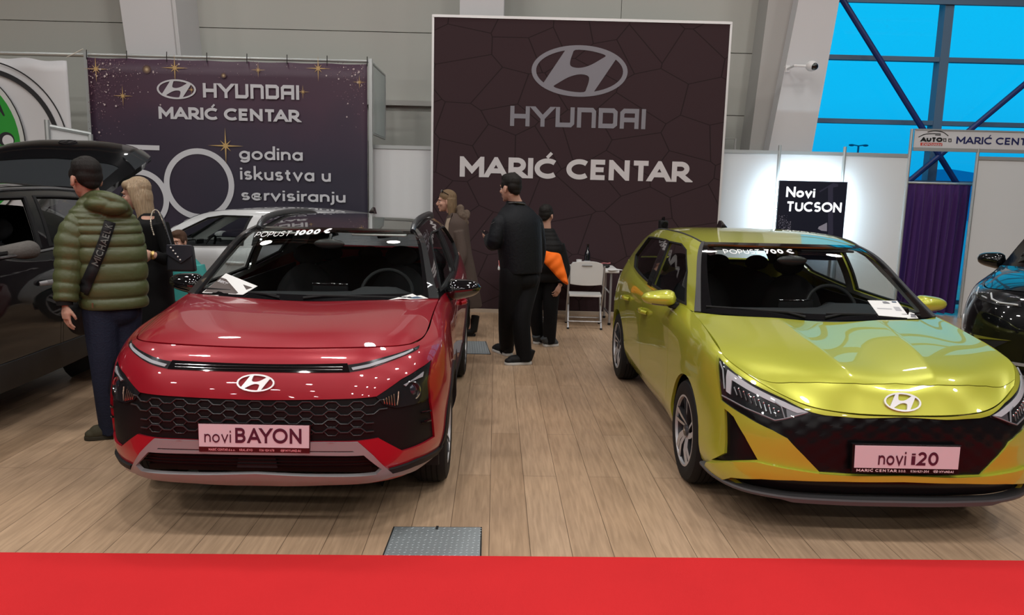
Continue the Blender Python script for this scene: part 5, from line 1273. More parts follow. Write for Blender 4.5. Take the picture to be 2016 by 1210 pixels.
# red carpet, metal hatches in the floor
cm = mat('red_carpet_felt', (.66, .022, .026), .95, bump=.5, bscale=500, vary=.08, vscale=2.0)
b = MB(); P = [at_floor(-60, 1088.5), at_floor(400, 1092), at_floor(1000, 1096.5), at_floor(1600, 1101.5), at_floor(2080, 1105.5)]
V = [(p.x - (2.5 if i == 0 else 0) + (3 if i == 4 else 0), p.y - (.09 if i == 0 else 0) + (.1 if i == 4 else 0)) for i, p in enumerate(P)]
b.prism([(V[0][0], -6.0), (V[4][0], -6.0)] + V[::-1], 0.0005, .006)
tag(b.build('carpet', cm, smooth=False), 'red felt carpet along the front of the stand', 'carpet')
tm = bpy.data.materials.new('tread_plate'); tm.use_nodes = True
n = tm.node_tree.nodes; L = tm.node_tree.links; bb = n['Principled BSDF']; bb.inputs['Base Color'].default_value = (.36, .40, .42, 1); bb.inputs['Metallic'].default_value = .55; bb.inputs['Roughness'].default_value = .42
def hatch_plate(label, P, bars):
    c = Vector((sum(p[0] for p in P) / 4, sum(p[1] for p in P) / 4))
    t = thing('floor_hatch', label, 'floor hatch', (c.x, c.y, 0), 0, 'metal hatches in the floor')
    Q = [(p[0] - c.x, p[1] - c.y) for p in P]
    e = MB(); e.prism([(x * 1.035, y * 1.045) for x, y in Q], 0.0004, .002); e.build('recess_frame', mat('hatch_gap', (.02, .02, .02), .7), t, smooth=False)
    m = MB(); m.prism(Q, .002, .004); pl = m.build('plate', tm, t, smooth=False)
    m = MB(); k = 0
    ux = (Vector((*Q[1], 0)) - Vector((*Q[0], 0))); uy = (Vector((*Q[3], 0)) - Vector((*Q[0], 0))); o = Vector((*Q[0], .004))
    nx, ny = int(ux.length / .026), int(uy.length / .026)
    for i in range(nx):
        for j in range(ny):
            p = o + ux * ((i + .5) / nx) + uy * ((j + .5) / ny); a = .6 if (i + j) % 2 else -.6 + PI / 2 * 0
            d = Vector((math.cos(a), math.sin(a), 0)) * .010; w = Vector((-math.sin(a), math.cos(a), 0)) * .0028
            m.add([p - d, p + w, p + d, p - w, p + Vector((0, 0, .0016))], [(0, 3, 4), (3, 2, 4), (2, 1, 4), (1, 0, 4)])
    m.build('tread_pattern', tm, pl, smooth=False)
    m = MB(); m.box((Q[0][0] * .02 - .006, Q[2][1] * .96 - .03, .004), (Q[0][0] * .02 + .006, Q[2][1] * .99, .0075)); m.build('lifting_slot', mat('hatch_gap', (.02, .02, .02), .7), pl, smooth=False)
hatch_plate('tread-plate floor hatch beside the red carpet', [(-.575, 3.30), (-.122, 3.32), (-.134, 3.662), (-.572, 3.643)], 1)
hatch_plate('bluish floor hatch beside the coat-wearing woman, behind the red car', [(-.75, 7.87), (-.221, 7.888), (-.361 + .06, 8.569), (-.80, 8.55)], 1)

# ------------------------------------------------------------------ big brown backdrop
YB = 10.75
def on_b(u, v, y=YB): return at_depth(u, v, y)
TL = on_b(855, 28); TR = on_b(1438, 43); xl, xr, zt = TL.x, TR.x, (TL.z + TR.z) / 2
t = thing('backdrop_banner', 'tall dark brown stand wall with silver emblem and white dealer name', 'banner', ((xl + xr) / 2, YB, 0))
def loc(p): return (p.x - (xl + xr) / 2, p.z)
brown = bpy.data.materials.new('brown_fabric'); brown.use_nodes = True
n = brown.node_tree.nodes; L = brown.node_tree.links; bb = n['Principled BSDF']; bb.inputs['Roughness'].default_value = .75; bb.inputs['Specular IOR Level'].default_value = .15
tc_ = n.new('ShaderNodeTexCoord'); mp_ = n.new('ShaderNodeMapping'); mp_.inputs['Scale'].default_value = (1.0, 1, 1.35); L.new(tc_.outputs['Object'], mp_.inputs[0])
vo = n.new('ShaderNodeTexVoronoi'); vo.feature = 'DISTANCE_TO_EDGE'; vo.inputs['Scale'].default_value = 1.55; vo.voronoi_dimensions = '2D'
sp_ = n.new('ShaderNodeSeparateXYZ'); cb_ = n.new('ShaderNodeCombineXYZ'); L.new(mp_.outputs[0], sp_.inputs[0]); L.new(sp_.outputs['X'], cb_.inputs[0]); L.new(sp_.outputs['Z'], cb_.inputs[1]); L.new(cb_.outputs[0], vo.inputs['Vector'])
cr_ = n.new('ShaderNodeValToRGB'); cr_.color_ramp.elements[0].position = .006; cr_.color_ramp.elements[0].color = (.020, .012, .013, 1); cr_.color_ramp.elements[1].position = .016; cr_.color_ramp.elements[1].color = (.044, .025, .029, 1)
L.new(vo.outputs['Distance'], cr_.inputs[0]); L.new(cr_.outputs[0], bb.inputs['Base Color'])
hw = (xr - xl) / 2
b = MB(); b.box((-hw, 0, .02), (hw, .07, zt - .03)); pn = b.build('fabric_panel', brown, t, smooth=False)
b = MB(); b.box((-hw - .012, -.01, zt - .035), (hw + .012, .08, zt)); b.build('top_rail', mat('alu_rail', (.72, .72, .72), .35, .3), t, smooth=False)
for s_ in (-1, 1):
    b = MB(); b.box((s_ * hw, .0, 0), (s_ * (hw + .03), .08, zt)); b.build('side_rail', mat('alu_rail', (.72, .72, .72), .35, .3), t, smooth=False)
b = MB(); b.box((-hw - .03, -.03, 0), (hw + .03, .07, .05)); b.build('base_strip', mat('base_beige', (.50, .42, .34), .6), t, smooth=False)
def Mb(u, v, off=.002):
    p = loc(on_b(u, v)); return Matrix(((1, 0, 0, p[0]), (0, 0, -1, -off), (0, 1, 0, p[1]), (0, 0, 0, 1)))
px_m = lambda d, y=YB: d * y / FPX * 1.02
vin = mat('vinyl_lilac', (.23, .225, .255), .5); vinw = mat('vinyl_white', (.60, .57, .58), .5)
C_ = loc(on_b(1141, 140)); ax = loc(on_b(1235.5, 143))[0] - C_[0]; ay = loc(on_b(1141, 89))[1] - C_[1]
b = MB(); emblem(b, Mb(1141, 140), ax, ay, .003); b.build('emblem', vin, pn, ang=30)
A0 = loc(on_b(1004, 247)); A1 = loc(on_b(1270, 255)); hh = loc(on_b(1004, 207.5))[1] - A0[1]
b = MB(); M = Matrix(((1, 0, 0, (A0[0] + A1[0]) / 2), (0, 0, -1, -.002), (0, 1, 0, (A0[1] + A1[1]) / 2), (0, 0, 0, 1)))
lettering(b, 'HYUNDAI', M, hh, .115, .15, A1[0] - A0[0], 'c', .002, WM); b.build('wordmark', vin, pn, smooth=False)
A0 = loc(on_b(905, 347)); A1 = loc(on_b(1357, 359)); hh = loc(on_b(905, 307))[1] - A0[1]
b = MB(); M = Matrix(((1, 0, 0, (A0[0] + A1[0]) / 2), (0, 0, -1, -.002), (0, 1, 0, (A0[1] + A1[1]) / 2), (0, 0, 0, 1)))
lettering(b, 'MARIĆ CENTAR', M, hh, .122, .07, A1[0] - A0[0], 'c', .002); b.build('dealer_name', vinw, pn, smooth=False)

# ------------------------------------------------------------------ left banner with gold stars
YL = 10.72
TLp = at_depth(171, 113, YL); TRp = at_depth(723, 126, YL); zt2 = (TLp.z + TRp.z) / 2; xc = (TLp.x + TRp.x) / 2; hw = (TRp.x - TLp.x) / 2
t = thing('star_banner', 'purple banner with gold stars and a large white 50, tied to a pipe frame', 'banner', (xc, YL, 0))
pm = bpy.data.materials.new('purple_print'); pm.use_nodes = True
n = pm.node_tree.nodes; L = pm.node_tree.links; bb = n['Principled BSDF']; bb.inputs['Roughness'].default_value = .5
tc_ = n.new('ShaderNodeTexCoord'); sp_ = n.new('ShaderNodeSeparateXYZ'); L.new(tc_.outputs['Object'], sp_.inputs[0])
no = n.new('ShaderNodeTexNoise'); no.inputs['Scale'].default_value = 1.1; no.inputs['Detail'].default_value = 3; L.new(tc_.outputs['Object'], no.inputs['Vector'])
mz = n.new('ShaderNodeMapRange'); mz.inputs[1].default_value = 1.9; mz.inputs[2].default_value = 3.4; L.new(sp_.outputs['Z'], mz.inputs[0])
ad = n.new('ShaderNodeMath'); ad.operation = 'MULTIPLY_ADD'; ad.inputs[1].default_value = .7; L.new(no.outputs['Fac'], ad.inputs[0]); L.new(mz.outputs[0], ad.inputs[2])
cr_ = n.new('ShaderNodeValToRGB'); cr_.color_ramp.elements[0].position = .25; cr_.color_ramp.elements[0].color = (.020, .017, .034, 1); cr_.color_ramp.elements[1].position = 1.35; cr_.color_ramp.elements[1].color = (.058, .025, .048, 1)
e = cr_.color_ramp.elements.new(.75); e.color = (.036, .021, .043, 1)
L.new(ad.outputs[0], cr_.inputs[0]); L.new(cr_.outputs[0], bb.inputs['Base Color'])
b = MB(); nx = 40; nz = 14; V = []
for j in range(nz + 1):
    for i in range(nx + 1):
        u = i / nx; v = j / nz; sag = .012 * abs(math.sin(u * PI * 7)) * max(0, v - .9) * 10
        V.append((-hw + 2 * hw * u, .010 * math.sin(u * 9 + v * 3), .55 + (zt2 - .55 - sag) * v))
b.add(V, [(j * (nx + 1) + i, j * (nx + 1) + i + 1, (j + 1) * (nx + 1) + i + 1, (j + 1) * (nx + 1) + i) for j in range(nz) for i in range(nx)])
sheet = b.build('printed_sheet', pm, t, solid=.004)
lp = lambda u, v: (at_depth(u, v, YL).x - xc, at_depth(u, v, YL).z)
def Ml(u, v, off=.018):
    p = lp(u, v); return Matrix(((1, 0, 0, p[0]), (0, 0, -1, -off), (0, 1, 0, p[1]), (0, 0, 0, 1)))
pw_ = mat('print_white', (.56, .56, .59), .5)
b = MB(); p0 = lp(348.5, 176); emblem(b, Ml(348.5, 176), lp(387, 177)[0] - p0[0], lp(348.5, 156.5)[1] - p0[1], .002); b.build('emblem', pw_, sheet, ang=30)
def line_l(txt, p0, p1, top, wgt, gap, table=GL, nm='lettering', space=.36, lower=False):
    A0, A1 = lp(*p0), lp(*p1); h = lp(p0[0], top)[1] - A0[1]
    M = Matrix(((1, 0, 0, A0[0]), (0, 0, -1, -.018), (0, 1, 0, (A0[1] + A1[1]) / 2), (0, 0, 0, 1)))
    b = MB(); lettering(b, txt, M, h, wgt, gap, A1[0] - A0[0], 'l', .002, table, space); b.build(nm, pw_, sheet, smooth=False)
line_l('HYUNDAI', (401, 192), (590, 197), 163.5, .12, .15, WM, 'wordmark')
line_l('MARIĆ CENTAR', (314, 234.5), (591, 240), 210.5, .122, .07, GL, 'dealer_name')
line_l('godina', (472, 314), (597, 316), 287, .082, .11, nm='slogan')
line_l('iskustva u', (474, 354), (652, 357), 326.5, .082, .11, nm='slogan', space=.42)
line_l('servisiranju', (476, 394), (681, 398), 370, .082, .11, nm='slogan')
# the figure 50: bar, bowl and ring
b = MB(); q = [lp(237, 284), lp(315, 286.5), lp(315, 296), lp(237, 293.5)]; b.prism([q[3], q[2], q[1], q[0]], .016, .018, Matrix(((1, 0, 0, 0), (0, 0, -1, 0), (0, 1, 0, 0), (0, 0, 0, 1))))
cO = lp(393, 362.5); rO = lp(456, 364)[0] - cO[0]; rz = lp(393, 297)[1] - cO[1]
M0 = Matrix(((1, 0, 0, 0), (0, 0, -1, 0), (0, 1, 0, 0), (0, 0, 0, 1)))
def ring(b, c, r, w, a0=0, a1=360, n=64, dz=0):
    vs, fs, cl, k = stroke([(c[0] + r * math.cos(math.radians(a0 + (a1 - a0) * i / n)), c[1] + r * math.sin(math.radians(a0 + (a1 - a0) * i / n))) for i in range(n + 1)], w)
    b.add([M0 @ Vector((p[0], p[1], .018 + dz)) for p in vs], fs)
wO = (lp(461, 364)[0] - lp(450, 364)[0]) / 2
ring(b, cO, (rO + rz) / 2, wO)
c5 = lp(276, 392); r5 = lp(276, 338.5)[1] - c5[1]
ring(b, c5, r5, wO, 135, -90, dz=.0006)
b.build('figure_fifty', pw_, sheet, smooth=False)
# gold stars, glow spots and confetti printed on the sheet
gold = mat('print_gold', (.50, .33, .13), .4); pale = mat('print_pale', (.50, .42, .42), .5); dim = mat('print_mauve', (.20, .12, .15), .5)
b = MB()
def star(u, v, r):
    c = lp(u, v); R_ = px_m(r)
    for k, (ln, w) in enumerate(((1, .035), (1, .035), (.42, .035), (.42, .035))):
        a = k * PI / 2 if k < 2 else PI / 4 + k * PI / 2
        d = np.array((math.cos(a), math.sin(a))); nn = np.array((-d[1], d[0])); c_ = np.array(c)
        P = [c_ + d * R_ * ln, c_ + nn * R_ * w * 1.5, c_ - d * R_ * ln, c_ - nn * R_ * w * 1.5]
        b.add([M0 @ Vector((p[0], p[1], .0185 + k * .0002)) for p in P], [(0, 1, 2, 3)])
    b.add([M0 @ Vector((c[0] + R_ * .13 * math.cos(i * PI / 8), c[1] + R_ * .13 * math.sin(i * PI / 8), .0195)) for i in range(16)], [tuple(range(16))])
for s in ((190, 136, 24), (345, 134, 26), (243, 189, 19), (445, 287, 34), (627, 135, 24), (509, 138, 14), (708, 162, 13), (597, 181, 13), (378, 177, 10)): star(*s)
b.build('gold_stars', gold, sheet, smooth=False)
rs = random.Random(3); bp_ = MB(); bd_ = MB()
for k in range(620):
    edge = rs.random()
    if edge < .55: u = 175 + abs(rs.gauss(0, 45)); v = 118 + abs(rs.gauss(0, 70))
    elif edge < .8: u = rs.uniform(180, 720); v = 122 + abs(rs.gauss(0, 20))
    else: u = 720 - abs(rs.gauss(0, 30)); v = 128 + abs(rs.gauss(0, 45))
    if not (174 < u < 719 and v < 290): continue
    c = lp(u, v); big = rs.random() > .95; r = px_m(rs.uniform(1.3, 2.1) if big else rs.uniform(.4, 1.0)); m_ = bp_ if (big or rs.random() < .18) else bd_
    m_.add([M0 @ Vector((c[0] + r * math.cos(i * PI / 5), c[1] + r * math.sin(i * PI / 5), .0182 + .0008 * (k % 60) / 60)) for i in range(10)], [tuple(range(10))])
for u, v, r in ((290, 137, 8), (441, 149, 5)):
    c = lp(u, v)
    for q, (fr, col) in enumerate(((1.0, (.10, .060, .060)), (.75, (.17, .11, .08)), (.5, (.30, .21, .12)), (.28, (.50, .40, .26)))):
        g = MB(); rr = px_m(r * fr); g.add([M0 @ Vector((c[0] + rr * math.cos(i * PI / 14), c[1] + rr * math.sin(i * PI / 14), .0188 + q * .0004)) for i in range(28)], [tuple(range(28))]); g.build('glow_spot', mat('print_glow_%d' % q, col, .5), sheet, smooth=False)
bp_.build('confetti', pale, sheet, smooth=False); bd_.build('confetti', dim, sheet, smooth=False)
alu = mat('alu_pipe', (.52, .55, .55), .35, .6)
b = MB(); b.tube([(-hw - .01, .06, zt2 + .045), (hw + .03, .06, zt2 + .045)], .022, 8); b.build('top_pipe', alu, t)
for s in (-1, 1):
    b = MB(); b.box((s * (hw + .035) - .025, .03, 0), (s * (hw + .035) + .025, .09, zt2 + .08)); b.build('upright', alu, t, smooth=False)
b = MB()
for i in range(8):
    x = -hw + 2 * hw * (i + .0) / 7; b.tube([(x, -.01, zt2 - .03), (x, .0, zt2 + .10)], .006, 6)
b.build('cable_ties', mat('tie_black', (.02, .02, .02), .5), t)
b = MB()   # stay frame standing back from the right-hand upright
def bar(p, q, r=.018): b.tube([p, q], r, 6)
z0 = at_depth(729, 262, YL).z
bar((hw + .05, .1, zt2 + .03), (hw + .05, 1.1, zt2 + .02)); bar((hw + .05, 1.1, zt2 + .02), (hw + .05, 1.1, z0)); bar((hw + .05, .1, z0), (hw + .05, 1.1, z0)); bar((hw + .05, .1, z0), (hw + .05, .1, zt2))
b.build('stay_frame', alu, t)
b = MB(); b.box((hw + .045, .12, z0 + .02), (hw + .055, 1.08, zt2)); b.build('stay_panel', mat('frosted', (.50, .56, .55), .4), t, smooth=False)

# white sheet with the green round sign, far left
YG = 10.9
P0, P1, P2 = at_depth(-110, 104, YG), at_depth(130, 112, YG), at_depth(146, 258, YG)
t = thing('white_banner', 'white banner with a green round sign and black ring at the far left', 'banner', (P1.x, YG, 0))
b = MB(); V = []; nx, nz = 30, 16
for j in range(nz + 1):
    for i in range(nx + 1):
        u = i / nx; v = j / nz; x = (P0.x - P1.x) * (1 - u) + v * 0 + (P2.x - P1.x) * (1 - v) * u
        V.append((x, .02 * math.sin(u * 11 + 2 * v) * (.3 + u * v), .9 + (P1.z - .9 - .05 * u * u - .03 * math.sin(u * PI * 3) ** 2) * v))
b.add(V, [(j * (nx + 1) + i, j * (nx + 1) + i + 1, (j + 1) * (nx + 1) + i + 1, (j + 1) * (nx + 1) + i) for j in range(nz) for i in range(nx)])
sh_ = b.build('sheet', mat('banner_white', (.62, .62, .64), .45, bump=.2, bscale=6), t, solid=.004)
lg = lambda u, v: (at_depth(u, v, YG).x - P1.x, at_depth(u, v, YG).z)
Mg = lambda off: Matrix(((1, 0, 0, 0), (0, 0, -1, -off), (0, 1, 0, 0), (0, 0, 0, 1)))
def rg(c, r0, r1, name, m, off=.03, a0=-70, a1=110):
    b = MB(); cc = lg(*c); k = px_m(1, YG)
    vs, fs, cl, n_ = stroke([(cc[0] + k * (r0 + r1) / 2 * math.cos(math.radians(a0 + (a1 - a0) * i / 48)), cc[1] + k * (r0 + r1) / 2 * math.sin(math.radians(a0 + (a1 - a0) * i / 48))) for i in range(49)], k * (r1 - r0) / 2)
    b.add([Mg(off) @ Vector((p[0], p[1], 0)) for p in vs], fs); b.build(name, m, sh_, smooth=False)
ink_ = mat('ring_black', (.03, .03, .033), .5)
rg((-28, 290), 158.5, 161, 'outer_line', ink_); rg((-28, 290), 138, 147, 'black_ring', ink_)
def el(u, v, a, bb_, name, m, off):
    cc = lg(u, v); k = px_m(1, YG); b = MB(); b.prism([(cc[0] + a * k * math.cos(2 * PI * i / 48), cc[1] + bb_ * k * math.sin(2 * PI * i / 48)) for i in range(48)], 0, .002, Mg(off)); b.build(name, m, sh_, smooth=False)
el(-58, 285, 108, 138, 'green_line', ink_, .030); el(-58, 285, 106, 136, 'pale_rim', mat('banner_white2', (.55, .57, .55), .5), .031); el(-60, 286, 100, 128, 'green_disc', mat('sign_green', (.035, .30, .045), .5), .032)
el(16, 275, 15, 14, 'eye_ring', ink_, .034); el(19, 277, 10.5, 10.5, 'eye_white', mat('banner_white', (.62,) * 3), .036)
b = MB(); q = [lg(0, 198), lg(13, 228), lg(10, 229), lg(-3, 210)]; b.prism(q[::-1], 0, .002, Mg(.034)); b.build('dark_wedge', ink_, sh_, smooth=False)
b = MB(); b.tube([(P0.x - P1.x, .05, P0.z + .02), (at_depth(166, 106, YG).x - P1.x, .05, P1.z + .04)], .028, 8); b.build('top_pipe', alu, t)
b = MB(); a_ = lg(131, 113); c_ = lg(165, 97); b.tube([(a_[0], 0, a_[1]), (c_[0], -.02, c_[1])], .007, 6); b.build('tie_rope', mat('rope', (.7, .68, .6), .8), t)
# low shell wall between the two left banners, seen over the black car
t = thing('partition_wall', 'low white shell wall with aluminium top, above the open tailgate', 'partition', (at_depth(94, 260, 10.2).x, 10.2, 0), 0, 'white shell-scheme walls')
x1 = at_depth(178, 270, 10.6).x - t.location.x
b = MB(); b.hexa([(0, 0, 0), (x1, .4, 0), (x1, .42, 0), (0, .02, 0), (0, 0, at_depth(94, 252, 10.2).z), (x1, .4, at_depth(178, 268, 10.6).z), (x1, .42, at_depth(178, 268, 10.6).z), (0, .02, at_depth(94, 252, 10.2).z)]); b.build('panel', mat('shell_white', (.66, .67, .68), .45), t, smooth=False)
za, zb = at_depth(94, 248, 10.2).z, at_depth(178, 264, 10.6).z
b = MB(); b.tube([(0, 0, za), (x1, .4, zb)], .03, 8); b.build('top_rail', alu, t)
for x, y, z in ((0, 0, at_depth(94, 236, 10.2).z), (x1, .4, zb)):
    b = MB(); b.tube([(x, y, 0), (x, y, z)], .035, 8); b.build('post', alu, t)

# ------------------------------------------------------------------ white shell-scheme walls
shell = mat('shell_white', (.66, .67, .68), .45)
def shell_bay(label, xa, xb, y, z, post_l=True, post_r=False, zp=None):
    t = thing('partition_wall', label, 'partition', ((xa + xb) / 2, y, 0), 0, 'white shell-scheme walls'); w = (xb - xa) / 2
    b = MB(); b.box((-w, -.008, .03), (w, .008, z - .04)); b.build('panel', shell, t, smooth=False)
    b = MB(); b.box((-w, -.022, z - .06), (w, .022, z - .01)); b.box((-w, -.022, .0), (w, .022, .04)); b.build('rail', alu, t, smooth=False)
    for s, on in ((-1, post_l), (1, post_r)):
        if on:
            b = MB(); b.lathe([(.0, 0), (.024, 0), (.024, zp or z + .04), (0, zp or z + .04)], 8, 0, Matrix.Translation((s * w, -.01, 0))); b.build('post', alu, t, smooth=False)
zl = at_depth(790, 285, 11.0).z
shell_bay('white shell wall between the purple and the brown banner', -2.09, -1.10, 11.0, zl, True, False)
YP = 11.35
shell_bay('white shell wall right of the brown banner, beside the lit sign', 2.75, 3.885, YP, 2.43, False, True, 2.50)
shell_bay('white shell wall behind the lit black sign', 3.885, 4.842, YP, 2.43, False, True, 2.50)
shell_bay('white shell wall left of the purple curtain', 4.842, 5.80, YP, 2.43, False, True, 2.78)
shell_bay('pale shell wall under the dealer fascia, right of the curtain', 6.80, 9.2, YP, 2.42, True, True, 2.52)
b = MB()
# fascia board with dealer name
z0, z1 = at_depth(1800, 290, YP).z, at_depth(1800, 256, YP).z
t = thing('fascia_sign', 'white fascia board with blue dealer name and car show logo', 'sign', (5.84, YP, 0))
b = MB(); b.box((0, -.02, z0), (3.36, .0, z1)); b.build('board', mat('fascia_white', (.60, .60, .62), .5), t, smooth=False)
b = MB(); b.box((0, -.03, z0 - .05), (3.36, .01, z0)); b.box((0, -.03, z1), (3.36, .01, z1 + .02)); b.build('rail', alu, t, smooth=False)
lf = lambda u, v: (at_depth(u, v, YP - .02).x - 5.84, at_depth(u, v, YP - .02).z)
def line_f(txt, p0, p1, top, wgt, m, gap=.1, nm='lettering', width=True, slant=0.0):
    A0, A1 = lf(*p0), lf(*p1); h = lf(p0[0], top)[1] - A0[1]
    M = Matrix(((1, 0, 0, A0[0]), (0, 0, -1, -.0215), (0, 1, 0, A0[1]), (0, 0, 0, 1)))
    b = MB(); lettering(b, txt, M, h, wgt, gap, (A1[0] - A0[0]) if width else None, 'l', .002, slant=slant); b.build(nm, m, t, smooth=False)
blue = mat('fascia_blue', (.018, .022, .10), .5)
line_f('MARIĆ CENTAR', (1882, 282.5), (2049, 287.5), 268.5, .10, blue)
line_f('AUTO', (1812, 278.5), (1855, 279.5), 269.5, .17, mat('print_black', (.012,) * 3, .5), .04)
b = MB(); q = [lf(1812, 280.5), lf(1855, 281.5), lf(1855, 287), lf(1812, 286.5)]; b.prism([q[3], q[2], q[1], q[0]], .0205, .022, Matrix(((1, 0, 0, 0), (0, 0, -1, 0), (0, 1, 0, 0), (0, 0, 0, 1)))); b.build('red_band', mat('print_red', (.55, .07, .05), .5), t, smooth=False)
line_f('EXPO2024', (1815, 286), (1853, 286.7), 281.8, .10, mat('print_white', (.56,) * 3), .1, slant=.15)
b = MB()
for P in ([(1808, 270), (1820, 264.5), (1835, 263), (1852, 263.5)], [(1826, 260), (1840, 257.5), (1856, 260), (1867, 267.5)], [(1841, 265.5), (1852, 266)]):
    vs, fs, cl, k = stroke(catmull([lf(*p) for p in P], 5), .006); b.add([M0 @ Vector((p[0], p[1], .022)) for p in vs], fs)
for u, v in ((1860, 275), (1870, 275.5)):
    for du, dv, a, c_ in ((-3, 3, 3, 4), (-3, 3, -2.5, -1.2), (-3, -1.4, 3, -3), (1.4, 3, 3, -3)):
        q = [lf(u + du, v + c_), lf(u + dv, v + c_), lf(u + dv, v + a), lf(u + du, v + a)]; b.add([M0 @ Vector((p[0], p[1], .022)) for p in q], [(0, 1, 2, 3)])
b.build('car_outline_logo', mat('print_black', (.012,) * 3, .5), t, smooth=False)
# purple curtain on its rail
xa, xb = at_depth(1793, 362, 11.6).x, at_depth(1908, 364, 11.6).x; zc = at_depth(1850, 362, 11.6).z
t = thing('curtain', 'dark purple curtain hanging in the doorway between the shell walls', 'curtain', ((xa + xb) / 2, 11.6, 0)); w = (xb - xa) / 2 + .03
b = MB(); V = []; nx, nz = 150, 24
for j in range(nz + 1):
    v = j / nz
    for i in range(nx + 1):
        u = i / nx; f = .012 + .040 * (1 - v) ** .6
        V.append((-w - .10 * (1 - v) * (1 - u) + 2 * w * u + .04 * (1 - v) * math.sin(u * 5), f * (math.sin(u * 44 + .6 * math.sin(u * 9)) + .5 * math.sin(u * 91 + 1)) * (1 if v < .93 else .5), .03 + (zc - .03) * v))
b.add(V, [(j * (nx + 1) + i, j * (nx + 1) + i + 1, (j + 1) * (nx + 1) + i + 1, (j + 1) * (nx + 1) + i) for j in range(nz) for i in range(nx)])
b.build('cloth', mat('purple_velvet', (.060, .018, .13), .6, sheen=.15), t)
b = MB(); b.tube([(-w - .06, .0, zc + .01), (w + .06, .0, zc + .01)], .018, 8); b.build('rail', alu, t)
# back-lit black sign
YS = 11.02
xa, xb = at_depth(1535, 356, YS).x, at_depth(1669, 358, YS).x; zt3 = at_depth(1600, 356.5, YS).z; w = (xb - xa) / 2
t = thing('lit_sign', 'back-lit black sign reading Novi TUCSON on white shell wall', 'sign', ((xa + xb) / 2, YS, 0))
b = MB(); b.box((-w, 0, .85), (w, .05, zt3)); bx = b.build('face', mat('sign_navy', (.010, .012, .028), .35), t, smooth=False)
b = MB(); b.box((-w + .02, .05, .87), (w - .02, .085, zt3 - .02)); b.build('back_box', mat('sign_side', (.6, .62, .65), .4), t, smooth=False)
for s_ in (-1, 1):
    b = MB(); b.tube([(s_ * w * .7, .03, 0), (s_ * w * .7, .03, .9)], .02, 8); b.tube([(s_ * w * .7, -.16, .012), (s_ * w * .7, .16, .012)], .014, 8); b.build('leg', alu, t)
led = mat('led_strip', (.68, .88, 1.0), .5, emit=95)
b = MB(); d = .086
for a_, c_ in (((-w + .01, d, .9), (-w + .03, d + .012, zt3 - .03)), ((w - .03, d, .9), (w - .01, d + .012, zt3 - .03)), ((-w + .03, d, zt3 - .05), (w - .03, d + .012, zt3 - .03))): b.box(a_, c_)
b.build('led_strip', led, t, smooth=False)
ls = lambda u, v: (at_depth(u, v, YS).x - (xa + xb) / 2, at_depth(u, v, YS).z)
lit = mat('lit_letters', (.92, .96, 1.0), .5, emit=.9)
for txt, p0, p1, top, wg in (('Novi', (1547, 387.5), (1604, 388), 367, .105), ('TUCSON', (1547, 415.5), (1656, 417.5), 396, .105)):
    A0, A1 = ls(*p0), ls(*p1); h = ls(p0[0], top)[1] - A0[1]
    b = MB(); lettering(b, txt, Matrix(((1, 0, 0, A0[0]), (0, 0, -1, -.001), (0, 1, 0, A0[1]), (0, 0, 0, 1))), h, wg, .08, A1[0] - A0[0], 'l', .002); b.build('lettering', lit, bx, smooth=False)
Ms = lambda off: Matrix(((1, 0, 0, 0), (0, 0, -1, -off), (0, 1, 0, 0), (0, 0, 0, 1)))
b = MB(); b.prism([ls(*p) for p in ((1628, 455), (1628, 438), (1612, 446), (1610, 450), (1617, 454))][::-1], 0, .001, Ms(.001)); b.build('printed_car', mat('print_lilac', (.33, .33, .42), .4), bx, smooth=False)
b = MB(); b.prism([ls(*p) for p in ((1613, 379), (1630, 369), (1630, 462), (1640, 462), (1640, 369), (1650, 367), (1650, 362), (1640, 360), (1613, 376))], 0, .001, Ms(.0008)); b.build('printed_house', mat('print_dusk', (.035, .035, .07), .4), bx, smooth=False)
b = MB(); rs = random.Random(5)
for k in range(120):
    u = rs.uniform(1533, 1557); v = 452 - rs.random() ** 1.5 * 28 * (1 if u < 1550 else .6); r = px_m(rs.uniform(.3, .8)); c = ls(u, v)
    b.add([Ms(.0012) @ Vector((c[0] + r * math.cos(i * PI / 3), c[1] + r * math.sin(i * PI / 3), 0)) for i in range(6)], [tuple(range(6))])
b.build('printed_foliage', mat('print_lilac', (.33, .33, .42), .4), bx, smooth=False)
# security camera on its arm, small pipe railing
P = at_depth(1555, 129, 11.5); Q = at_depth(1598, 130, 11.3)
t = thing('security_camera', 'white security camera with dark lens on a column arm', 'camera', (Q.x, Q.y, Q.z))
b = MB(); b.tube([(P.x - Q.x, .36, 0), (P.x - Q.x, .0, 0), (0, .02, .0)], .018, 8); b.build('arm', mat('cam_white', (.75,) * 3, .4), t)
b = MB(); b.ellipsoid((0, 0, 0), (.085, .085, .075), 20, 14); b.build('housing', mat('cam_white', (.75,) * 3, .4), t)
b = MB(); b.ellipsoid((.018, -.045, -.012), (.058, .055, .055), 18, 12); b.build('lens_dome', GLOSSK(), t)
b = MB(); b.box((P.x - Q.x - .03, .28, -.05), (P.x - Q.x + .03, .36, .05)); b.build('wall_plate', mat('cam_white', (.75,) * 3, .4), t, bevel=.006)
P = at_depth(1422, 272, 12.2); Q = at_depth(1448, 273, 12.2); b = MB(); b.tube([(P.x - .6, 12.2, P.z), (Q.x, 12.2, Q.z), (Q.x, 12.2, 0)], .02, 8); tag(b.build('handrail', mat('rail_paint', (.5, .5, .48), .5)), 'thin grey handrail against the wall right of the brown banner', 'handrail')

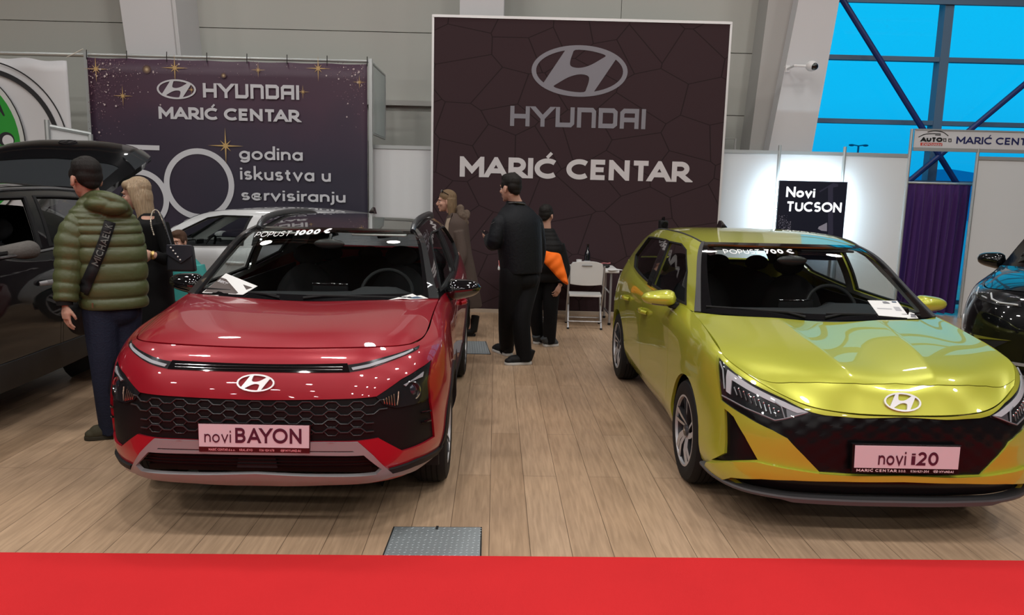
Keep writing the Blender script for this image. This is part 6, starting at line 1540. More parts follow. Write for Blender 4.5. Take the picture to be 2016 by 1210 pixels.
# ================================================================== people
def J(u, v, y): return at_depth(u, v, y)
SKIN = lambda: mat('skin', (.50, .285, .21), .55, vary=.06, vscale=9)
def organic(mb, name, m, parent, vox=.007, smooth=3, ang=180, label=None):
    """fuses the closed shapes of mb into one continuous skin"""
    off = parent.matrix_world.translation if parent.parent is None else parent.parent.matrix_world.translation
    base = Vector(off) if parent.type == 'EMPTY' else Vector(ROOTLOC[0])
    me = bpy.data.meshes.new(name); me.from_pydata([tuple(Vector(p) - base) for p in mb.v], [], mb.f)
    t = bpy.data.objects.new(name + '_raw', me); COL.objects.link(t)
    r = t.modifiers.new('r', 'REMESH'); r.mode = 'VOXEL'; r.voxel_size = vox
    if smooth: s = t.modifiers.new('s', 'SMOOTH'); s.factor = .5; s.iterations = smooth
    dg = bpy.context.evaluated_depsgraph_get(); dg.update()
    out = bpy.data.meshes.new_from_object(t.evaluated_get(dg)); bpy.data.objects.remove(t); bpy.data.meshes.remove(me)
    out.name = name; out.materials.clear(); out.materials.append(m)
    out.polygons.foreach_set('use_smooth', [True] * len(out.polygons))
    o = bpy.data.objects.new(name, out); link(o, parent)
    if label: o['label'] = label
    return o
ROOTLOC = [Vector()]
def plainmesh(mb, name, m, parent, **k):
    mb.v = [tuple(Vector(p) - Vector(ROOTLOC[0])) for p in mb.v]
    return mb.build(name, m, parent, **k)
def frame(pos, face, up=(0, 0, 1)):
    y = Vector(face).normalized(); x = y.cross(Vector(up)).normalized(); z = x.cross(y)
    return Matrix(((x.x, y.x, z.x, pos[0]), (x.y, y.y, z.y, pos[1]), (x.z, y.z, z.z, pos[2]), (0, 0, 0, 1)))
def head(mb, M, s=1.0, nose=1.0):
    k = len(mb.v); E = mb.ellipsoid
    E((0, -.012, .035), (.075, .094, .086)); E((0, .022, -.030), (.062, .066, .074)); E((0, .035, -.068), (.046, .046, .044)); E((0, .066, -.098), (.021, .018, .016))
    E((0, .074, .020), (.050, .018, .016))
    mb.tube([(0, .083, .008), (0, .098, -.014), (0, .108 * nose, -.034)], [.008, .010, .014], 8); E((0, .100, -.038), (.017, .012, .010))
    for e in (-1, 1):
        E((e * .040, .060, -.028), (.022, .022, .020)); E((e * .078, -.008, -.012), (.010, .020, .032))
    E((0, .083, -.060), (.023, .012, .007)); E((0, .080, -.073), (.021, .011, .008))
    mb.xf(M @ Matrix.Scale(s, 4), k)
def face_parts(body, M, s=1.0, brow=(.05, .03, .02), lip=(.36, .12, .11)):
    A = M @ Matrix.Scale(s, 4)
    for e in (-1, 1):
        b = MB(); b.ellipsoid((e * .031, .0735, -.003), (.0125, .0105, .0062), 12, 8); b.xf(A); eye = plainmesh(b, 'eye', mat('eye_white', (.42, .38, .36), .4), body)
        b = MB(); b.ellipsoid((e * .031, .0818, -.003), (.0056, .003, .0056), 10, 8); b.xf(A); plainmesh(b, 'iris', mat('iris_dark', (.03, .02, .015), .2), eye)
        b = MB(); b.tube([(e * .014, .090, .018), (e * .032, .090, .024), (e * .050, .078, .018)], [.003, .004, .002], 6); b.xf(A); plainmesh(b, 'eyebrow', mat('brow_%02d' % int(brow[0] * 100), brow, .8), body)
    b = MB(); b.ellipsoid((0, .0905, -.0605), (.020, .006, .0045), 12, 6); b.ellipsoid((0, .088, -.0715), (.018, .006, .0055), 12, 6); b.xf(A); plainmesh(b, 'lips', mat('lips', lip, .45), body)
def hand(mb, wrist, along, palm, curl=.5, side=1, s=1.0):
    """palm and five fingers; along: wrist to knuckles, palm: the way the palm faces"""
    z = Vector(along).normalized(); x = (Vector(palm) - z * Vector(palm).dot(z)).normalized(); y = z.cross(x) * side
    P = lambda a, b_, c: Vector(wrist) + (x * a + y * b_ + z * c) * s
    mb.tube([P(0, 0, -.02), P(0, 0, .015), P(0, .002, .05), P(.004, .002, .088)], [.026 * s, .032 * s, .044 * s, .042 * s], 12, flat=.48, up=tuple(x))
    for b_, c, L, r in ((.034, .086, .070, .0086), (.012, .092, .080, .0090), (-.011, .090, .074, .0086), (-.032, .082, .058, .0076)):
        pts = [P(.002, b_ * .9, c - .02)]; a = 0; q = np.array((.002, c))
        for l in (.42, .32, .26):
            a += curl * (1.1 if l < .4 else .7); q = q + np.array((math.sin(a), math.cos(a))) * L * l; pts.append(P(q[0], b_ * (1.08 + .12 * l), q[1]))
        mb.tube(pts, [r * 1.1 * s, r * s, r * .95 * s, r * .75 * s], 8)
    mb.tube([P(.004, .020, .022), P(.016, .046, .048), P(.030, .052, .072), P(.040, .046, .092)], [.015 * s, .0115 * s, .010 * s, .008 * s], 8)
def limb(mb, pts, r, n=16): mb.tube(catmull(pts, 5), list(np.interp(np.linspace(0, len(pts) - 1, (len(pts) - 1) * 5 + 1), range(len(pts)), r)), n)
def foot(mb, ankle, toe, s=1.0):
    a = Vector(ankle); t = Vector(toe); d = (t - a); d.z = 0; d.normalize(); b0 = Vector((a.x, a.y, t.z))
    mb.tube([a, b0 - d * .02 + Vector((0, 0, .05)), b0 + d * .05 + Vector((0, 0, .04)), t - d * .075 + Vector((0, 0, .03))], [.036 * s, .036 * s, .034 * s, .022 * s], 12)
def shoe(parent, ankle, toe, up_m, sole_m, w=.048, hi=.10, tilt=None, name='shoe'):
    a = Vector(ankle); t = Vector(toe); d = t - a; d.z = 0; d.normalize(); n = Vector((-d.y, d.x, 0)); h0 = Vector((a.x, a.y, t.z)) - d * .075
    L = (t - h0).length; u = Vector((0, 0, 1))
    if tilt: R_ = Matrix.Rotation(tilt, 3, n); piv = t - d * .06; X = lambda p: piv + R_ @ (p - piv)
    else: X = lambda p: p
    b = MB(); b.tube([X(h0 + d * .005 + u * (hi + .03)), X(h0 + d * .03 + u * .07), X(h0 + d * L * .35 + u * .055)], [.050, .052, .045], 12)
    b.tube([X(h0 + d * .03 + u * .052), X(h0 + d * L * .45 + u * .054), X(h0 + d * L * .72 + u * .046), X(h0 + d * (L - .05) + u * .040)], [.050, .050, .050, .040], 14)
    b.ellipsoid((0, 0, 0), (.046, .046, .032), 14, 10)
    k_ = len(b.v) - 14 * 11; b.v[k_:] = [tuple(X(h0 + d * (L - .048) + u * .038 + Vector(p))) for p in b.v[k_:]]
    o = organic(b, name, up_m, parent, .006, 3)
    b = MB(); V = []; prof = [(0, .55), (.03, .85), (.12, .95), (.3, .88), (.55, 1.0), (.75, 1.02), (.9, .8), (.98, .45), (1.0, .2)]
    for z in (0, .028):
        for k, f in prof: V.append(X(h0 + d * (L * k) + n * (w * f) + u * z))
        for k, f in prof[::-1]: V.append(X(h0 + d * (L * k) - n * (w * f) + u * z))
    m = len(prof) * 2; b.add(V, [tuple(range(m))[::-1], tuple(range(m, 2 * m))] + [(i, (i + 1) % m, m + (i + 1) % m, m + i) for i in range(m)])
    plainmesh(b, 'sole', sole_m, o, bevel=.005)
    return o
def torso(mb, secs, lat, fwd, n=36, bulge=None):
    """closed loft of oval sections: (centre, half width, half depth)"""
    V = []; l = Vector(lat).normalized(); f = Vector(fwd).normalized()
    for i, (c, a, b_) in enumerate(secs):
        for k in range(n):
            t = 2 * PI * k / n; cs, sn = math.cos(t), math.sin(t); e = .82
            V.append(Vector(c) + l * (a * math.copysign(abs(cs) ** e, cs)) + f * (b_ * math.copysign(abs(sn) ** e, sn)))
    m = len(secs); fs = [(i * n + k, i * n + (k + 1) % n, (i + 1) * n + (k + 1) % n, (i + 1) * n + k) for i in range(m - 1) for k in range(n)]
    fs += [tuple(range(n))[::-1], tuple((m - 1) * n + k for k in range(n))]
    v0 = V[0]; vol = (Vector(secs[-1][0]) - Vector(secs[0][0])).dot(l.cross(f))
    if vol < 0: fs = [q[::-1] for q in fs]
    mb.add(V, fs)
def secs_lerp(S, n):
    C = catmull([tuple(s[0]) + (s[1], s[2]) for s in S], n); return [(Vector(c[:3]), c[3], c[4]) for c in C]
def start(name, label, x, y, group=None):
    ROOTLOC[0] = Vector((x, y, 0)); t = thing('person', label, 'person', (x, y, 0)); bpy.context.view_layer.update(); return t
def hair_short(parent, M, s, m, name='hair'):
    b = MB(); b.ellipsoid((0, -.016, .050), (.079, .094, .082)); b.ellipsoid((0, -.048, .012), (.073, .058, .066)); b.ellipsoid((0, -.068, -.026), (.050, .030, .036)); b.ellipsoid((0, .030, .085), (.060, .055, .040))
    for e in (-1, 1): b.ellipsoid((e * .070, .010, .025), (.012, .035, .035))
    b.xf(M @ Matrix.Scale(s, 4)); return organic(b, name, m, parent, .006, 2)

# ---- man in the green quilted jacket
t = start('person', 'man in green quilted jacket with lettered bag strap, seen from behind', J(225, 850, 4.95).x, 4.95)
f = Vector((-.62, .78, 0)); lat = Vector((.78, .62, 0))
Y0 = 4.95; hd = J(169, 352, 4.93); MH = frame(hd, (-.80, .60, -.05))
shL, shR = J(156, 446, 4.86), J(243, 446, 5.06); elL, wrL = J(138, 520, 4.80), J(128, 600, 4.74); elR, wrR = J(262, 520, 5.16), J(262, 572, 5.34)
hpL, hpR = J(200, 615, 4.90), J(244, 615, 5.02); knL, knR = J(207, 722, 4.88), J(244, 722, 5.0); anL, anR = J(218, 838, 4.92), J(252, 828, 5.06)
toL = at_floor(166, 866); toR = at_floor(214, 846)
b = MB(); head(b, MH, 1.10)
limb(b, [J(186, 400, 4.96), J(180, 385, 4.95), hd + Vector((.01, 0, -.04))], [.062, .058, .055])
torso(b, secs_lerp([(J(222, 618, 4.97), .15, .11), (J(215, 540, 4.97), .15, .11), (J(206, 460, 4.97), .17, .115), (J(195, 415, 4.96), .15, .09), (J(188, 398, 4.96), .07, .06)], 4), lat, f)
for a in ((shL, elL, wrL), (shR, elR, wrR)): limb(b, a, [.055, .045, .028])
hand(b, wrL, (.02, -.02, -1), (.55, .75, 0), .32, 1, 1.02); hand(b, wrR, (-.5, .6, -.3), (0, 0, -1), .6)
for h_, k_, a_, q in ((hpL, knL, anL, toL), (hpR, knR, anR, toR)): limb(b, [h_, k_, a_], [.09, .06, .042]); foot(b, a_, q)
body = organic(b, 'body', SKIN(), t, .0052, 2); face_parts(body, MH, 1.10)
hair_short(body, MH, 1.12, mat('hair_dark', (.010, .008, .007), .6, bump=.35, bscale=1, stretch=(160, 160, 40)))
green = mat('green_nylon', (.072, .088, .034), .42, bump=.3, bscale=30)
b = MB(); S = secs_lerp([(J(226, 604, 4.97), .195, .165), (J(222, 560, 4.97), .205, .172), (J(216, 500, 4.97), .212, .172), (J(208, 456, 4.97), .212, .162), (J(203, 432, 4.97), .198, .145), (J(197, 414, 4.97), .165, .125), (J(191, 401, 4.96), .105, .10), (J(188, 392, 4.96), .08, .08)], 12)
rows_ = 12; n_ = len(S); S2 = []
for i, (c, a, d) in enumerate(S):
    ph = i / (n_ - 1) * rows_; q = abs(math.sin(ph * PI)) ** .45 * .019 - .008; S2.append((c, a + q, d + q))
torso(b, S2, lat, f, 48)
def puff(b, pts, r, rings, amp=.014, n=10):
    C = catmull(pts, n); m = len(C); rr = np.interp(np.linspace(0, 1, m), np.linspace(0, 1, len(r)), r)
    b.tube(C, [rr[i] + abs(math.sin(i / (m - 1) * rings * PI)) ** .45 * amp for i in range(m)], 20)
sl = MB(); puff(sl, [shL + Vector((.05, .03, .035)), shL, J(141, 480, 4.82), elL, J(132, 562, 4.77), J(130, 594, 4.745)], [.055, .088, .088, .078, .070, .056], 9)
sr = MB(); puff(sr, [shR + Vector((-.05, -.03, .035)), shR, J(256, 480, 5.12), elR, wrR], [.055, .090, .086, .078, .060], 8)
# hood lying on the shoulders
for p, r in ((J(176, 402, 4.90), .07), (J(198, 402, 4.86), .085), (J(220, 408, 4.88), .085), (J(236, 418, 4.95), .065), (J(168, 404, 4.98), .05)): b.ellipsoid(p, (r * 1.15, r * .95, r * .62), 18, 12)
b.tube(catmull([J(160, 404, 5.0), J(176, 388, 4.91), J(205, 386, 4.85), J(236, 398, 4.88), J(252, 418, 4.98)], 5), [.03, .036, .040, .036, .03] if 0 else .036, 12)
jk = organic(b, 'quilted_jacket', green, t, .0075, 1)
organic(sl, 'sleeve', green, t, .0075, 1); organic(sr, 'sleeve', green, t, .0075, 1)
b = MB(); limb(b, [J(127, 590, 4.745), J(127.5, 601, 4.74)], [.050, .046]); plainmesh(b, 'knit_cuff', mat('cuff_black', (.012, .012, .012), .8), jk)
b = MB(); limb(b, [hpL + Vector((.02, .03, .10)), hpL, knL, anL + Vector((0, 0, .0)), anL + Vector((0, 0, -.03))], [.12, .115, .088, .072, .074]); limb(b, [hpR + Vector((-.02, -.02, .10)), hpR, knR, anR, anR + Vector((0, 0, -.03))], [.12, .115, .088, .072, .074])
b.ellipsoid(J(222, 612, 4.97), (.17, .14, .12)); organic(b, 'jeans', mat('dark_denim', (.012, .016, .034), .75, bump=.4, bscale=90), t, .009, 2)
olive = mat('olive_suede', (.052, .046, .028), .8)
shoe(t, anL, toL, olive, mat('sole_olive', (.035, .03, .02), .8)); shoe(t, anR, toR, olive, mat('sole_olive', (.035, .03, .02), .8))
# lettered strap across the back, bag at the hip
bl = mat('strap_black', (.010, .010, .011), .55)
def drape(obj, u, v, off):
    q = BVHTree.FromPolygons([tuple(p.co + ROOTLOC[0]) for p in obj.data.vertices], [tuple(p.vertices) for p in obj.data.polygons]) if obj.name not in BV else BV[obj.name]
    BV[obj.name] = q; d = pix(u, v); p, n, i, l = q.ray_cast(CAMPOS, d)
    return (p - d * off) if p is not None else None
BV = {}
cl_ = catmull([(217, 436), (212, 452), (203, 480), (192, 508), (178, 540), (164, 572), (156, 594)], 10); b = MB(); V = []; C = []
for i in range(len(cl_)):
    p, q = np.array(cl_[max(i - 1, 0)]), np.array(cl_[min(i + 1, len(cl_) - 1)]); d_ = (q - p) / np.linalg.norm(q - p); n_ = np.array((-d_[1], d_[0])) * 11.5; c_ = np.array(cl_[i])
    A_, B_, M_ = drape(jk, *(c_ - n_), .016), drape(jk, *(c_ + n_), .016), drape(jk, *c_, .016)
    if A_ is None or B_ is None: continue
    V += [A_, B_]; C.append(M_)
if (V[1] - V[0]).x > 0: pass
b.add(V, [(2 * i, 2 * i + 1, 2 * i + 3, 2 * i + 2) for i in range(len(C) - 1)])
stp = plainmesh(b, 'bag_strap', bl, t, solid=.006)
b = MB(); p0, p1 = C[int(len(C) * .66)], C[int(len(C) * .10)]; xd = (p1 - p0).normalized(); zd = (CAMPOS - p0).normalized(); zd = (zd - xd * zd.dot(xd)).normalized(); yd = zd.cross(xd)
q0 = p0 + zd * .016 - yd * .021; Ms_ = Matrix(((xd.x, yd.x, zd.x, q0.x), (xd.y, yd.y, zd.y, q0.y), (xd.z, yd.z, zd.z, q0.z), (0, 0, 0, 1)))

def on_strap(x, y, z):
    t_ = (.66 - .56 * x) * (len(C) - 1); i = min(int(t_), len(C) - 2); w_ = t_ - i; A_ = V[2 * i].lerp(V[2 * i + 2], w_); B_ = V[2 * i + 1].lerp(V[2 * i + 3], w_)
    p = A_.lerp(B_, .5 + (y / .042 - .5) * .62 * FL); return p + (CAMPOS - p).normalized() * .008
FL = 1 if (V[1] - V[0]).cross(C[0] - C[-1]).dot(CAMPOS - C[0]) < 0 else -1
lettering(b, 'MICHAEL K', None, .042, .085, .16, 1.0, 'l', .001, fn=on_strap); plainmesh(b, 'strap_lettering', mat('strap_print', (.13, .14, .13), .5), stp, smooth=False)
b = MB(); b.ellipsoid(J(158, 622, 4.92), (.10, .07, .13), 20, 12); organic(b, 'shoulder_bag', bl, t, .008, 2)
b = MB(); b.tube([J(182, 596, 4.75), J(182.5, 606, 4.75)], .006, 6); plainmesh(b, 'zip_pull', mat('zip_bronze', (.25, .15, .08), .4, .7), jk)

# ---- fair-haired woman in black
t = start('person', 'fair-haired woman in long black dress with chain handbag, facing left', J(300, 600, 5.75).x, 5.75)
hd = J(268, 382, 5.75); MH = frame(hd, (-.97, -.10, -.16)); f = Vector((-.95, -.3, 0)); lat = Vector((.3, -.95, 0))
b = MB(); head(b, MH, 1.0, .98)
limb(b, [J(290, 430, 5.75), J(284, 412, 5.75), hd + Vector((.015, 0, -.03))], [.055, .048, .046])
fl_ = at_floor(262, 770)
z0 = 0
legs = [(Vector((J(300, 620, 5.71).x, 5.69, .88)), Vector((J(298, 620, 5.71).x, 5.68, .48)), Vector((J(300, 620, 5.71).x, 5.68, .10)), Vector((J(276, 620, 5.71).x - .06, 5.67, .0))),
        (Vector((J(306, 620, 5.85).x, 5.85, .88)), Vector((J(308, 620, 5.85).x, 5.87, .48)), Vector((J(312, 620, 5.85).x, 5.87, .10)), Vector((J(286, 620, 5.85).x - .05, 5.86, .0)))]
tor = [(Vector((J(304, 600, 5.75).x, 5.77, .86)), .155, .115), (Vector((J(305, 560, 5.75).x, 5.77, 1.02)), .15, .105), (Vector((J(305, 520, 5.75).x, 5.77, 1.12)), .125, .095), (J(303, 470, 5.76), .15, .115), (J(298, 440, 5.76), .165, .095), (J(294, 424, 5.75), .10, .065)]
torso(b, secs_lerp(tor, 4), lat, f)
sh1, el1, wr1 = J(316, 440, 5.65), J(334, 508, 5.61), J(302, 502, 5.47); sh2, el2, wr2 = J(290, 440, 5.89), J(300, 500, 5.91), J(296, 508, 5.67)
for a in ((sh1, el1, wr1), (sh2, el2, wr2)): limb(b, a, [.042, .036, .024])
hand(b, wr1, (-.85, -.1, .05), (.1, .9, -.3), .75, 1, .92); hand(b, wr2, (-.8, -.4, .1), (.1, .8, -.5), .7, 1, .92)
for h_, k_, a_, q in legs: limb(b, [h_, k_, a_], [.085, .056, .038]); foot(b, a_, q, .8)
body = organic(b, 'body', SKIN(), t, .0052, 2); face_parts(body, MH, 1.0, (.16, .10, .06), (.42, .14, .13))
b = MB(); Aw = MH @ Matrix.Scale(1.02, 4)
b.ellipsoid((0, -.026, .047), (.080, .092, .082)); b.ellipsoid((0, -.062, -.02), (.076, .050, .100)); k = len(b.v)
for e in (-1, 1): b.ellipsoid((e * .052, .030, .070), (.030, .040, .036))
for i in range(30):
    a = -1.62 + 3.24 * i / 29; x0, y0 = .077 * math.sin(a), -.02 - .072 * math.cos(a); dr = .014 * math.sin(i * 2.7); fr = abs(a) / 1.62
    b.tube([(x0 * .6, y0 * .6 + .02 * fr, .105), (x0 * 1.04, y0 * 1.0 + .030 * fr, .045), (x0 * 1.10, y0 * 1.0 + .012 * fr, -.05), (x0 * 1.02 + dr * .4, y0 * .95 + .004 * fr, -.14), (x0 * .92 + dr, y0 * .8 + .01 * fr, -.25 - .04 * math.sin(i * 1.7) ** 2)], [.016, .0165, .0155, .012, .004], 8)
b.xf(Aw); organic(b, 'long_hair', mat('hair_blonde', (.34, .245, .15), .45, bump=.9, bscale=1, stretch=(150, 150, 8), vary=.55, vscale=1), body, .005, 0)
blk = mat('dress_black', (.003, .003, .0035), .8)
b = MB(); torso(b, secs_lerp([(Vector((J(304, 600, 5.75).x, 5.77, .14)), .20, .17), (Vector((J(304, 600, 5.75).x, 5.77, .5)), .185, .155), (Vector((J(304, 600, 5.75).x, 5.77, .86)), .175, .135), (Vector((J(305, 560, 5.75).x, 5.77, 1.02)), .165, .12), (Vector((J(305, 520, 5.75).x, 5.77, 1.13)), .14, .11), (J(303, 470, 5.76), .165, .13), (J(298, 441, 5.76), .178, .108), (J(295, 428, 5.75), .115, .078), (J(291, 419, 5.75), .072, .064)], 5), lat, f)
for a in ((sh1, el1, wr1), (sh2, el2, wr2)): limb(b, [a[0], a[1], Vector(a[1]).lerp(Vector(a[2]), .93)], [.060, .050, .036])
dr_ = organic(b, 'black_dress', blk, t, .008, 2)
b = MB(); M = face_on(J(279, 455, 5.63), (-.55, -.8, 0)); b.prism([(-.042, -.028), (.042, -.028), (.042, .028), (-.042, .028)], 0, .003, M); nb = plainmesh(b, 'name_badge', mat('badge_white', (.72, .72, .72), .5), t, smooth=False)
b = MB(); b.prism([(-.032, .006), (.02, .006), (.02, .012), (-.032, .012)], .003, .0036, M); b.prism([(-.032, -.008), (.03, -.008), (.03, -.003), (-.032, -.003)], .003, .0036, M); plainmesh(b, 'badge_print', mat('print_grey', (.2, .2, .22), .5), nb, smooth=False)
b = MB(); c0 = Vector(wr1); b.lathe([(.030, -.012), (.034, 0), (.030, .012)], 20, 0, frame(c0, (0, 0, 1), (-.85, -.1, .05))); plainmesh(b, 'bracelet', mat('gold', (.55, .38, .14), .3, .9), t)
for y_, s_ in ((5.67, 0), (5.86, 1)): shoe(t, legs[s_][2], legs[s_][3], mat('pump_black', (.008,) * 3, .3), mat('sole_black', (.008,) * 3, .6), .038, .02)
# handbag on a beaded chain
hb = thing('handbag', 'black flap handbag with pearl studs on chain strap over shoulder', 'handbag', tuple(J(356, 535, 5.55)))
RL = ROOTLOC[0]; ROOTLOC[0] = Vector(hb.location)
Mb_ = face_on(J(356, 508, 5.55), (.10, -1, .05))
b = MB(); b.prism([(-.10, -.098), (.105, -.098), (.085, .095), (-.082, .095)], -.045, .03, Mb_); bg = plainmesh(b, 'bag_body', mat('bag_leather', (.012, .013, .018), .45), hb, bevel=.014)
b = MB(); b.prism([(-.086, .10), (.088, .10), (.094, .02), (.012, -.038), (-.092, .03)][::-1], .030, .040, Mb_); fp = plainmesh(b, 'flap', mat('flap_leather', (.020, .021, .030), .4), hb, bevel=.004)
for i in range(5):
    b = MB(); p = Mb_ @ Vector((-.055 + i * .016, .078 - i * .022, .043)); b.ellipsoid(p, (.0065,) * 3, 10, 8); plainmesh(b, 'pearl_stud', mat('pearl', (.75, .72, .68), .2), fp)
S0 = [J(338, 484, 5.54), J(328, 455, 5.57), J(316, 424, 5.61), J(307, 413, 5.69), J(299, 420, 5.63), J(297, 440, 5.55), J(303, 462, 5.52)]
C = catmull(S0, 12); b = MB()
for i, p in enumerate(C):
    if i % 2 == 0: b.ellipsoid(p, (.006,) * 3, 8, 6)
b.tube(C, .0028, 6); plainmesh(b, 'beaded_chain', mat('chain_pearl', (.42, .37, .30), .3, .5), hb)
C = catmull([J(338, 484, 5.54), J(331, 462, 5.56), J(320, 428, 5.60), J(308, 413, 5.69)], 8); b = MB(); b.tube(C, .006, 8); plainmesh(b, 'strap', mat('bag_leather', (.012, .013, .018), .45), hb)
ROOTLOC[0] = RL

# ---- small child in turquoise between the cars
t = start('person', 'small child in turquoise jacket peeping out behind the black handbag', J(362, 560, 7.1).x, 7.1)
hd = J(351, 476, 7.1); MH = frame(hd, (-.15, -1, -.05)); x_ = hd.x + .03
b = MB(); head(b, MH, .86, .9); limb(b, [Vector((x_, 7.12, hd.z - .17)), hd + Vector((.0, .01, -.04))], [.045, .042])
torso(b, secs_lerp([(Vector((x_, 7.12, .55)), .11, .08), (Vector((x_, 7.12, .75)), .11, .08), (Vector((x_, 7.12, hd.z - .22)), .13, .08), (Vector((x_, 7.12, hd.z - .16)), .07, .05)], 4), (1, 0, 0), (0, -1, 0))
for e in (-1, 1):
    a = (Vector((x_ + e * .14, 7.12, hd.z - .22)), Vector((x_ + e * .18, 7.10, hd.z - .42)), Vector((x_ + e * .16, 7.02, hd.z - .58))); limb(b, a, [.036, .03, .022]); hand(b, a[2], (0, -.3, -1), (-e, 0, 0), .4, e, .75)
    limb(b, [Vector((x_ + e * .06, 7.12, .56)), Vector((x_ + e * .065, 7.11, .32)), Vector((x_ + e * .065, 7.12, .07))], [.06, .045, .032]); foot(b, (x_ + e * .065, 7.12, .07), (x_ + e * .07, 6.98, 0), .7)
body = organic(b, 'body', SKIN(), t, .0052, 2); face_parts(body, MH, .86, (.08, .05, .03))
hair_short(body, MH, .88, mat('hair_brown', (.07, .035, .02), .6, bump=.6, bscale=160))
b = MB(); torso(b, secs_lerp([(Vector((x_, 7.12, .62)), .16, .12), (Vector((x_, 7.12, .8)), .16, .12), (Vector((x_, 7.12, hd.z - .22)), .16, .11), (Vector((x_, 7.12, hd.z - .14)), .085, .07)], 5), (1, 0, 0), (0, -1, 0))
for e in (-1, 1): limb(b, [Vector((x_ + e * .14, 7.12, hd.z - .22)), Vector((x_ + e * .19, 7.10, hd.z - .42)), Vector((x_ + e * .165, 7.03, hd.z - .56))], [.062, .056, .046])
organic(b, 'turquoise_jacket', mat('turquoise_nylon', (.05, .30, .28), .5), t, .008, 2)
b = MB()
for e in (-1, 1): limb(b, [Vector((x_ + e * .06, 7.12, .62)), Vector((x_ + e * .065, 7.11, .32)), Vector((x_ + e * .065, 7.12, .08))], [.085, .065, .055])
organic(b, 'trousers', mat('beige_cotton', (.40, .36, .30), .8), t, .008, 2)
for e in (-1, 1): shoe(t, (x_ + e * .065, 7.12, .07), (x_ + e * .07, 6.97, 0), mat('pump_black', (.008,) * 3, .3), mat('sole_black', (.008,) * 3, .6), .036, .05)

# ---- woman in the long brown coat
t = start('person', 'woman in long brown coat with fur-edged hood walking left past the brown banner', J(905, 640, 8.93).x, 8.93)
hd = J(879, 396, 8.93); MH = frame(hd, (-1, -.12, -.03)); f = Vector((-1, -.15, 0)); lat = Vector((.15, -1, 0)); cx_ = J(898, 500, 8.93).x
b = MB(); head(b, MH, 1.06); limb(b, [J(892, 425, 8.93), hd + Vector((.015, 0, -.04))], [.055, .048])
torso(b, secs_lerp([(Vector((cx_, 8.93, .88)), .16, .12), (Vector((cx_, 8.93, 1.1)), .14, .11), (Vector((cx_ - .01, 8.93, 1.3)), .17, .12), (J(892, 424, 8.93), .09, .07)], 5), lat, f)
sh1, el1, wr1 = J(903, 456, 8.76), J(910, 504, 8.70), J(894, 540, 8.66); sh2, el2, wr2 = J(890, 456, 9.08), J(892, 500, 9.16), J(872, 535, 9.1)
for a in ((sh1, el1, wr1), (sh2, el2, wr2)): limb(b, a, [.045, .04, .026]); hand(b, a[2], (-.4, -.1, -.9), (0, 1, 0), .5)
fl_ = [at_floor(924, 661), at_floor(896, 664)]; an = [Vector((fl_[0].x, fl_[0].y, .10)), Vector((fl_[1].x - .1, fl_[1].y + .15, .10))]
for i, p in enumerate(an):
    limb(b, [Vector((cx_, 8.93 + (.09 if i else -.09), .9)), Vector((p.x * .5 + cx_ * .5 - .03, p.y, .5)), p], [.085, .056, .04]); foot(b, p, p + Vector((-.16, 0, -.10)))
body = organic(b, 'body', SKIN(), t, .0058, 2); face_parts(body, MH, 1.06, (.14, .09, .06))
b = MB(); b.ellipsoid((0, -.018, .048), (.081, .096, .082)); b.ellipsoid((0, -.055, -.02), (.080, .055, .10))
for i in range(18):
    a = -1.45 + 2.9 * i / 17; x0, y0 = .078 * math.sin(a), -.015 - .078 * math.cos(a)
    b.tube([(x0, y0, .03), (x0 * 1.12, y0 * 1.02, -.06), (x0 * 1.1, y0 * .95 - .01, -.15), (x0 * .95, y0 * .85, -.20)], [.02, .021, .017, .008], 8)
b.xf(MH @ Matrix.Scale(1.08, 4)); organic(b, 'hair', mat('hair_light_brown', (.19, .125, .07), .5, bump=.9, bscale=1, stretch=(150, 150, 10), vary=.55, vscale=1), body, .007, 1)
b = MB()
for e in (-1, 1): b.ellipsoid((e * .034, .045, .108), (.026, .012, .018), 12, 8)
b.tube([(-.08, -.02, .07), (-.06, .04, .104), (.06, .04, .104), (.08, -.02, .07)], .004, 6); b.xf(MH @ Matrix.Scale(1.08, 4)); plainmesh(b, 'sunglasses', GLOSSK(), body)
coat = mat('brown_wool', (.085, .062, .052), .9, bump=.4, bscale=200)
b = MB(); torso(b, secs_lerp([(Vector((cx_ + .05, 8.93, .36)), .27, .27), (Vector((cx_ + .03, 8.93, .70)), .235, .225), (Vector((cx_ + .01, 8.93, 1.0)), .205, .175), (Vector((cx_, 8.93, 1.2)), .20, .155), (Vector((cx_ - .0, 8.93, 1.33)), .195, .14), (Vector((cx_ - .0, 8.93, 1.40)), .165, .12), (Vector((cx_ - .01, 8.93, 1.46)), .115, .095), (J(890, 420, 8.93), .08, .075)], 5), lat, f)
for a in ((sh1, el1, wr1), (sh2, el2, wr2)): limb(b, [a[0], a[1], Vector(a[1]).lerp(Vector(a[2]), .95)], [.062, .062, .052])
ct = organic(b, 'wool_coat', coat, t, .010, 2)
b = MB(); H0 = J(906, 424, 8.95)
for i in range(46):
    a = rnd.uniform(0, 2 * PI); r = .075; p = H0 + Vector((.045 * math.cos(a) + .035, .13 * math.sin(a), .05 * math.sin(a * 2) - .03 * math.cos(a) + rnd.uniform(-.02, .02)))
    b.ellipsoid(p, (.03 + rnd.random() * .022,) * 3, 8, 6)
organic(b, 'fur_hood', mat('fur_trim', (.17, .125, .095), .95, bump=1.0, bscale=260, vary=.4, vscale=60), ct, .008, 0)
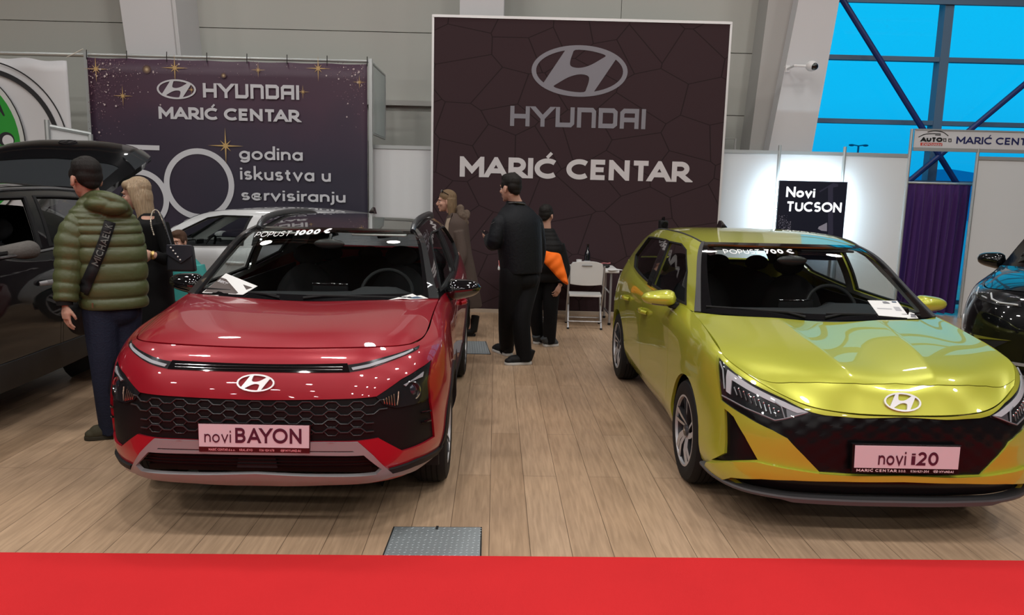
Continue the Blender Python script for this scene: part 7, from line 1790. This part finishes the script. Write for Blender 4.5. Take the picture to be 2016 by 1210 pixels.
b = MB(); b.hexa([J(868, 470, 8.76), J(876, 470, 8.72), J(880, 520, 8.72), J(864, 520, 8.76)] + [J(880, 430, 8.80), J(888, 428, 8.78), J(884, 440, 8.76), J(878, 440, 8.78)]); plainmesh(b, 'scarf', mat('scarf_beige', (.30, .24, .18), .9), ct, bevel=.01)
for p in an: shoe(t, p, p + Vector((-.16, 0, -.10)), mat('boot_black', (.010,) * 3, .5), mat('sole_black', (.008,) * 3, .6), .040, .22)

# ---- man in black walking left
t = start('person', 'man in black jacket and trousers walking left in front of the brown banner', J(1020, 640, 7.5).x, 7.5)
hd = J(1005, 370, 7.5); MH = frame(hd, (-.72, .69, -.04)); f = Vector((-.62, .78, 0)); lat = Vector((.78, .62, 0))
shL, shR = J(984, 440, 7.38), J(1053, 438, 7.62); elL, wrL = J(972, 478, 7.36), J(962, 468, 7.62); elR, wrR = J(1061, 490, 7.70), J(1056, 532, 7.72)
hpL, hpR = J(1008, 552, 7.44), J(1038, 552, 7.56); knL, knR = J(998, 622, 7.52), J(1026, 626, 7.46); anL, anR = J(996, 682, 7.72), J(1032, 700, 7.46)
toR = at_floor(993, 718); heL = at_floor(1004, 701); toL = at_floor(972, 689); anL = heL + (toL - heL).normalized() * .075 + Vector((0, 0, .10)); knL = J(1000, 622, 7.55)
b = MB(); head(b, MH, 1.15); limb(b, [J(1020, 408, 7.52), J(1014, 396, 7.52), hd + Vector((.012, -.01, -.04))], [.066, .064, .06])
torso(b, secs_lerp([(J(1022, 560, 7.5), .16, .12), (J(1022, 500, 7.5), .17, .12), (J(1022, 440, 7.5), .19, .12), (J(1021, 410, 7.51), .12, .08)], 5), lat, f)
for a in ((shL, elL, wrL), (shR, elR, wrR)): limb(b, a, [.06, .05, .03])
hand(b, wrL, (-.5, .8, .1), (.6, .3, .6), .7); hand(b, wrR, (0, 0, -1), (-.8, .5, 0), .4, -1)
for h_, k_, a_, q in ((hpL, knL, anL, toL), (hpR, knR, anR, toR)): limb(b, [h_, k_, a_], [.10, .065, .045]); foot(b, a_, q)
body = organic(b, 'body', SKIN(), t, .0058, 2); face_parts(body, MH, 1.15)
hair_short(body, MH, 1.15, mat('hair_dark', (.010, .008, .007), .6, bump=.35, bscale=1, stretch=(160, 160, 40)))
jb = mat('jacket_black', (.0045, .0055, .008), .6, bump=.35, bscale=40)
b = MB(); torso(b, secs_lerp([(J(1026, 536, 7.5), .215, .17), (J(1025, 510, 7.5), .222, .18), (J(1022, 470, 7.5), .235, .185), (J(1020, 440, 7.5), .240, .17), (J(1019, 424, 7.5), .215, .145), (J(1018, 412, 7.51), .165, .12), (J(1016, 403, 7.51), .105, .095), (J(1015, 396, 7.51), .085, .085)], 6), lat, f)
limb(b, [shL + Vector((.05, .02, 0)), shL, elL, Vector(elL).lerp(Vector(wrL), .9)], [.06, .082, .078, .056]); limb(b, [shR + Vector((-.05, -.02, 0)), shR, elR, Vector(elR).lerp(Vector(wrR), .95)], [.06, .082, .076, .056])
jk = organic(b, 'black_jacket', jb, t, .009, 2)
b = MB(); b.tube([J(1002, 400, 7.44), J(1016, 399, 7.40), J(1030, 401, 7.44), J(1036, 405, 7.52)], .012, 8); plainmesh(b, 'collar', mat('collar_leather', (.010,) * 3, .35), jk)
b = MB(); b.tube([J(982, 512, 7.33), J(983, 524, 7.33)], .004, 6); b.tube([J(968, 441, 7.30), J(974, 437, 7.29)], .005, 6); plainmesh(b, 'zip_glints', CHROME(), jk)
b = MB()
for h_, k_, a_ in ((hpL, knL, anL), (hpR, knR, anR)): limb(b, [h_ + Vector((0, 0, .12)), h_, k_, a_, a_ + Vector((0, 0, -.03))], [.125, .130, .098, .078, .080])
b.ellipsoid(J(1024, 548, 7.5), (.19, .15, .13)); organic(b, 'trousers', mat('trousers_black', (.003, .003, .004), .8), t, .010, 2)
up_, so_ = mat('trainer_black', (.010, .010, .011), .6), mat('sole_white', (.55, .54, .52), .5)
shoe(t, anR, toR, up_, so_, .052, .12); shoe(t, anL, toL, up_, so_, .052, .12)
b = MB(); M = frame(J(959, 460, 7.66), (-.5, .8, .35)); b.box((-.036, -.07, -.005), (.036, .07, .005)); b.xf(M)
ph = thing('phone', 'dark phone in the hand of the man in black', 'phone', tuple(J(959, 460, 7.66))); b.v = [tuple(Vector(p) - ph.location) for p in b.v]; b.build('case', GLOSSK(), ph, bevel=.003)

# ---- boy behind him
t = start('person', 'boy in dark clothes with bright orange garment over his arm, half hidden behind the man', J(1076, 640, 8.4).x, 8.4)
hd = J(1075, 424, 8.42); MH = frame(hd, (.35, .93, -.05)); f = Vector((.3, .95, 0)); lat = Vector((.95, -.3, 0)); cx_ = J(1074, 520, 8.42).x
b = MB(); head(b, MH, .95); limb(b, [Vector((cx_, 8.42, hd.z - .19)), hd + Vector((0, 0, -.04))], [.055, .05])
torso(b, secs_lerp([(Vector((cx_, 8.42, .80)), .14, .10), (Vector((cx_, 8.42, 1.0)), .14, .10), (Vector((cx_, 8.42, hd.z - .34)), .12, .09), (Vector((cx_, 8.42, hd.z - .20)), .06, .055)], 5), lat, f)
shL, shR = Vector((cx_ - .14, 8.46, hd.z - .31)), Vector((cx_ + .14, 8.38, hd.z - .31)); elR, wrR = J(1112, 530, 8.38), J(1102, 562, 8.28); elL, wrL = Vector((cx_ - .2, 8.44, hd.z - .52)), Vector((cx_ - .15, 8.52, hd.z - .72))
for a in ((shL, elL, wrL), (shR, elR, wrR)): limb(b, a, [.045, .038, .025])
hand(b, wrR, (-.35, -.35, -.8), (-.5, .3, -.3), .6, 1, .95); hand(b, wrL, (.1, .2, -1), (1, 0, 0), .4, -1, .9)
anR, anL = J(1082, 668, 8.40), J(1060, 664, 8.55); toR, toL = at_floor(1099, 680), at_floor(1078, 668)
for h_, k_, a_, q in ((Vector((cx_ - .08, 8.46, .82)), Vector((cx_ - .10, 8.45, .46)), anL, toL), (Vector((cx_ + .08, 8.38, .82)), Vector((cx_ + .07, 8.36, .46)), anR, toR)): limb(b, [h_, k_, a_], [.08, .055, .04]); foot(b, a_, q, .9)
body = organic(b, 'body', SKIN(), t, .0058, 2); face_parts(body, MH, .95)
hair_short(body, MH, .98, mat('hair_dark', (.010, .008, .007), .6, bump=.35, bscale=1, stretch=(160, 160, 40)))
b = MB(); S = secs_lerp([(Vector((cx_, 8.42, .74)), .20, .16), (Vector((cx_, 8.42, .95)), .205, .165), (Vector((cx_, 8.42, 1.15)), .185, .15), (Vector((cx_, 8.42, hd.z - .30)), .165, .13), (Vector((cx_, 8.42, hd.z - .22)), .12, .10), (Vector((cx_, 8.42, hd.z - .14)), .075, .07)], 8)
torso(b, [(c, a + abs(math.sin(i * .8)) * .008, d + abs(math.sin(i * .8)) * .008) for i, (c, a, d) in enumerate(S)], lat, f)
for a in ((shL, elL, wrL), (shR, elR, wrR)): limb(b, [a[0], a[1], Vector(a[1]).lerp(Vector(a[2]), .92)], [.062, .062, .05])
jk = organic(b, 'dark_jacket', mat('boy_jacket', (.005, .0045, .0045), .65), t, .009, 1)
# orange cloth hanging from the shoulder over the elbow
C0 = catmull([J(1060, 494, 8.17), J(1073, 494, 8.16), J(1088, 497, 8.16), J(1102, 500, 8.17), J(1108, 517, 8.16), J(1114, 538, 8.14), J(1118, 557, 8.14)], 6); C1 = catmull([J(1060, 514, 8.15), J(1069, 515, 8.14), J(1078, 524, 8.12), J(1087, 534, 8.12), J(1097, 545, 8.12), J(1107, 554, 8.12), J(1117, 560, 8.13)], 6)
b = MB(); V = []
for i, (p, q) in enumerate(zip(C0, C1)):
    for k in range(7):
        r = Vector(p).lerp(Vector(q), k / 6); r.y -= .03 * math.sin(PI * k / 6) + .008 * math.sin(i * .9 + k); V.append(r)
b.add(V, [(i * 7 + k, i * 7 + k + 1, (i + 1) * 7 + k + 1, (i + 1) * 7 + k) for i in range(len(C0) - 1) for k in range(6)]); plainmesh(b, 'orange_lining', mat('orange_cloth', (.95, .17, .012), .7), jk, solid=.012)
b = MB()
for h_, k_, a_ in ((Vector((cx_ - .08, 8.46, .82)), Vector((cx_ - .10, 8.45, .46)), anL), (Vector((cx_ + .08, 8.38, .82)), Vector((cx_ + .07, 8.36, .46)), anR)): limb(b, [h_ + Vector((0, 0, .05)), h_, k_, a_, a_ + Vector((0, 0, -.02))], [.10, .105, .085, .068, .066])
organic(b, 'trousers', mat('trousers_black', (.003, .003, .004), .8), t, .009, 2)
for a_, q in ((anR, toR), (anL, toL)): shoe(t, a_, q, mat('trainer_grey', (.05, .055, .06), .6), so_, .046, .08)

# ---- driver in the black car on the left
Rm = SUV.root.matrix_basis
Ld = lambda x, y, z: Rm @ Vector((x, y, z))
p0 = Ld(.40, 1.62, .55); t = start('person', 'person in grey sleeve sitting at the wheel of the black car, left edge', p0.x, p0.y)
hd = Ld(.37, 1.66, 1.27); MH = frame(hd, (.05, -1, 0)); b = MB(); head(b, MH, 1.0); limb(b, [Ld(.37, 1.70, 1.06), hd + Vector((0, .01, -.04))], [.06, .055])
S = [(Ld(.37, 1.66, .58), .16, .12), (Ld(.37, 1.72, .80), .16, .12), (Ld(.37, 1.74, .98), .18, .12), (Ld(.37, 1.72, 1.07), .09, .07)]
torso(b, secs_lerp(S, 4), (1, 0, 0), (0, -1, 0))
arms = [(Ld(.58, 1.68, 1.02), Ld(.80, 1.42, 1.075), Ld(.74, 1.12, 1.06)), (Ld(.19, 1.70, .99), Ld(.16, 1.45, .85), Ld(.28, 1.20, .98))]
for a in arms: limb(b, a, [.05, .042, .028]); hand(b, a[2], (-.1, -1, .1), (0, 0, -1), .8)
for e in (-.1, .1): limb(b, [Ld(.37 + e, 1.6, .58), Ld(.37 + e, 1.10, .62), Ld(.37 + e, .85, .34)], [.08, .06, .045])
body = organic(b, 'body', SKIN(), t, .0058, 2); face_parts(body, MH); hair_short(body, MH, 1.02, mat('hair_dark', (.013, .010, .009), .6))
b = MB(); torso(b, secs_lerp([(c, a + .035, d + .035) for c, a, d in S], 4), (1, 0, 0), (0, -1, 0))
for a in arms: limb(b, [a[0], a[1], Vector(a[1]).lerp(Vector(a[2]), .92)], [.075, .068, .052])
organic(b, 'grey_jacket', mat('grey_fleece', (.12, .112, .105), .9, bump=.5, bscale=50), t, .008, 2)
b = MB()
for e in (-.1, .1): limb(b, [Ld(.37 + e, 1.62, .58), Ld(.37 + e, 1.10, .62), Ld(.37 + e, .85, .34)], [.10, .08, .062])
organic(b, 'trousers', mat('dark_denim', (.012, .016, .034), .75), t, .009, 2)

# ================================================================== table, chairs and small things
hdpe = mat('hdpe_white', (.66, .66, .65), .45); steel = mat('tube_grey', (.42, .42, .43), .35, .6)
def folding_chair(label, x, y, rz):
    """white moulded folding chair; the back faces -y before turning"""
    t = thing('folding_chair', label, 'chair', (x, y, 0), rz, 'white folding chairs at the table')
    b = MB(); V = []; nx, nz = 16, 10
    for side_ in (0, 1):
        for j in range(nz + 1):
            v = j / nz
            for i in range(nx + 1):
                u = i / nx * 2 - 1; r = 1 - .10 * max(0, v - .55) ** 1.6 * 3 - .05 * (1 - v)
                zz = .58 + .30 * v - .035 * (abs(u) ** 3) * (v > .7) * (v - .7) / .3 - .015 * (1 - u * u) * (1 - v)
                V.append((u * .215 * r, -.235 - .045 * v + .035 * (1 - u * u) * -0.6 + side_ * .022, zz))
    n = (nx + 1) * (nz + 1); q = lambda j, i, s: s * n + j * (nx + 1) + i
    for j in range(nz):
        for i in range(nx): pass
    F = [(q(j, i, 0), q(j, i + 1, 0), q(j + 1, i + 1, 0), q(j + 1, i, 0)) for j in range(nz) for i in range(nx)] + [(q(j, i, 1), q(j + 1, i, 1), q(j + 1, i + 1, 1), q(j, i + 1, 1)) for j in range(nz) for i in range(nx)]
    F += [(q(0, i, 0), q(0, i, 1), q(0, i + 1, 1), q(0, i + 1, 0)) for i in range(nx)] + [(q(nz, i, 0), q(nz, i + 1, 0), q(nz, i + 1, 1), q(nz, i, 1)) for i in range(nx)]
    F += [(q(j, 0, 0), q(j + 1, 0, 0), q(j + 1, 0, 1), q(j, 0, 1)) for j in range(nz)] + [(q(j, nx, 0), q(j, nx, 1), q(j + 1, nx, 1), q(j + 1, nx, 0)) for j in range(nz)]
    b.add(V, F); bk = b.build('backrest', hdpe, t, ang=40, bevel=.004)
    b = MB(); b.box((-.065, -.305, .818), (.065, -.284, .834)); b.build('grip_slot', mat('slot_grey', (.30, .30, .30), .6), bk, bevel=.004)
    b = MB(); V = []; nx, ny = 14, 8
    for s_ in (0, 1):
        for j in range(ny + 1):
            for i in range(nx + 1):
                u = i / nx * 2 - 1; v = j / ny; V.append((u * (.205 + .01 * v), -.19 + .38 * v, .445 - .018 * (1 - u * u) * math.sin(v * PI) - .012 * max(0, v - .8) * 5 - (.032 if s_ else 0)))
    n = (nx + 1) * (ny + 1); q = lambda j, i, s: s * n + j * (nx + 1) + i
    F = [(q(j, i, 0), q(j, i + 1, 0), q(j + 1, i + 1, 0), q(j + 1, i, 0)) for j in range(ny) for i in range(nx)] + [(q(j, i, 1), q(j + 1, i, 1), q(j + 1, i + 1, 1), q(j, i + 1, 1)) for j in range(ny) for i in range(nx)]
    F += [(q(0, i, 0), q(0, i, 1), q(0, i + 1, 1), q(0, i + 1, 0)) for i in range(nx)] + [(q(ny, i, 0), q(ny, i + 1, 0), q(ny, i + 1, 1), q(ny, i, 1)) for i in range(nx)]
    F += [(q(j, 0, 0), q(j + 1, 0, 0), q(j + 1, 0, 1), q(j, 0, 1)) for j in range(ny)] + [(q(j, nx, 0), q(j, nx, 1), q(j + 1, nx, 1), q(j + 1, nx, 0)) for j in range(ny)]
    b.add(V, F); b.build('seat', hdpe, t, ang=40, bevel=.004)
    for s_ in (-1, 1):
        b = MB(); b.tube([(s_ * .222, -.275, .82), (s_ * .224, -.20, .52), (s_ * .222, .20, .015)], .0125, 8); l = b.build('leg', steel, t)
        b = MB(); b.tube([(s_ * .222, .198, .02), (s_ * .222, .204, .0)], .016, 8); b.build('foot_cap', RUBBER(), l)
        b = MB(); b.tube([(s_ * .205, .10, .43), (s_ * .212, -.25, .015)], .0125, 8); l = b.build('leg', steel, t)
        b = MB(); b.tube([(s_ * .212, -.249, .02), (s_ * .212, -.253, .0)], .016, 8); b.build('foot_cap', RUBBER(), l)
    for y0, z0 in ((.155, .09), (-.205, .095)):
        b = MB(); b.tube([(-.215, y0, z0), (.215, y0, z0)], .009, 8); b.build('cross_bar', steel, t)
    return t
folding_chair('white folding chair tucked under the table right of the boy, back towards the aisle', .945, 9.79, -.03)
folding_chair('second white folding chair at the table, mostly hidden behind the man and boy', .26, 10.02, .05)
t = thing('folding_table', 'white folding table against the brown banner, set with cups', 'table', (.60, 10.22, 0), .0)
b = MB(); b.box((-.80, -.36, .70), (.80, .34, .74)); tt = b.build('table_top', hdpe, t, bevel=.012)
for s_ in (-1, 1):
    for y0 in (-.30, .28):
        b = MB(); b.tube([(s_ * .70, y0, 0.02), (s_ * .70, y0, .70)], .016, 8); l = b.build('leg', steel, t)
        b = MB(); b.tube([(s_ * .70, y0, .0), (s_ * .70, y0, .03)], .021, 8); b.build('foot_cap', RUBBER(), l)
    b = MB(); b.tube([(s_ * .70, -.30, .14), (s_ * .70, .28, .14)], .012, 8); b.build('cross_bar', steel, t)
    b = MB(); b.tube([(s_ * .70, -.30, .42), (s_ * .44, -.02, .69)], .012, 8); b.build('brace', steel, t)
TZ = .7405
def on_table(u, y): return at_depth(u, 540, y).x
def cup(label, u, y, h, r0, r1, m, cat='cup', grp='cups on the table'):
    x = on_table(u, y); t = thing('cup', label, cat, (x, y, TZ), 0, grp)
    b = MB(); b.lathe([(0, .0), (r0, .0), (r1, h), (r1 - .002, h), (r0 - .002, .004), (0, .004)], 20); b.build('cup_wall', m, t); return t
clearp = glass_mat('clear_plastic', (.82, .85, .88), 1.45)
cup('tall clear plastic cup standing at the left end of the table', 1104.5, 10.05, .20, .022, .032, clearp)
cup('white paper cup beside the orange garment', 1112, 9.95, .09, .026, .036, mat('paper_white', (.68, .68, .68), .6))
cup('upper cup of the white cup pair above the chair back', 1139, 10.2, .10, .028, .038, mat('paper_white', (.68, .68, .68), .6))
cup('low white cup at the left of the white cup pair', 1131, 10.05, .075, .028, .036, mat('paper_white', (.68, .68, .68), .6))
b = MB(); x = on_table(1149, 10.2); b.box((-.045, -.04, 0), (.045, .04, .045)); o = b.build('napkin_box', mat('paper_white', (.68, .68, .68), .6), bevel=.004); o.location = (x, 10.2, TZ); tag(o, 'small white napkin box in front of the dark bottle', 'box')
x = on_table(1155, 10.3); t = thing('bottle', 'dark bottle standing on the white table', 'bottle', (x, 10.3, TZ))
b = MB(); b.lathe([(0, 0), (.040, 0), (.042, .01), (.042, .15), (.036, .19), (.018, .23), (.016, .28), (0, .28)], 24); g = b.build('bottle_glass', mat('bottle_dark', (.006, .007, .010), .15, coat=1.0), t)
b = MB(); b.lathe([(0, .281), (.019, .281), (.019, .305), (0, .305)], 20); b.build('cap', GLOSSK(), t)
b = MB(); b.lathe([(.0428, .03), (.0428, .085)], 24); b.build('bottle_label', mat('label_grey', (.16, .17, .19), .5), g)
def sheet(name, label, x, y, w, h, rz, m, z=TZ, grp='papers on the table'):
    b = MB(); b.box((-w / 2, -h / 2, .0), (w / 2, h / 2, .002)); o = b.build(name, m, smooth=False); o.location = (x, y, z); o.rotation_euler = (0, 0, rz); tag(o, label, 'paper', grp); return o
pap = mat('paper_sheet', (.74, .74, .73), .6)
sheet('paper_sheet', 'white paper on the right corner of the table', on_table(1202, 9.98), 9.98, .21, .297, .5, pap)
sheet('paper_sheet', 'blue-printed paper between the cups and the chair', on_table(1118, 9.97), 9.97, .15, .21, .9, mat('paper_blue', (.10, .13, .30), .5))
x = on_table(1192, 10.1); t = thing('pen_pouch', 'small dark pouch with pinkish top on the table, right of the chair', 'pouch', (x, 10.1, TZ))
b = MB(); b.ellipsoid((0, 0, .03), (.055, .035, .03), 18, 10); b.build('pouch_body', mat('pouch_black', (.012,) * 3, .5), t)
b = MB(); b.tube([(-.075, 0, .058), (-.03, .0, .068), (.02, .0, .064), (.06, 0, .072)], .009, 8); b.build('pink_ribbon', mat('ribbon_pink', (.36, .12, .13), .6), t)

# video camera on a tripod behind the yellow car
P = J(1306, 438, 9.6); t = thing('tripod_camera', 'small black video camera on a tripod showing above the yellow car roof', 'camera', (P.x, 9.6, 0))
b = MB(); b.tube([(0, 0, .8), (0, 0, P.z - .08)], .014, 8); b.build('centre_post', GLOSSK(), t)
for k in range(3):
    a = 2 * PI * k / 3 + .4; b = MB(); b.tube([(0, 0, .95), (.38 * math.cos(a), .38 * math.sin(a), .0)], [.014, .010], 8); b.build('leg', GLOSSK(), t)
b = MB(); b.box((-.05, -.07, P.z - .08), (.05, .08, P.z + .03)); cb = b.build('camera_body', BLACKP(), t, bevel=.015)
b = MB(); b.tube([(0, -.06, P.z - .02), (0, -.12, P.z - .02)], .036, 16); b.build('lens_barrel', GLOSSK(), cb)
b = MB(); b.tube([(0, -.05, P.z + .03), (0, -.04, P.z + .065), (0, .05, P.z + .065), (0, .06, P.z + .03)], .012, 8); b.build('carry_grip', GLOSSK(), cb)
b = MB(); b.tube([(.04, .06, P.z - .05), (.085, .12, P.z - .16)], .008, 8); b.build('pan_handle', GLOSSK(), t)

# papers tucked on the windscreens
def dash_paper(car, name, label, quad, net, m, lift, parts, grp):
    """quad: four picture corners, laid on the outer face of the glass; lift: metres in front of it"""
    t = thing(name, label, 'brochure' if name == 'brochure' else 'paper', (0, 0, 0), 0, grp)
    W_ = []
    Mi = car.root.matrix_basis
    for u, v in quad:
        d = car.ray(u, v); s_ = 1; o = car.o
        uv = car.hit(net, u, v, 1)
        uv2 = car.hit(net, u, v, -1)
        p = Vector(net.ev(*uv)[0]); q = Vector(net.ev(*uv2)[0]); q.x = -q.x
        dd = d.normalized(); e1 = (p - o - dd * (p - o).dot(dd)).length; e2 = (q - o - dd * (q - o).dot(dd)).length
        pt = p if e1 < e2 else q
        W_.append(Mi @ (pt - dd * lift))
    c0 = sum(W_, Vector()) / 4; t.location = c0; Q = [p - c0 for p in W_]
    n_ = (Q[1] - Q[0]).cross(Q[3] - Q[0]).normalized()
    if n_.dot(CAMPOS - c0) < 0: n_ = -n_
    b = MB(); b.hexa([q - n_ * .001 for q in Q] + [q + n_ * .001 for q in Q]); pg = b.build('page', m, t, smooth=False)
    bl = lambda a, c: (Q[0].lerp(Q[1], a)).lerp(Q[3].lerp(Q[2], a), c) + n_ * .0022
    for nm, poly, mm in parts:
        b = MB(); b.add([bl(*p) for p in poly], [tuple(range(len(poly)))]); b.build(nm, mm, pg, smooth=False)
    return t, pg, Q, n_, bl
wp = mat('paper_sheet', (.74, .74, .73), .6)
t, pg, Q, n_, bl = dash_paper(RED, 'brochure', 'brochure titled BAYON lying on the red car windshield, at the left', [(445, 538), (507, 563), (478, 580), (398, 576)], RWS, wp, .016,
    [('printed_photo', [(.0, .22), (.96, .24), (.82, .97), (.02, .97)], mat('print_brown', (.075, .055, .050), .3)), ('printed_car', [(.42, .72), (.55, .45), (.78, .50), (.88, .72), (.80, .92), (.46, .92)], mat('print_blue', (.05, .09, .15), .3)), ('printed_foliage', [(.05, .6), (.25, .45), (.38, .7), (.30, .93), (.05, .93)], mat('print_rust', (.13, .07, .05), .4))], 'papers on the windscreens')
b = MB()
xd = (bl(.40, .36) - bl(.03, .30)); ln = xd.length; xd.normalize(); yd = n_.cross(xd); o = bl(.04, .42)
lettering(b, 'BAYON', Matrix(((xd.x, yd.x, n_.x, o.x), (xd.y, yd.y, n_.y, o.y), (xd.z, yd.z, n_.z, o.z), (0, 0, 0, 1))), .022, .11, .14, .085, 'l', .001); b.build('title', mat('print_white', (.56,) * 3), pg, smooth=False)
dash_paper(RED, 'leaflet', 'flat leaflet under the brochure at the left foot of the red car windshield', [(388, 582), (432, 584), (425, 589), (378, 588)], RWS, wp, .012, [('printed_photo', [(.3, .2), (.95, .2), (.9, .9), (.2, .9)], mat('print_brown2', (.16, .11, .08), .4))], 'papers on the windscreens')
ink2 = mat('print_blue', (.05, .09, .15), .3); gr_ = mat('print_grey', (.2, .2, .22), .5)
dash_paper(RED, 'price_sheet', 'white price sheet at the right foot of the red car windshield, in front', [(828, 581), (841, 593), (806, 595), (790, 594)], RWS, wp, .020, [('printed_block', [(.15, .25), (.85, .2), (.8, .75), (.2, .8)], ink2)], 'papers on the windscreens')
dash_paper(RED, 'price_sheet', 'white price sheet lying behind another at the right foot of the red windshield', [(812, 578), (822, 583), (792, 594), (766, 592)], RWS, wp, .013, [('printed_lines', [(.2, .3), (.8, .3), (.8, .5), (.2, .5)], gr_)], 'papers on the windscreens')
dash_paper(LIME, 'price_sheet', 'large white printed sheet lying on the yellow car windshield', [(1708, 591), (1766, 592), (1792, 626), (1730, 621)], LWS, wp, .014,
    [('printed_car', [(.45, .08), (.58, .05), (.66, .12), (.68, .2), (.46, .2)], gr_), ('printed_logo', [(.78, .05), (.93, .05), (.93, .12), (.78, .12)], ink2), ('printed_block', [(.70, .38), (.90, .38), (.90, .62), (.70, .62)], mat('print_pale_grey', (.42, .42, .44), .5)), ('printed_lines', [(.12, .5), (.6, .5), (.6, .56), (.12, .56)], mat('print_pale_grey', (.42, .42, .44), .5))], 'papers on the windscreens')
dash_paper(LIME, 'leaflet', 'small crumpled leaflet at the foot of the yellow car windshield', [(1790, 614), (1800, 617), (1812, 628), (1786, 627)], LWS, wp, .020, [('printed_block', [(.3, .2), (.9, .3), (.9, .9), (.3, .8)], gr_)], 'papers on the windscreens')
